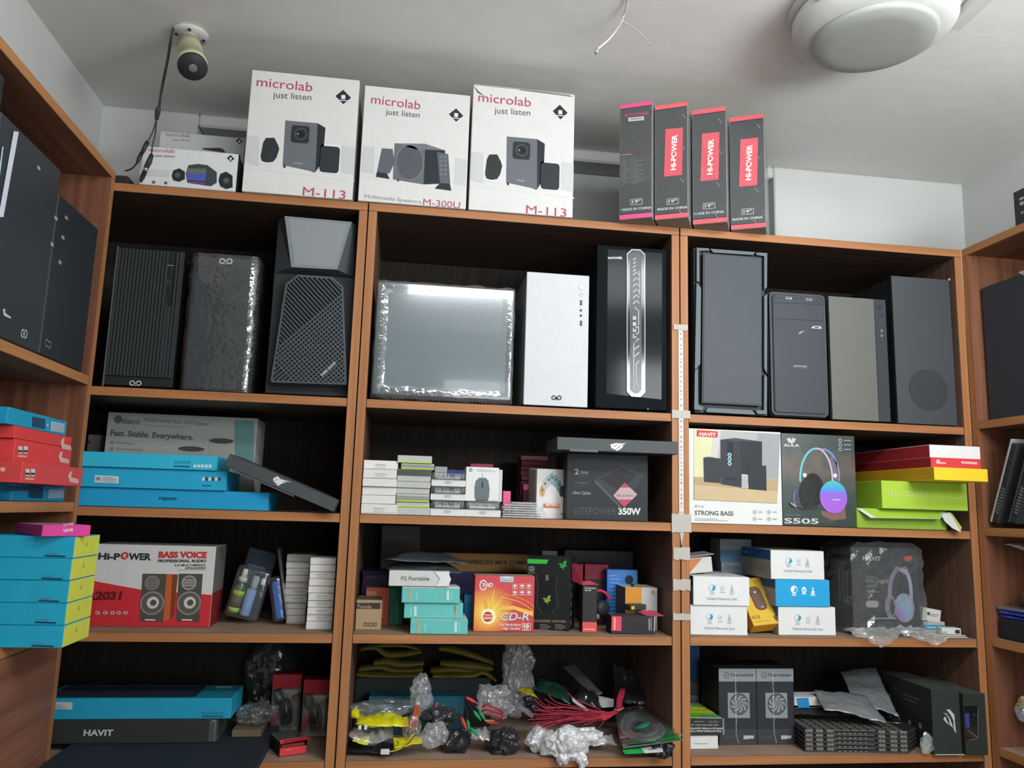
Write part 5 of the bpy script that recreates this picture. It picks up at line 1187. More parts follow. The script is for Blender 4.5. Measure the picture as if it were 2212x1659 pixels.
# tall narrow black and coral box with open top
def a(b):
    b.P([(1549,668),(1641,670),(1640,734),(1548,733)],'#dd5552',2); b.L([(1560,714),(1628,716)],5,'#f0c5c0',3)
    b.T('The Optical Mouse',1562,452,1636,455,'#cfcfcf',2,h=8,bold=.03); b.T('High quality',1562,466,1605,467,'#cfcfcf',2,h=8,bold=.03)
CR(740,1120,2.9892)
b=crt('mouse_carton','tall narrow black carton with coral base and open coral flaps','carton',1549,1643,432,Z3,'#2e2a2c',y=.056,vb=734,D=.035,art=a)
def f(c):
    W,H,D=c.W,c.H,c.D
    c.prism([(-.0012,H),(-.0012,H+.05),(-.0005,H+.05),(-.0005,H)],-D,-.001,'#b3b0ae')
kid(b,'side_flap',f)
def f(c): c.add([(-.0008,.0,c.H),(-.0008,0,c.H+.048),(-.024,.018,c.H+.052),(-.022,.02,c.H+.008)],[(0,1,2,3)],'#8f2c3c'); c.add([(-.0014,.0012,c.H),(-.0014,.0012,c.H+.048),(-.0246,.0192,c.H+.052),(-.0226,.0212,c.H+.008)],[(3,2,1,0)],'#7b2634')
kid(b,'back_flap',f)
kid(b,'top_flap',lambda c:c.add([(.001,.001,c.H+.0005),(c.W+.004,-.004,c.H+.002),(c.W-.012,c.D,c.H+.009),(.001,c.D,c.H+.006)],[(0,1,2,3)],'#d8566a'))
# headset hanging behind with red band
r0=P3(1660,560,.135); r=empty('headset',Matrix.Translation(r0),'dark headset with a red band standing behind the coral based carton','headset')
b=MB(); pts=[P3(1625+75*math.cos(t)+30,560-95*math.sin(t),.135)-r0 for t in [.4+i*.26 for i in range(11)]]; b.tube(pts,.0042,'#b02c44|p',8); b.build('headband',r)
b=MB(); b.lathe([(.012,-.012),(.02,-.008),(.021,.006),(.012,.012)],'#2b2c2e|p',20,c=P3(1672,580,.135)-r0,axis=Vector((.5,-1,0))); b.build('ear_cup',r)
b=MB(); b.tube([P3(1650,600,.13)-r0,P3(1648,650,.12)-r0],.004,'#8b8d8e|p'); b.build('microphone_arm',r)
CR(740,1120,2.9892)
SPECIAL['bluep']=ramp([(0,'#1d64b8'),(.5,'#2c86d6'),(1,'#1f3f6a')],'x',0,.14)
crt('adapter_carton','bright blue carton with white text lines at the back right','carton',1706,1905,330,Z3,'bluep',y=.17,vb=640,D=.05,art=lambda b:(bars(b,1728,368,11,70,24,1,'#8fbfe8',2,4),b.C(1850,395,28,'#1f2d3a',2)))
def a(b):
    b.rect(0,0,b.W*.50,b.H,'#d08a2e',1); b.T('V-SOL',1985,492,2022,494,'#8b8490',2,h=10); b.C(2003,474,8,'#b05a6a',2)
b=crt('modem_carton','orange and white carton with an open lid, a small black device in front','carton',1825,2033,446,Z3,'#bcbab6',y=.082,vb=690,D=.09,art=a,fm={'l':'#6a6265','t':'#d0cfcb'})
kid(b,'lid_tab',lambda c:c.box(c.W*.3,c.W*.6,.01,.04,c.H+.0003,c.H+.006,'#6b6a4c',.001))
def a(b):
    b.P([(1738,630),(1800,632),(1800,726),(1733,724)],'#d84a5c',2); b.P([(1752,640),(1762,640),(1760,720),(1750,720)],'#e8a5a8',3)
    b.P([(1975,645),(1984,645),(1984,722),(1976,722)],'#9a9a9a',2); b.P([(1990,640),(1996,640),(1996,722),(1990,722)],'#8a8a8a',2); b.L([(2014,632),(2012,728)],5,'#c0bdbb',2)
b=crt('card_reader_box','low black box with a coral end panel, in front of the orange and white carton','box',1735,2017,630,Z3,'#2f292b',y=.030,vb=730,D=.048,art=a,fm={'l':'#241f21','t':'#4a4548'})
kid(b,'open_flap',lambda c:(c.add([(c.W-.02,0,c.H+.001),(c.W+.02,-.008,c.H+.003),(c.W+.006,.035,c.H+.010),(c.W-.035,.035,c.H+.008)],[(0,1,2,3)],'#d0435c'),c.add([(c.W-.02,.0,c.H-.0002),(c.W+.02,-.008,c.H+.0018),(c.W+.006,.035,c.H+.0088),(c.W-.035,.035,c.H+.0068)],[(3,2,1,0)],'#b9b4b2')))
zt=b.zt
p=hy(1858,605,.045); p.z=zt+.0105; M=Matrix.Translation(p)@Matrix.Rotation(.35,4,'Z'); b=MB(M); b.box(0,.050,0,.030,0,.014,'#3b3b3a|p',.003,seg=2); b.front(); b.rect(.003,.003,.012,.011,'#b9c02c',2); b.top(.014); b.rect(.02,.012,.034,.018,'#a9aaa8',2)
b.o=b.build('splitter_box',label='small dark grey gadget with a yellow socket lying on the low black box',cat='gadget')
# ---------------------------------------------------------------- right unit, third shelf
CR(1440,1140,2.8653)
def onu(label,u0,u1,vt,vb,z,y,blue=False,yaw=0,D=.16):
    def a(b):
        w='#e8eef0' if blue else '#a9b2b8'; k=(u1-u0)/350; x=lambda t:u0+(t-165)*k; yv=lambda t:vt+(t-292)*(vb-vt)/195
        C0='#e3eef2' if blue else '#d2d8da'
        b.C(x(283),yv(363),21,C0,2); b.G(x(283),yv(363),21,3,'#dfeaf0' if blue else '#b9cdd8',3); b.P([(x(286),yv(345)),(x(303),yv(358)),(x(300),yv(376)),(x(286),yv(385)),(x(280),yv(378)),(x(288),yv(362))],'#2a90bd' if not blue else '#2a9cd8',3)
        b.C(x(348),yv(368),16,'#cfe6f2' if blue else '#ccd3d6',2,ry=19); b.L([(x(338),yv(375)),(x(358),yv(360))],3,'#2f9fd6' if blue else '#aab5bb',3); b.L([(x(340),yv(365)),(x(356),yv(378))],3,'#2f9fd6' if blue else '#aab5bb',3)
        b.L([(x(405),yv(350)),(x(405),yv(372))],8,w,2); b.C(x(405),yv(380),10,w,2)
        for uu,n in ((283,2),(348,1),(405,2)):
            for i in range(n): b.L([(x(uu-14),yv(395+i*11)),(x(uu+14),yv(396+i*11))],5,w,2)
        if not blue: b.T('Optical Network Unit',x(248),yv(443),x(438),yv(449),'#9ca6ba',2,h=15,bold=.015)
    def side(b):
        b.clamp=None; b.left(b.D); b.rect(0,b.H*.66,b.D,b.H,'#2a5c96' ,1); 
        for i in range(3): b.rect(b.D*.35+i*.012,b.H*.78,b.D*.35+i*.012+.007,b.H*.86,'#7fa3cc',2)
        b.rect(b.D*.6,b.H*.25,b.D*.85,b.H*.4,'#8f8f8c',2); b.front()
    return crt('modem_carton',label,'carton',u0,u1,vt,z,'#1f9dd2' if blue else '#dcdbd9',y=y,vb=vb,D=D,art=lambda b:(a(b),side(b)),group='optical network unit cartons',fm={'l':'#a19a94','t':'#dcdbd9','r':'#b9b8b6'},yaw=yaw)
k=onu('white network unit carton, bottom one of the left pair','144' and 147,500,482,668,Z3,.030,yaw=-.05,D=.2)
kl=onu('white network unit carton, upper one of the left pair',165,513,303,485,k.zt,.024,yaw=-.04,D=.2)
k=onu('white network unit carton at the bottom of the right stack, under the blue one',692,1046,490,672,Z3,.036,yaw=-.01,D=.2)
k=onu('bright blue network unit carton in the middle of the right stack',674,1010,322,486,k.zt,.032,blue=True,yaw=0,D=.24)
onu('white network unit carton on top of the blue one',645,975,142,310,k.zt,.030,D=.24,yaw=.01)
# tilted yellow mouse carton between the stacks
A=hz(515,655,Z3); B_=hz(698,658,Z3); C_=.0
W_y=(B_-A).length; yaw=math.atan2(B_.y-A.y,B_.x-A.x)
M=Matrix.Rotation(yaw,4,'Z')@Matrix.Rotation(-math.radians(38),4,'X')@Matrix.Rotation(-.13,4,'Y')
M=Matrix.Translation(A+Vector((0,0,.0012))-M@Vector((0,.034,0)))@M
b=MB(M); b.D=.034; b.W=W_y; b.front(0); ang=38
# box: the printed face looks out and up; a leaning slab resting on its lower edge
hgt=.135; b.box(0,b.W,0,b.D,0,hgt,'#d0962c',.0012,{'f':'#d8b23c'})
def py(c):
    W,H=c.W,hgt; c.front(); c.rrect(W*.32,H*.30,W*.74,H*.80,W*.17,'#5a4034|p',2,8); c.rrect(W*.345,H*.315,W*.715,H*.785,W*.16,'#70574b|p',3,8); c.C2=None
    c.disc((W*.52,H*.68),.003,'#d8d0c0',4); c.disc((W*.56,H*.36),.004,'#d8d0c0',4,ry=.0012); c.ring((W*.72,H*.9),.005,.001,'#a8842c',2); c.rrect(W*.06,H*.14,W*.34,H*.20,.002,'#a8802c',2)
    c.rrect(W*.10,H*.155,W*.28,H*.185,.001,'#c9a040',3); c.disc((W*.84,H*.13),.005,'#8a6a2c',2); c.disc((W*.86,H*.08),.005,'#8a6a2c',2); c.rect(W*.08,H*.07,W*.6,H*.078,'#b08c30',2)
py(b); b.o=b.build('mouse_carton',label='yellow carton with a dark mouse picture, tilted back between the white cartons',cat='carton')
# cartons behind
def a(b): b.T('imou',345,80,375,80,'#3d4650',2,h=9); bars(b,345,92,2,110,9,3,'#6b747c',2,4); b.P([(330,137),(525,137),(525,204),(330,204)],'#4a6f8e',1)
k0=crt('camera_carton','grey blue carton in the shade, lower of two at the back','carton',340,534,213,Z3,'#8c979f',y=.20,vb=430,D=.07,art=lambda b:(b.T('imou',355,227,385,228,'#3d4650',2,h=9),bars(b,355,236,3,130,9,2,'#6d767e',2,4),b.P([(400,290),(532,285),(532,345),(440,320)],'#7fa0bc',2)))
crt('camera_carton','grey blue carton with a darker base, upper of two at the back','carton',331,526,70,k0.zt,'#79858e',y=.20,vb=205,D=.07,art=a)
crt('white_box','small pale box low behind the yellow carton','box',520,560,350,Z3,'#b3b2ae',y=.19,vb=500,D=.05)
p=hy(133,258,.06); b=frame(133,280,165,Z3,y=.09,vb=258,D=.12); pz=kl.zt
M=Matrix.Translation((.848,.07,pz+.0015))@Matrix.Rotation(-.10,4,'Y')@Matrix.Rotation(.10,4,'Z'); b=MB(M); b.front(); b.W=b.q(283,235)[0]; b.D=.12; b.H=.038
b.box(0,b.W,0,b.D,0,b.H,'#c9c7c3',.001,{'f':'#c9c7c3','t':'#d5d4d1'}); b.poly([(0,.002),(0,b.H-.002),(b.W*.6,b.H-.002)],'#c07a4c',1)
b.o=b.build('open_carton',label='small white and orange carton with an open lid, on top of the left pair',cat='carton')
kid(b,'lid',lambda c:c.add([(0,-.004,c.H+.002),(c.W+.006,-.004,c.H+.005),(c.W+.006,.05,c.H+.010),(0,.05,c.H+.008),(0,-.004,c.H+.0032),(c.W+.006,-.004,c.H+.0062),(c.W+.006,.05,c.H+.0112),(0,.05,c.H+.0092)],[(3,2,1,0),(4,5,6,7),(0,1,5,4),(1,2,6,5),(2,3,7,6),(3,0,4,7)],'#b5b5b3'))
# headset carton in a clear bag
CR(1440,1140,2.8653)
SPECIAL['iri3']=ramp([(0,'#a05aa8'),(.45,'#8f6aa8'),(1,'#7f97a8')],'z',0,.03,radial=(.118,-.0004,.047))
def a(b):
    b.T('HAVIT',1213,200,1325,205,'#a5a8a6',2,h=24,bold=.03); b.P([(1470,178),(1515,172),(1520,192),(1498,206),(1468,200)],'#b8303c',2)
    b.T('RGB GAMING',1235,340,1380,345,'#6f7074',2,h=22,bold=.02); b.T('HEADSET',1235,368,1310,370,'#6f7074',2,h=16,bold=.02); bars(b,1238,306,1,90,8,1,'#77797b',2,4); bars(b,1235,385,2,90,10,3,'#77797b',2,4)
    c=b.q(1272,472); k=b.k(1272,472); b.rrect(c[0]-42*k,c[1]-20*k,c[0]+42*k,c[1]+20*k,18*k,'#8f8f94',2)
    def arc(u,v,ru,rv,a0,a1,w,m,l): b.L([(u+ru*math.cos(t),v-rv*math.sin(t)) for t in [a0+(a1-a0)*i/14 for i in range(15)]],w,m,l)
    arc(1440,400,60,145,.9,3.5,26,'#7c7486',2); arc(1462,420,50,160,-.3,1.9,22,'#9c93a8',3)
    b.L([(1415,255),(1420,240),(1438,258),(1460,250),(1475,240),(1490,262)],8,'#8a7a98',4)
    b.C(1385,490,38,'#77707f',3,ry=68); b.C(1395,490,16,'#3a3840',4,ry=50); b.C(1470,495,66,'#8f879c',4,ry=85); b.C(1468,495,56,'iri3',5,ry=72)
    b.L([(1270,560),(1420,560)],7,'#8f9290',5)
def sd(b):
    b.clamp=None; b.left(b.D); 
    for q_ in ([(.10,.14),(.112,.15),(.108,.09),(.098,.06)],[(.085,.15),(.095,.155),(.093,.08),(.083,.055)],[(.066,.15),(.078,.155),(.075,.08),(.068,.06)]): b.poly([(p[0]*b.D/.13,p[1]*b.H/.2) for p in q_],'#6f7274',1)
    b.front()
b=crt('headset_carton','black headset carton with a pale headset picture, inside a loose clear bag','carton',1152,1562,125,Z3,'#232827',y=.045,vb=590,D=.13,art=lambda b:(a(b),sd(b)),yaw=.03,fm={'l':'#1f2836'})
b.M2=b.M
from mathutils import noise as NZ
def bagaround(c,seed=3,gap=.006):
    R=random.Random(seed); W,D,H=c.W,c.D,c.H; per=[]
    for i in range(10): per.append((-gap+(W+2*gap)*i/10,-gap))
    for i in range(4): per.append((W+gap,-gap+(D+2*gap)*i/4))
    for i in range(10): per.append((W+gap-(W+2*gap)*i/10,D+gap))
    for i in range(4): per.append((-gap,D+gap-(D+2*gap)*i/4))
    n=len(per); vs=[]; fs=[]; nz=14
    for j in range(nz+1):
        for i,(x,y) in enumerate(per):
            t=j/nz; d=Vector((x-W/2,y-D/2)).normalized(); a=.0045+.010*abs(NZ.noise(Vector((x*28,y*28,t*7+seed))))
            if t<.10: a+=.012*(1-t/.1)*(y<0)
            z=.002+(H+.012)*t+.006*NZ.noise(Vector((x*20,y*20,9)))*(t>.9); k=a-.004+ (0 if t<.93 else -.03*(t-.93)/.07)
            vs.append((x+d.x*k,y+d.y*k if y>0 else min(y+d.y*k,-.0035),max(z,.001)))
    for j in range(nz):
        for i in range(n): k=(i+1)%n; fs.append((j*n+i,j*n+k,(j+1)*n+k,(j+1)*n+i))
    fs.append(tuple(nz*n+i for i in range(n))); c.add(vs,fs,'film2')
kid(b,'plastic_bag',bagaround)
def skirt(c):
    # the surplus of the bag spilling over the shelf edge
    vs=[];fs=[]; nu,nv=22,9
    for j in range(nv+1):
        for i in range(nu+1):
            s,t=i/nu,j/nv; x=-.035+(c.W+.07)*s; y=-.006-.055*t-.012*math.sin(s*9); 
            yy=c.M.translation.y+y; drop=0
            z=.012*(1-t)+.004+.016*abs(NZ.noise(Vector((s*9,t*5,1))))+.010*abs(NZ.noise(Vector((s*23,t*11,4))))
            if yy<.0: z-= min(.05,(-yy)*1.3*math.sin(PI*min(1,max(0,s*1.05)))**.7+0)*(1 if .12<s<.92 else .2)
            if yy>-.004: z=max(z,.003)
            vs.append((x,y,z))
    for j in range(nv):
        for i in range(nu): a_=j*(nu+1)+i; fs.append((a_,a_+nu+1,a_+nu+2,a_+1))
    c.add(vs,fs,'film3')
kid(b,'bag_skirt',skirt)
# small white box on a blue one, and the flat network plate with a plug adapter
CR(1440,1140,2.8653)
k=crt('plug_box','small blue and white box lying beside the bagged carton','box',1592,1720,572,Z3,'#2f96bb',y=.10,vb=600,D=.05,yaw=-.1,art=lambda b:bars(b,1600,585,1,60,8,2,'#9fd0e0',2,5)) if 0 else None
p=hz(1600,612,Z3); p.y=.085; 
k=frame(1590,1722,560,Z3,y=.085,vb=600,D=.045); k.H=.030; k.box(0,k.W,0,k.D,0,k.H,'#b5b6b3',.001); k.front(); k.rect(.0,.010,k.W,.022,'#2f96bb',2); k.rect(.008,.014,.04,.018,'#9fd0e0',3); k.o=k.build('plug_box',label='small white box with a blue band, under the tilted white one',cat='box')
p=hy(1583,545,.082); M=Matrix.Translation((p.x,.084,Z3+.0345))@Matrix.Rotation(.16,4,'Y'); b=MB(M); b.W=.052; b.box(0,b.W,0,.04,0,.034,'#cfcdc9',.001); b.front(); b.rect(.012,.016,.020,.024,'#55565a',2); b.rect(.022,.020,.045,.0215,'#8a8a8c',2); b.rect(.022,.016,.042,.0175,'#8a8a8c',2)
b.o=b.build('plug_box',label='tiny white box with grey print, tilted on the blue banded one',cat='box')
A=hz(1675,690,Z3); M=Matrix.Translation((A.x-.005,.004,Z3+.0006))@Matrix.Rotation(.02,4,'Z'); b=MB(M); b.box(0,.098,0,.055,0,.004,'#a9aaa4|p',.001); b.box(.002,.094,.002,.05,.0045,.0075,'#bcbbb4|p',.001); b.top(.0075); b.rect(.03,.01,.05,.014,'#3a3b3c',2); b.build('network_plate',label='flat pale grey device plate lying at the right end of the third shelf',cat='device')
M=Matrix.Translation((A.x+.030,.018,Z3+.0087))@Matrix.Rotation(-.12,4,'Z'); r=empty('network_adapter',M,'small white network adapter with a square socket, on the flat plate','adapter')
b=MB(); b.box(0,.05,0,.03,0,.016,'#cfcfcb|p',.002,seg=2); b.build('housing',r); b=MB(); b.box(.034,.046,-.0008,-.0001,.003,.012,'#2c2d2e|p',.0003); b.build('socket',r)
# ================================================================ bottom shelf
# ---------------------------------------------------------------- left unit
CR(0,1370,2.9105)
M=Matrix.Translation((-.588,-.13,Z4+.0006)); xr=hz(1690,690,.662).x; b=MB(M); b.W=xr+.588; b.box(0,b.W,0,.40,0,.016,'#2a3038',.003,seg=2); b.top(.016)
R=random.Random(4)
for i in range(14): 
    x=R.uniform(.05,b.W-.1); y=R.uniform(.02,.2); b.line((x,y),(x+R.uniform(.01,.03),y+R.uniform(-.004,.004)),.0006,'#4a535c',1)
b.build('keyboard_box',label='wide flat dark box at the bottom left, sticking out under the boxes',cat='box')
zb=Z4+.0006+.016
def a(b): b.T('HAVIT',525,637,710,637,'#c5c7c8',2,h=38,bold=.03); b.L([(1357,540),(1345,672)],5,'#7c7f80',2); b.P([(1330,538),(1357,540),(1357,546),(1330,544)],'#8a8d8e',2)
b=crt('keyboard_box','black box with wide white lettering under the blue box','box',240,1355,537,zb,'#2e3130',y=.088,vb=680,D=.17,art=a,um=900,fm={'r':'#3a3d3d'})
kid(b,'wrapping_film',lambda c:c.box(c.W*.96,c.W+.004,-.002,c.D*.6,.002,c.H-.003,'film2',.001))
z2=b.zt
def a(b):
    b.P([(330,425),(457,427),(455,473),(330,470)],'#b9bdbc',2); bars(b,340,445,2,80,14,1,'#7f8585',3,5)
    for i in range(5): b.G(1282+i*28,496,8,3,'#1a6a84',2)
    b.L([(1272,515),(1405,517)],7,'#1b4a78',2)
b=frame(240,1455,402,z2,y=.090,vb=525,D=.135); b.H=b.q(1000,403)[1]; b.box(0,b.W,0,b.D,0,b.H,'#1f97b8',.001,{'t':'#1f86a4'}); b.front(); a(b)
b.top(b.H); b.rect(.012,.012,b.W-.085,b.D-.008,'#232a3c',1)
for j in range(5):
    y=.022+j*.022
    for i in range(22): b.rrect(.02+i*((b.W-.11)/22),y,.02+i*((b.W-.11)/22)+(b.W-.11)/26,y+.017,.002,'#343b4c',2,2)
b.rect(b.W-.062,b.D-.036,b.W-.022,b.D-.014,'#a5b5b8',2)
b.build('keyboard_box',label='long blue keyboard box with a keyboard picture on its top, on the bottom shelf',cat='box')
crt('brown_box','low brown cardboard piece under clear bags, right of the black lettered box','box',1455,1640,600,zb,'#6b5c48',y=.13,vb=690,D=.10)
lump('plastic_bag','crumpled clear bag lying on the brown cardboard piece','bag',(-.205,.18,Z4+.060),(.042,.04,.024),'film2',seed=3,amp=.3,n=34,floor=None)
lump('dark_bag','large dark crinkled bag at the back, behind the clear bag','bag',(-.20,.355,Z4+.11),(.075,.030,.098),'filmd',seed=6,amp=.12,n=34,floor=Z4)
SPECIAL['mgrey']=lambda:mat('#8d8a84')
def blister(label,u0,u1,vt,vb,y,yaw=0):
    b=frame(u0,u1,vt,Z4,y=y,vb=vb,D=.045,yaw=yaw); b.H=b.q((u0+u1)/2,vt)[1]; r=empty('mouse_carton',b.M,label,'carton','red and grey windowed mouse cartons')
    W,H,D=b.W,b.H,b.D
    c=MB(b.M); c.box(0,W,.006,D,0,H*.76,'#7b7872',.001); c.front(.006); c.clamp=(W,H*.76)
    c.poly([(0,.05*H),(W*.30,.20*H),(W*.30,.42*H),(0,.30*H)],'#a02438',1); c.poly([(W*.66,.48*H),(W,.56*H),(W,.70*H),(W*.66,.60*H)],'#8c2434',1); c.poly([(W*.35,.74*H),(W*.98,.76*H),(W*.98,.62*H),(W*.62,.58*H)],'#a5a198',1)
    c.rect(W*.62,H*.03,W*.78,H*.075,'#9a4044',2); c.rect(W*.80,H*.03,W*.95,H*.075,'#a5a19a',2); c.build('backing',r)
    c=MB(b.M); c.box(0,W,0,D,H*.762,H,'#c2303c',.0012); c.build('header',r)
    c=MB(b.M); c.lathe([(.001,-.034),(.013,-.030),(.0165,-.012),(.0155,.012),(.012,.027),(.001,.031)],'#26262a|g',22,c=(W*.52,.0035,H*.36),axis=Vector((-.12,0,1))); c.lathe([(.001,-.02),(.010,-.016),(.013,0),(.010,.018),(.001,.02)],'#26262a|g',18,c=(W*.25,.004,H*.60),axis=Vector((-.2,0,1))); c.build('mouse',r)
    c=MB(b.M); c.box(W*.02,W*.98,-.012,.0055,H*.02,H*.755,'film',.006,seg=2); c.build('clear_window',r)
blister('red headed mouse carton with a clear window, left of the pair','1700' and 1702,1888,252,640,.235)
blister('red headed mouse carton with a clear window, right of the pair by the shelf side',1897,2062,285,692,.180)
# small open red carton lying in front
CR(470,1400,6.404)
A=hz(850,1512,Z4); B_=hz(1232,1462,Z4); M=Matrix.Translation(A+Vector((0,0,.0006)))@Matrix.Rotation(math.atan2(B_.y-A.y,B_.x-A.x),4,'Z'); b=MB(M); b.front(); b.W=(B_-A).length; b.D=.085; b.H=b.q(850,1318)[1]
W,H,D=b.W,b.H,b.D
b.box(0,.0012,0,D,0,H,'#1f1c1e',0,{'l':'#241f22'}); b.box(W-.0012,W,0,D,0,H,'#1f1c1e',0); b.box(.0012,W-.0012,0,D,0,.0012,'#1f1c1e',0); b.box(.0012,W-.0012,D-.0012,D,.0012,H,'#1f1c1e',0); b.box(0,W,.018,D,H,H+.0012,'#4b4c4f|g',0)
b.box(.0012,W-.0012,0,.0012,.0012,H*.62,'#cf3c3c',0); b.front(); b.rect(W*.2,H*.42,W*.45,H*.47,'#e08a85',2)
b.o=b.build('mouse_carton',label='small open carton with a coral red end and flap, before the windowed cartons',cat='carton')
kid(b,'open_flap',lambda c:(c.add([(0,-.002,H*.93),(W+.010,-.006,H+.004),(W+.002,.018,H+.003),(.004,.018,H+.002)],[(0,1,2,3)],'#d8484a'),c.add([(0,-.002,H*.92),(W+.010,-.006,H+.003),(W+.002,.018,H+.0018),(.004,.018,H+.0012)],[(3,2,1,0)],'#b03338')))
kid(b,'inner_flap',lambda c:(c.prism([(.004,H*.62),(W-.004,H*.62),(W-.006,H*.85),(.006,H*.80)],-.006,-.005,'#8f2a30')))
# ---------------------------------------------------------------- middle unit
CR(740,1380,5.946)
crt('dark_carton','long dark green black carton at the back of the bottom shelf','carton',125,1900,500,Z4,'#20292a',y=.27,vb=1000,D=.11,um=900)
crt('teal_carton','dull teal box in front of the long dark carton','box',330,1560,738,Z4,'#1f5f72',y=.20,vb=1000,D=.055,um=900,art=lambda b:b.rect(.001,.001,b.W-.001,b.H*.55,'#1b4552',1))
g='folded yellow cable packs on the long dark carton'
def pack(label,pts,w,y,seed,m='#6f662c'):
    """a flat folded loop of cable in its sleeve, seen from its side"""
    w*=1.7; P=smoothpts([hy(u,v,y) for u,v in pts],5); O=P[0]; b=MB(Matrix.Translation(O)); R=random.Random(seed)
    n=10; vs=[];fs=[]
    for i,p in enumerate(P):
        t=i/(len(P)-1); k=w*(.35+.65*math.sin(PI*min(.93,max(.1,t)))**.5)*(1+.15*R.random())
        for j in range(n): a=2*PI*j/n; vs.append(p-O+Vector((0,math.cos(a)*.028,math.sin(a)*k)))
    for i in range(len(P)-1):
        for j in range(n): q=(j+1)%n; fs.append((i*n+j,i*n+q,(i+1)*n+q,(i+1)*n+j))
    fs.append(tuple(range(n-1,-1,-1))); fs.append(tuple((len(P)-1)*n+j for j in range(n)))
    b.add(vs,fs,m,True); return b.build('cable_pack',label=label,cat='cable pack',group=g)
Y=.30
nm=['lowest left pack','second left pack from below','third left pack from below','top left pack']
for i,pts in enumerate([[(180,440),(500,465),(800,470),(1020,450)],[(200,380),(480,350),(700,400),(1030,380)],[(400,300),(560,285),(760,320),(1040,300)],[(230,120),(420,100),(560,190),(800,185),(1010,150)]]):
    pack('dull yellow folded cable pack, '+nm[i],pts,.0055,Y+(i%2)*.02,i)
pack('dull yellow folded cable pack, arched over the top left ones',[(350,85),(560,70),(800,75),(990,130)],.004,Y+.03,9)
for i,pts in enumerate([[(1150,460),(1400,480),(1680,455),(1800,420),(1960,520)],[(1120,400),(1400,380),(1700,390),(1900,375)],[(1250,300),(1500,325),(1700,345),(1920,370)],[(1230,110),(1400,130),(1650,200),(1930,300)]]):
    pack('dull yellow folded cable pack, '+nm[i].replace('left','right'),pts,.0060 if i else .0045,Y+(i%2)*.02,i+20,'#857720' if i==0 else '#6b602a')
# bags in front
def LP(u,v,y): return hy(u,v,y)
c=LP(1010,720,.13); lump('plastic_bag','tall crumpled clear bag standing between the teal box and the yellow bag','bag',tuple(c),(.024,.025,.040),'film3',seed=11,amp=.35,n=36,freq=4)
c=LP(560,880,.10); lump('plastic_bag','wide clear bag lying behind the bright yellow one','bag',tuple(c),(.075,.03,.016),'film2',seed=12,amp=.3,n=34)
def bagT(name,label,pts,m,**k): return sheet(name,label,'bag',pts,m,**k)
P_y=[LP(170,1040,.055),LP(850,1075,.050),LP(810,1150,.035),LP(240,1150,.035)]
b=sheet('cable_bag','bright yellow cable sleeve in a clear bag, left end of the bottom shelf','bag',[LP(165,1105,.03),LP(850,1130,.03),LP(825,1030,.10),LP(205,975,.10)],'#d8cf1c|g',amp=.006,seed=5,puff=.008,nu=20,nv=10)
q=LP(240,1120,.045); s_=MB(Matrix.Translation(q)); s_.front()
b2=MB(b.matrix_world.copy()); o=[LP(205,1095,.028)-b.matrix_world.translation,LP(250,1090,.028)-b.matrix_world.translation,LP(240,1150,.026)-b.matrix_world.translation,LP(208,1145,.026)-b.matrix_world.translation]
b2.add([v-Vector((0,.012,0)) for v in o],[(0,1,2,3)],'#cfcdd0'); o2=[v+Vector((.013,0,.000)) for v in o]; b2.add([v-Vector((0,.012,0)) for v in o2],[(0,1,2,3)],'#cfcdd0'); b2.build('printed_label',b)
p=LP(65,960,.06); lump('yellow_bag','tiny bright yellow bag end sticking out at the left shelf side','bag',(max(p.x,.036),.06,p.z),(.010,.012,.010),'#cfc81c|g',seed=2,amp=.2,n=18)
sheet('plastic_bag','whitish crumpled bag with a yellow green card inside, lowest at the left','bag',[LP(70,1330,.03),LP(640,1330,.03),LP(660,1130,.10),LP(110,1190,.10)],'film3',amp=.010,seed=14,puff=.012,nu=22,nv=12)
sheet('yellow_card','crumpled yellow green card inside the whitish bag','card',[LP(125,1345,.026),LP(330,1345,.026),LP(345,1270,.05),LP(130,1285,.05)],'#c9c72c',amp=.004,seed=15,puff=.002)
sheet('black_sleeve','flat black sleeve along the front left edge of the bottom shelf','sleeve',[LP(15,1445,.030),LP(640,1480,.022),LP(650,1345,.10),LP(60,1350,.10)],'#232122|g',amp=.003,seed=16,puff=.003)
b=sheet('yellow_card','yellow card marked with a black 3, lying near the white connector','card',[LP(665,1425,.012),LP(1025,1350,.012),LP(1000,1265,.05),LP(650,1280,.05)],'#d6cb1e',amp=.002,seed=17,puff=.0008)
b2=MB(b.matrix_world.copy()); b2.front(); 
c0=LP(700,1345,.006)-b.matrix_world.translation; b2.F=Matrix.Translation(c0)@Matrix.Rotation(math.radians(60),4,'X'); b2.text('3',(-.004,-.004),(.004,-.004),'#3a3412',3,h=.010); b2.build('digit',b)
# white plug with yellow and black lead
w0=LP(545,1455,.002); r=empty('video_plug',Matrix.Translation(w0),'white connector on a yellow and black lead at the shelf front','connector')
b=MB(); b.box(-.010,.010,-.004,.006,-.005,.006,'#d3cfd0|p',.0015); b.build('connector',r)
b=MB(); b.tube([p-w0 for p in smoothpts([LP(610,1450,.004),LP(720,1420,.006),LP(800,1360,.012),LP(880,1270,.022),LP(930,1200,.03)],5)],.0014,'#c9bd2c|p'); b.build('yellow_wire',r)
b=MB(); b.tube([p-w0 for p in smoothpts([LP(612,1456,.006),LP(725,1430,.008),LP(815,1365,.014),LP(895,1275,.024),LP(935,1205,.032)],5)],.0012,'#3a3228|p'); b.build('black_wire',r)
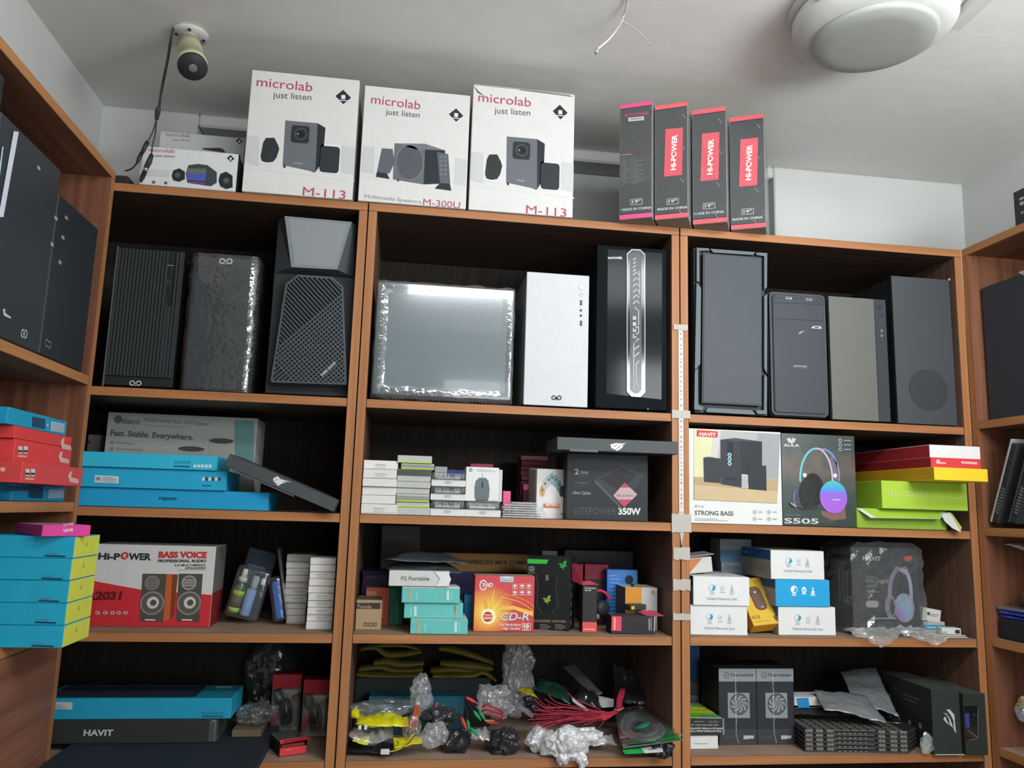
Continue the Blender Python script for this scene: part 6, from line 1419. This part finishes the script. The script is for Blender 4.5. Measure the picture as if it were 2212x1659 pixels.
# copper coloured flat cable in a bag
P=smoothpts([LP(960,850,.075),LP(945,960,.06),LP(905,1080,.045),LP(860,1180,.03)],6); O=P[0]; b=MB(Matrix.Translation(O))
for i in range(9):
    b.tube([p-O+Vector(((i-4)*.0018*(.6+t/len(P)*1.3),0,.0)) for t,p in enumerate(P)],.0011,['#a0402c','#b4542f','#c07040'][i%3]+'|g',5)
b.build('ribbon_cable',label='copper red ribbon cable standing in a clear bag beside the yellow sleeve',cat='cable')
c=LP(900,1170,.035); lump('plastic_bag','small clear bag round the foot of the copper red ribbon cable','bag',tuple(c),(.020,.014,.028),'film2',seed=21,amp=.3,n=28)
c=LP(1180,1250,.05); lump('plastic_bag','round whitish clear bag in the middle of the clutter, right of the yellow card','bag',(c.x,c.y,c.z),(.028,.022,.026),'film3',seed=22,amp=.35,n=40,floor=Z4,freq=3.5)
def darkbag(label,u,v,y,r_,seed,m='#2b2b2e|g'): c=LP(u,v,y); return lump('cable_bag',label,'bag',tuple(c),r_,m,seed=seed,amp=.38,n=38,floor=Z4,freq=3.2)
darkbag('black cable bundle in a shiny bag, left of the two dark front bags',1470,1300,.06,(.028,.022,.022),31)
darkbag('black cable bundle in a shiny bag, right of the two dark front bags',2060,1330,.05,(.034,.026,.026),32)
darkbag('dark shiny bag of cables in the middle, below the clip leads',1250,1010,.11,(.032,.022,.020),33,'#3a3c3e|g')
c=LP(1950,800,.13); lump('plastic_bag','big clear bag with red wires showing, behind the green clips','bag',tuple(c),(.040,.03,.036),'film3',seed=34,amp=.35,n=38,freq=3.4)
R=random.Random(8)
for i in range(3):
    a_=[LP(1780+R.random()*60,880+i*50,.085),LP(1850,850+i*60,.08),LP(1950+R.random()*40,900+i*45,.078),LP(2060,950+i*40,.09)]; P=smoothpts(a_,5); b=MB(Matrix.Translation(P[0])); b.tube([p-P[0] for p in P],.003,'#9a3038|p'); b.build('red_cable',label='dull red cable inside the big clear bag, '+['upper','middle','lower'][i]+' one',cat='cable',group='dull red cables in the clear bag')
b=sheet('plastic_bag','clear bag with pinkish folded edges under the green clips','bag',[LP(1640,1330,.035),LP(1890,1320,.03),LP(1900,1220,.08),LP(1700,1210,.08)],'film3',amp=.008,seed=41,puff=.008)
# crocodile clip leads
g='clip test leads'
def lead(label,wire,clips):
    P=smoothpts([LP(u,v,y) for u,v,y in wire],5); O=P[0]; r=empty('test_lead',Matrix.Translation(O),label,'test lead',g)
    b=MB(); b.tube([p-O for p in P],.0010,'#2a2a2c|p'); b.build('wire',r)
    for (u0,v0,u1,v1,y,m) in clips:
        A=LP(u0,v0,y)-O; B_=LP(u1,v1,y)-O; b=MB(); b.tube([A,A*.7+B_*.3,A*.3+B_*.7,B_],[.0022,.0042,.0040,.0018],m+'|p',10); 
        d=(B_-A).normalized(); b.tube([B_,B_+d*.004],.0016,'#b9bbbc|m',6); b.build('clip',r)
lead('black test lead with a red upper and a green lower clip, leftmost',[(1590,800,.04),(1560,830,.035),(1600,940,.032),(1605,1040,.03)],[(1600,1035,1632,1192,.028,'#17945a')])
lead('black test lead ending in a red clip that points down',[(1545,830,.045),(1495,860,.04),(1500,950,.035),(1525,1010,.03)],[(1525,1005,1585,1150,.026,'#d43a3a')])
lead('black test lead with a red clip above and a green clip at its end',[(1600,800,.05),(1640,870,.045),(1680,920,.04)],[(1585,750,1715,822,.055,'#cf3348'),(1683,925,1762,1030,.038,'#17945a')])
lead('black test lead curving down to the rightmost green clip',[(1600,790,.06),(1690,860,.055),(1750,925,.05)],[(1752,928,1828,1040,.048,'#1a8f58')])
lead('short test lead with a green clip lying lowest',[(1640,1140,.03),(1620,1080,.03)],[(1645,1145,1742,1243,.022,'#17945a')])
lead('test lead tip in bright red, left of the others near the teal box',[(1180,900,.13),(1190,880,.13)],[(1190,885,1216,825,.12,'#cf3038')])
lead('test lead tip in crimson beside the bright red tip',[(1380,930,.12),(1330,900,.12)],[(1335,905,1295,865,.11,'#b82a48')])
q=LP(1890,1045,.05); b=MB(Matrix.Translation(q)); b.tube([Vector((-.012,0,0)),Vector((.012,0,-.0005))],.0012,'#c9b03a|p'); b.tube([Vector((-.008,.002,-.004)),Vector((.020,.002,-.007))],.0035,'#c2384a|p'); b.build('test_lead',label='red probe with a thin yellow wire, right of the green clips',cat='test lead',group=g)
CR(1080,1380,5.395)
# smoky bag column, dark pouches and cards at the back
c=LP(210,330,.24); lump('plastic_bag','tall smoky clear bag standing at the back centre of the bottom shelf','bag',tuple(c),(.038,.03,.085),'film3',seed=51,amp=.28,n=40,freq=2.6)
sheet('green_yellow_card','yellow and green strip card between the smoky bag and the red wires','card',[LP(190,590,.17),LP(385,720,.15),LP(440,690,.16),LP(340,570,.19)],'#a59c1f',amp=.003,seed=52,puff=.001)
sheet('grey_sleeve','long pale grey sleeve slanting down to the white card at the back','sleeve',[LP(715,320,.30),LP(1090,660,.22),LP(1200,640,.22),LP(860,280,.31)],'#595755|g',amp=.002,seed=53,puff=.002)
sheet('green_card','dark green printed pack behind the red wires','card',[LP(400,600,.20),LP(820,780,.16),LP(760,560,.24),LP(450,450,.27)],'#24483a|g',amp=.006,seed=54,puff=.004)
b=sheet('white_card','white card behind the bound end of the red wires','card',[LP(1190,800,.17),LP(1320,790,.165),LP(1330,705,.18),LP(1080,645,.21)],'#b9bbb8',amp=.001,seed=55,puff=.0006)
sheet('white_card','narrow white card under the red wires','card',[LP(830,680,.16),LP(1060,835,.14),LP(1010,840,.135),LP(850,730,.15)],'#b4b6b2',amp=.001,seed=56,puff=.0006)
sheet('dark_bag','black shiny pouch bulging over the red wires','pouch',[LP(820,720,.17),LP(1190,830,.13),LP(1130,680,.2),LP(870,600,.22)],'#232425|g',amp=.006,seed=57,puff=.014)
sheet('dark_bag','dark clear bag standing at the back right, round the wires end','pouch',[LP(1320,800,.24),LP(1700,760,.2),LP(1600,400,.31),LP(1330,300,.32)],'filmd',amp=.012,seed=58,puff=.012)
c=LP(170,770,.10); lump('plastic_bag','clear bag with crinkles at the left end of the red wires','bag',tuple(c),(.020,.022,.024),'film2',seed=59,amp=.35,n=32)
sheet('grey_strap','grey curved strap in the bag left of the red wires','strap',[LP(180,800,.09),LP(380,930,.075),LP(400,880,.085),LP(230,740,.10)],'#6b6670|p',amp=.002,seed=60,puff=.002)
darkbag('dark knotted cable end under the yellow card',330,770,.11,(.020,.02,.018),61,'#232124|g')
# red cable bundle
K=LP(1385,815,.115); r=empty('cable_bundle',Matrix.Translation(K),'bundle of many thin crimson cables bound near its right end','cable','crimson cables'); R=random.Random(77)
ends=[(140,890),(330,940),(375,1055),(395,830),(385,765),(400,700),(430,680),(560,650),(520,700),(600,1020),(480,860),(420,900),(560,760),(640,960),(700,1010),(460,1040),(500,930),(790,630),(600,830),(350,870),(680,880),(820,990),(740,830),(900,940),(560,1000),(980,1000),(1150,1040)]+[(R.uniform(330,900),R.uniform(720,1040)) for _ in range(16)]
for i,(u,v) in enumerate(ends):
    y=.045+R.random()*.06; mu=(u+1385)/2+R.uniform(-60,60); 
    P=smoothpts([LP(u,v,y),LP(u*.7+mu*.3,v*.75+250+R.uniform(-30,30) if v<850 else v*.8+185,y),LP(mu,870+(v-850)*.35+R.uniform(-25,45),y+.01),LP(1200,900+(v-850)*.25,.09),LP(1340+R.uniform(-15,10),850+R.uniform(-20,25),.112),K+Vector((R.uniform(-.007,.007),R.uniform(-.005,.005),0)),LP(1400+R.uniform(-35,35),690,.14),LP(1430+R.uniform(-30,25),600+R.uniform(-20,40),.17)],6)
    b=MB(); b.tube([p-K for p in P],.00098,['#a02a42','#c4344f','#9c2340','#b83c48'][i%4]+'|p',5); b.build('cable',r)
R=random.Random(5); b=MB(); b.tube([K-K+Vector((.012*math.cos(t),.010*math.sin(t),.003*math.cos(t))) for t in [i*PI/8 for i in range(17)]],.0013,'#b98a6a|p',6); b.build('rubber_band',r)
# white crumpled bag clump spilling over the edge
c=LP(760,1220,.0); lump('plastic_bag','bright white crumpled bag heap spilling over the front edge','bag',(c.x,c.y+.006,c.z),(.044,.027,.028),'bagw',seed=71,amp=.42,n=54,freq=3.4)
c=LP(520,1200,.03); lump('plastic_bag','white crumpled bag left of the bright heap','bag',(c.x-.01,.040,c.z),(.028,.022,.022),'bagw',seed=72,amp=.40,n=40,freq=3.4)
c=LP(960,1120,.035); lump('plastic_bag','white crumpled bag behind the bright heap, under the red wires','bag',(c.x+.01,.062,c.z-.012),(.046,.018,.016),'bagw',seed=73,amp=.40,n=42,freq=3.4)
c=LP(1180,1200,.045); sheet('plastic_bag','pale folded bag between the bright heap and the green pack','bag',[LP(1080,1270,.02),LP(1370,1250,.02),LP(1300,1150,.07),LP(1060,1130,.07)],'film3',amp=.006,seed=74,puff=.006)
for k_,(u,v) in enumerate(((725,1385),(955,1415))):
    c=LP(u,v,-.012); lump('plastic_bag','small white bag end hanging over the shelf edge, '+('left' if k_==0 else 'right')+' of two','bag',(c.x,-.016,c.z),(.012,.009,.016),'bagw',seed=75+k_,amp=.35,n=26,freq=3)
# green blister pack with a coiled grey cable
A,B_,C_,D_=Vector((.655,-.012,.668)),Vector((.775,-.075,.702)),Vector((.772,.20,.700)),Vector((.700,.215,.690))
ex=(B_-A); ey=(D_-A); O=A; r=empty('cable_pack',Matrix.Translation(O),'clear pack with a coiled grey cable and green corner printing, by the post','cable pack')
def PL(s,t,h=0):
    p=(A*(1-s)*(1-t)+B_*s*(1-t)+C_*s*t+D_*(1-s)*t)-O; n=(B_-A).cross(D_-A).normalized(); return p+n*h
def quad(pts,m,h,nm,par=r,th=.0008):
    b=MB(); vs=[PL(s,t,h) for s,t in pts]+[PL(s,t,h+th) for s,t in pts]; n=len(pts); b.add(vs,[tuple(range(n-1,-1,-1)),tuple(range(n,2*n))]+[(i,(i+1)%n,n+(i+1)%n,n+i) for i in range(n)],m); return b.build(nm,par)
quad([(0,0),(1,0),(1,1),(0,1)],'#8d908e',0,'backing_card')
quad([(.62,.02),(.995,.005),(.995,.42),(.84,.36)],'#179a48|p',.0025,'green_corner')
quad([(.12,.03),(.58,.01),(.58,.13),(.12,.15)],'#2a8f60|p',.0045,'green_label')
quad([(-.02,.19),(.40,.21),(.40,.26),(-.02,.24)],'#c3c5c4|p',.006,'white_strip')
b=MB(); 
for k_ in range(6):
    rr=.24+.035*k_; b.tube([PL(.48+rr*1.05*math.cos(t),.46+rr*1.0*math.sin(t),.004+.0012*(k_%3)) for t in [i*2*PI/30 for i in range(31)]],.0030,'#b0b4b1|p',6)
b.build('coiled_cable',r)
b=MB(); c0=PL(.50,.40,.010); n=(B_-A).cross(D_-A).normalized(); b.lathe([(.021,.003),(.021,.004)],'#3fa57a|p',24,c=c0,axis=n); b.build('round_sticker',r)
quad([(-.03,-.03),(1.02,-.02),(1.0,1.02),(-.02,1.0)],'film',.012,'clear_cover')
b=MB(Matrix.Translation(A)); 
def slab4(P,th,m,nm,label=None,cat=None,par=None,org=None):
    O=org or P[0]; b=MB(Matrix.Translation(O)) if par is None else MB(); n=(P[1]-P[0]).cross(P[3]-P[0]).normalized()*th; k_=len(P)
    b.add([p-O for p in P]+[p-O+n for p in P],[tuple(range(k_-1,-1,-1)),tuple(range(k_,2*k_))]+[(i,(i+1)%k_,k_+(i+1)%k_,k_+i) for i in range(k_)],m); return b.build(nm,par,label,cat)
O=LP(1450,1345,-.03)
r2=empty('hang_card',Matrix.Translation(O),'green and white hang card with a slot, under the coiled cable pack','card')
slab4([LP(1455,1345,-.03),LP(1690,1335,-.03),LP(1640,1272,-.018),LP(1425,1300,-.018)],.0008,'#179a48|p','green_part',par=r2,org=O)
slab4([LP(1692,1335,-.03),LP(1905,1320,-.045),LP(1880,1235,-.03),LP(1642,1272,-.018)],.0008,'#cfd0ce|p','white_part',par=r2,org=O)
slab4([LP(1735,1293,-.028),LP(1830,1283,-.034),LP(1830,1276,-.034),LP(1735,1286,-.028)],.0006,'#2b2d2c|p','slot',par=r2,org=O)
c=LP(2010,1250,-.02); lump('dark_bag','small dark shiny bag under the green pack at the post','bag',(.745,-.022,.672),(.024,.014,.020),'#26282a|g',seed=81,amp=.35,n=26)
c=LP(1560,820,.12); 
# ---------------------------------------------------------------- right unit
CR(1480,1430,6.9125)
def a(b):
    b.T('THE OUTSIDE MAIN TYPE',545,1020,60,1018,'#c9c9c4',2,h=22,bold=.04); b.T('SWITCH POWER ADAPTER',558,980,60,978,'#c9c9c4',2,h=22,bold=.04); b.T('12V-24.9 9V-12V-1A',492,930,80,928,'#a9a9a4',2,h=20,bold=.03)
    b.L([(130,888),(285,888)],9,'#8f8f8a',2); b.T('CE FC',485,880,350,878,'#a9a9a4',2,h=22); b.L([(60,830),(540,838)],10,'#a9a9a4',2)
kw=crt('white_box','plain white box with a curved slot, lowest at the left end of the bottom shelf','box',62,493,1092,Z4,'#dddbd8',y=.055,vb=1325,D=.09,art=lambda b:b.P([(100,1212),(200,1224),(290,1224),(350,1212),(290,1216),(200,1216)],'#77757a',2),um=280)
b=frame(64,560,835,kw.zt,y=.050,vb=1070,D=.16,um=310); b.H=b.q(310,838)[1]; b.box(0,b.W,0,b.D,0,b.H,'#2e2f2e',.001,{'t':'#7fb42c'}); b.front(); a(b); b.top(b.H)
b.rect(.001,.05,b.W-.001,.075,'#b9bf2c',1); b.rect(.03,.085,b.W-.004,.105,'#c9cc4c',1); b.rect(.001,.13,b.W-.001,.158,'#8f9a94',1); b.disc((.02,.025),.016,'#4fae32',2); b.rect(.035,.008,b.W-.003,.03,'#4a8f78',1); b.disc((.048,.03),.008,'#c9793a',3)
b.o=b.build('adapter_carton',label='black carton printed upside down, green and yellow top, on the plain white box',cat='carton')
b.right(b.W)
kid(b,'wrapping_film',lambda c:c.box(c.W+.0003,c.W+.004,-.0008,.006,.001,c.H-.001,'film3',.0005))
k0=crt('white_box','white and blue box at the back left of the bottom shelf','box',60,217,495,Z4,'#a9a9a6',y=.245,vb=900,D=.06,art=lambda b:b.rect(0.0003,0,b.W,b.H-.034,'#2f4f8f',1))
k1=crt('grey_box','brownish grey box on the white and blue one at the back left','box',60,215,292,k0.zt,'#6e6762',y=.245,vb=490,D=.06)
crt('blue_box','deep blue box at the top of the pile at the back left','box',60,217,-250,k1.zt,'#26528a',y=.245,vb=250,D=.06)
c=hy(330,560,.20); lump('brown_bag','smoky brown translucent bag behind the black printed carton','bag',tuple(c),(.014,.020,.042),'filmd',seed=91,amp=.2,n=30)
g='twin black power supply cartons'
for k_,(u0,u1,lab) in enumerate(((505,1068,'black carton with a fan picture and grey brand band, left of the twins'),(1073,1628,'black carton with a fan picture and grey brand band, right of the twins'))):
    d=u0-505 if k_==0 else 562
    def a(b,d=d,k_=k_):
        b.P([(500+d,95),(1075+d,97),(1075+d,292),(500+d,290)],'#8b8f92',1); b.G(615+d,195,40,9,'#4d5154',2); b.L([(590+d,190),(640+d,205)],9,'#4d5154',2); b.T('Thermaltake',668+d,215,1018+d,212,'#4d5154',2,h=42,bold=.03)
        b.P([(635+d,458),(958+d,460),(968+d,838),(640+d,836)],'#8a8e91',1); cx,cy=805+d,625
        b.C(cx,cy,138,'#54585b',2,30,ry=148); 
        for i in range(9):
            t=i*2*PI/9; pts=[(cx+r_*math.cos(t+w_)*1.0,cy+r_*math.sin(t+w_)) for r_,w_ in ((40,0),(85,.22),(128,.62),(128,.95),(80,.62),(40,.45))]; b.P(pts,'#8d9194',3)
        b.C(cx,cy,42,'#73777a',4); b.G(cx,cy,140,7,'#3b3f42',4,ry=150)
        b.P([(500+d,1000),(1075+d,1002),(1075+d,1255),(500+d,1253)],'#3a3c40',1); b.T('LITEPOWER',578+d,1140,730+d,1142,'#5a5d61',2,h=34); b.T('350W',868+d,1148,1030+d,1146,'#d3d3d0',2,h=46,bold=.05)
    b=crt('power_supply_carton',lab,'carton',u0,u1,97,Z4,'#2a2e34',y=.088,vb=1250,D=.12,art=a,group=g)
    def f(c,k_=k_):
        x=c.W*.44; R=random.Random(k_); pts=[(x+R.uniform(-.001,.001)+(.006 if z_<.02 else 0)*(1-z_/.02 if z_<.02 else 0),-.0012-R.random()*.001,.004+z_) for z_ in [i*(c.H-.01)/16 for i in range(17)]]
        vs=[];
        for p in pts: vs+=[(p[0]-.0012,p[1]+.0006,p[2]),(p[0]+.0012,p[1],p[2])]
        c.add(vs,[(2*i,2*i+1,2*i+3,2*i+2) for i in range(16)],'film3')
    kid(b,'film_seam',f)
# stack of dark plastic trays
CR(1700,1430,4.9156)
A=hz(190,955,Z4); B_=hz(1290,972,Z4); yaw=math.atan2(B_.y-A.y,B_.x-A.x); W=(B_-A).length; topz=hy(190,712,A.y).z; ph=(topz-Z4-.001)/5; D=.155
def tray():
    r=empty('plastic_tray',Matrix.Translation((A.x,A.y,Z4+.0006))@Matrix.Rotation(yaw,4,'Z'),'dark plastic tray, lowest of the stack of five','tray','dark plastic trays stacked')
    h=ph-.0006; b=MB(); out=[(0,0),(W,0),(W+.05,.05),(W+.05,D),(.0,D)]
    b.add([(x,y,z_) for z_ in (0,h*.45) for x,y in out],[(4,3,2,1,0),(5,6,7,8,9)]+[(i,(i+1)%5,5+(i+1)%5,5+i) for i in range(5)],'#3d3a38|p'); b.build('base',r)
    b=MB(); ins=.004; out2=[(ins,ins),(W-ins,ins),(W+.05-ins,.05+ins),(W+.05-ins,D-ins),(ins,D-ins)]
    b.add([(x,y,z_) for z_ in (h*.45,h*.75) for x,y in out2],[(4,3,2,1,0),(5,6,7,8,9)]+[(i,(i+1)%5,5+(i+1)%5,5+i) for i in range(5)],'#2b2928|p'); b.build('inner_frame',r)
    b=MB()
    for i in range(11):
        for j in range(6):
            x=.010+i*(W-.012)/11; y=.008+j*(D-.014)/6; b.box(x,x+(W-.012)/11-.005,y,y+(D-.014)/6-.005,h*.75,h*.98,'#5d5a56|p',0)
    o=b.build('cell_pattern',r)
    for x in (.002,.028,.055,W-.075,W-.045,W-.02):
        b=MB(); b.box(x,x+.018,-.0015,.003,h*.5,h,'#77746f|p',.0004); b.box(x+.004,x+.007,-.002,-.0012,h*.15,h*.7,'#6b6863|p',.0002); b.box(x+.011,x+.014,-.002,-.0012,h*.15,h*.7,'#6b6863|p',.0002); b.build('clip',r)
    for i in range(6): b=MB(); b.box(.085+i*(W-.18)/6,.089+i*(W-.18)/6,-.001,.0005,h*.1,h*.35,'#8b8883|p',0); b.build('stud',r)
    b=MB(); b.box(.07,W-.085,-.0008,.001,h*.86,h*.98,'#77746f|p',0); b.build('front_rail',r)
    return r
tr=tray()
lb_=['','second from below','middle one','second from the top','topmost one with its cell pattern showing']
for i in range(1,5):
    c=tr.copy(); COL.objects.link(c); c.matrix_world=Matrix.Translation((0,0,ph*i))@tr.matrix_world; c['label']='dark plastic tray in the stack of five, '+lb_[i]
    for ch in list(tr.children): d=ch.copy(); COL.objects.link(d); d.parent=c
tz=Z4+.0006+ph*5
c=LP(1500,820,.0); lump('plastic_bag','clear crinkled bag on the right corner of the tray stack','bag',(LP(1500,830,-.012).x,-.004,Z4+.024),(.016,.010,.022),'film3',seed=95,amp=.3,n=28,floor=Z4)
b=sheet('dark_bag','flat glossy dark bag on the back of the trays','bag',[(A.x+.0,A.y+.075,tz+.014),(A.x+.15,A.y+.075,tz+.014),(A.x+.15,A.y+.15,tz+.020),(A.x+.0,A.y+.15,tz+.020)],'#2f3234|g',amp=.003,seed=96,puff=.010)
b=frame(78,420,375,tz+.034,y=A.y+.085,vb=510,D=.06); b.H=b.q(200,372)[1]; b.box(0,b.W,0,b.D,0,max(b.H,.02),'#cbc9c4',.001,{'t':'#d5d3cf'}); b.H=max(b.H,.02); b.front(); b.P([(100,385),(225,378),(240,487),(118,490)],'#2384bd',2); b.L([(80,488),(370,480)],3,'#a5a29c',2)
b.build('white_box',label='long white box with a bright blue square, lying behind the silver pouches',cat='box')
g='silver foil pouches'
sheet('silver_pouch','silver pouch lying front left across the trays','pouch',[LP(400,500,.055),LP(1070,652,.03),LP(820,360,.12),LP(280,300,.13)],'silver',amp=.003,seed=101,puff=.004,nu=20,nv=14,group=g)
sheet('silver_pouch','silver pouch standing behind, its top lost in the dark','pouch',[LP(720,440,.105),LP(1190,585,.080),LP(930,60,.24),LP(560,90,.25)],'silver',amp=.003,seed=102,puff=.004,nu=20,nv=18,group=g)
b=MB(Matrix.Translation(LP(1060,640,.028))); b.tube([Vector((0,0,0)),Vector((.02,0,-.001)),Vector((.036,-.002,-.002))],.0010,'#b9bbbb|m',5); b.build('wire',label='thin pale wire sticking out from under the front silver pouch',cat='wire')
# two dark cartons with claw mark
def cl3(b,pts): 
    for p in pts: b.P(p,'#b9c0be',2)
A=hz(1590,985,Z4); B_=hz(1868,972,Z4); yaw=math.atan2(B_.y-A.y,B_.x-A.x)-.02
M=Matrix.Translation((A.x-.008,-.012,Z4+.0006))@Matrix.Rotation(-.03,4,'Z'); b=MB(M); b.front(); b.W=b.q(1845,640)[0]; b.H=b.q(1690,292)[1]; b.D=.24
b.box(0,b.W,0,b.D,0,b.H,'#2b332e',.001,{'t':'#4a4e49','l':'#2a2d2a'}); b.front()
cl3(b,[[(1690,505),(1725,502),(1775,560),(1785,680),(1795,760),(1770,720),(1765,620),(1735,560)],[(1655,540),(1690,545),(1730,600),(1765,700),(1730,670),(1715,600),(1690,560)],[(1665,585),(1680,580),(1700,630),(1728,672),(1695,650),(1660,610)]])
b.left(b.D)
for y_,z_,l_ in ((.12,.115,.07),(.13,.105,.05),(.02,.10,.05),(.02,.092,.05)): b.rect(y_,z_,y_+l_,z_+.003,'#6b6e6b',2)
for i,y_ in enumerate((.19,.145,.10,.06)): b.disc((y_,.055-.004*i),.007,'#8d908e',2)
b.line((.01,.042),(.22,.048),.001,'#4f524f',2)
b.front()
b.o=b.build('headset_carton',label='dark green black carton with a pale claw mark on its narrow front',cat='carton')
kid(b,'base_edge',lambda c:c.box(.002,c.W+.004,-.0022,-.0004,.0,.0012,'#d3d5d3',0))
xr=M.translation.x+b.W
M=Matrix.Translation((xr+.006,-.020,Z4+.0006)); b=MB(M); b.front(); b.W=min(b.q(2120,640)[0],1.5795-(xr+.006)); b.H=b.q(1990,335)[1]; b.D=.2
W,H=b.W,b.H
b.box(0,W,0,b.D,0,H,'#2c312d',.001,{'t':'#4d514c'}); b.front(); b.rect(.001,H*.25,W*.62,H*.80,'#15171c',1)
b.o=b.build('mouse_carton',label='dark carton with a clear slanted window, rightmost on the bottom shelf',cat='carton')
kid(b,'clear_window',lambda c:(c.poly([(.001,H*.25),(W*.50,H*.25),(W*.62,H*.32),(W*.62,H*.80),(.001,H*.80)],'glassd',3),c.poly([(.001,H*.45),(.012,H*.45),(.012,H*.68),(.001,H*.68)],'#3a3f8a',4)))
kid(b,'window_edge',lambda c:(c.line((W*.55,H*.28),(W*.62,H*.78),.0014,'#6d7574',4),c.line((.004,H*.42),(W*.54,H*.28),.0014,'#6d7574',4),c.line((.008,H*.245),(W*.55,H*.27),.0014,'#6d7574',4)))
# ================================================================ strip taped down the post between middle and right units
CR(0,0,1)
t0=hy(1468,704,0); t1=hy(1471.5,1150,0); r=empty('marked_strip',Matrix.Translation((t1.x,0,t1.z)),'long white strip with small marks taped down the post between the middle and right units','strip')
b=MB(); Hs=t0.z-t1.z; b.box(-.006,.006,-.0022,-.0008,0,Hs,'#d0cfcb|p',.0004); b.front(-.0022); R=random.Random(1); z=.01
while z<Hs-.01:
    l=R.uniform(.002,.006); b.rect(-.002,z,.0022,z+l,'#8f8f8c',1); z+=l+R.uniform(.004,.012)
b.build('strip',r)
for (v0,v1,w_) in ((702,714,.019),(886,904,.024),(1110,1150,.025),(1182,1209,.021),(1251,1275,.022),(1325,1340,.022)):
    a0=hy(1470,v1,0); a1=hy(1470,v0,0); b=MB(); R=random.Random(v0); z0=a0.z-t1.z; z1=a1.z-t1.z; n=8; up=[(-w_+2*w_*i/n,z1+R.uniform(-.0012,.0012)) for i in range(n+1)]; dn=[(w_-2*w_*i/n,z0+R.uniform(-.0018,.0018)) for i in range(n+1)]
    b.front(); b.prism([p for p in dn+up][::1],.0024,.0030,'#b3ada4|p'); b.build('tape_piece',r)
a0=hy(1470,1178,0); b=MB(); b.front(); b.prism([(-.004,-.0005),(.0,a0.z-t1.z),(.007,-.0005)],.0008,.0016,'#b3ada4|p'); b.build('strip_tail',r)
# ================================================================ things on the right wall unit
CR(2090,900,5.53)
def laptop(label,A,Bt,dep,m0,m1,seed):
    """closed laptop leaning on its side: lower edge A, upper edge Bt (both on the shelf front), dep into the shelf"""
    up=(Bt-A); L_=up.length; up.normalize(); xx=Vector((1,0,0)); n=xx.cross(up).normalized(); M=Matrix((xx,up,n)).transposed().to_4x4(); M.translation=A; r=empty('laptop',M,label,'laptop','laptops leaning on the right wall shelf')
    # local: x into the unit, y along the lean, z thickness (positive toward the room's back)
    b=MB(); b.box(0,dep,0,L_,-.006,.0,m0,.002,seg=2); b.build('lid',r)
    b=MB(); b.box(.001,dep-.001,.004,L_-.008,.0005,.020,m1,.003,seg=2); b.build('base',r)
    for i in range(9): b=MB(); b.box(-.0006,.003,.03+i*.008,.034+i*.008,.006,.016,'#6b6e6d|p',0); b.build('vent_slot',r)
    for y_ in (.13,.15,.17): b=MB(); b.box(-.0006,.002,y_,.0*y_+y_+.007,.008,.013,'#8f9392|m',0); b.build('port',r)
A=Vector((1.612,-.036,1.2115)); Bt=hx(530,270,1.612)
laptop('laptop with a pale silver lid edge, leaning nearest the shelf corner',A,Bt,.24,'#a5a5a2|p','#33363a|p',1)
d=Vector((0,-.062,0)); laptop('dark laptop with a row of vents, leaning in front of the silver edged one',A+d,Bt+d,.24,'#3c4043|p','#2c2f32|p',2)
CR(2090,1130,5.53)
b=sheet('foil_bag','pale grey translucent bag hanging high on the right wall unit, red print at its end','bag',[*[p+Vector((0,-.06,0)) for p in (hx(230,240,1.63),hx(560,368,1.63),hx(700,360,1.71),hx(560,240,1.73))]],'bagw',amp=.004,seed=111,puff=.007)
zs_=.9245
lump('cable_bag','clear crinkled bag with dark contents on the lower right wall shelf','bag',(1.69,-.105,zs_+.100),(.05,.05,.018),'#4a4e4d|g',seed=112,amp=.3,n=34)
for i in range(3):
    b=MB(Matrix.Translation((1.625,-.20,zs_+.052+i*.010))@Matrix.Rotation(.02*i,4,'Z')); b.box(0,.2,0,.17,0,.007,['#2b3f9c|g','#3a4ac2|g','#6f7a8c|g'][i],.001); b.build('blue_pack',label=['darker blue flat pack at the bottom of the small pile on the right wall shelf','bright blue flat pack in the middle of the small pile on the right wall shelf','grey blue flat pack on top of the small pile on the right wall shelf'][i],cat='pack',group='flat packs on the right wall shelf')
b=MB(Matrix.Translation((1.62,-.22,zs_+.0008))); b.box(0,.24,0,.19,0,.050,'#22252c|p',.003); b.build('dark_carton',label='dark navy box under the blue flat packs on the right wall shelf',cat='carton')
CR(2090,1400,6.40)
c=hx(420,730,1.65); lump('cable_bag','clear bag with yellow and blue bits, lowest visible shelf of the right wall unit','bag',(1.670,-.062,c.z),(.030,.026,.028),'film3',seed=113,amp=.32,n=34)
lump('yellow_piece','mustard yellow piece inside the clear bag','bag',(1.662,-.046,c.z+.012),(.012,.010,.014),'#b9a02c|g',seed=115,amp=.25,n=16)
lump('blue_piece','small blue piece inside the clear bag','bag',(1.658,-.048,c.z-.014),(.010,.010,.008),'#5a70b8|g',seed=116,amp=.25,n=16)
lump('dark_bag','large dark shiny bag beneath the one with yellow bits','bag',(1.73,-.17,.6645+.045),(.05,.075,.042),'#3a3d3a|g',seed=114,amp=.22,n=40,floor=.6645)
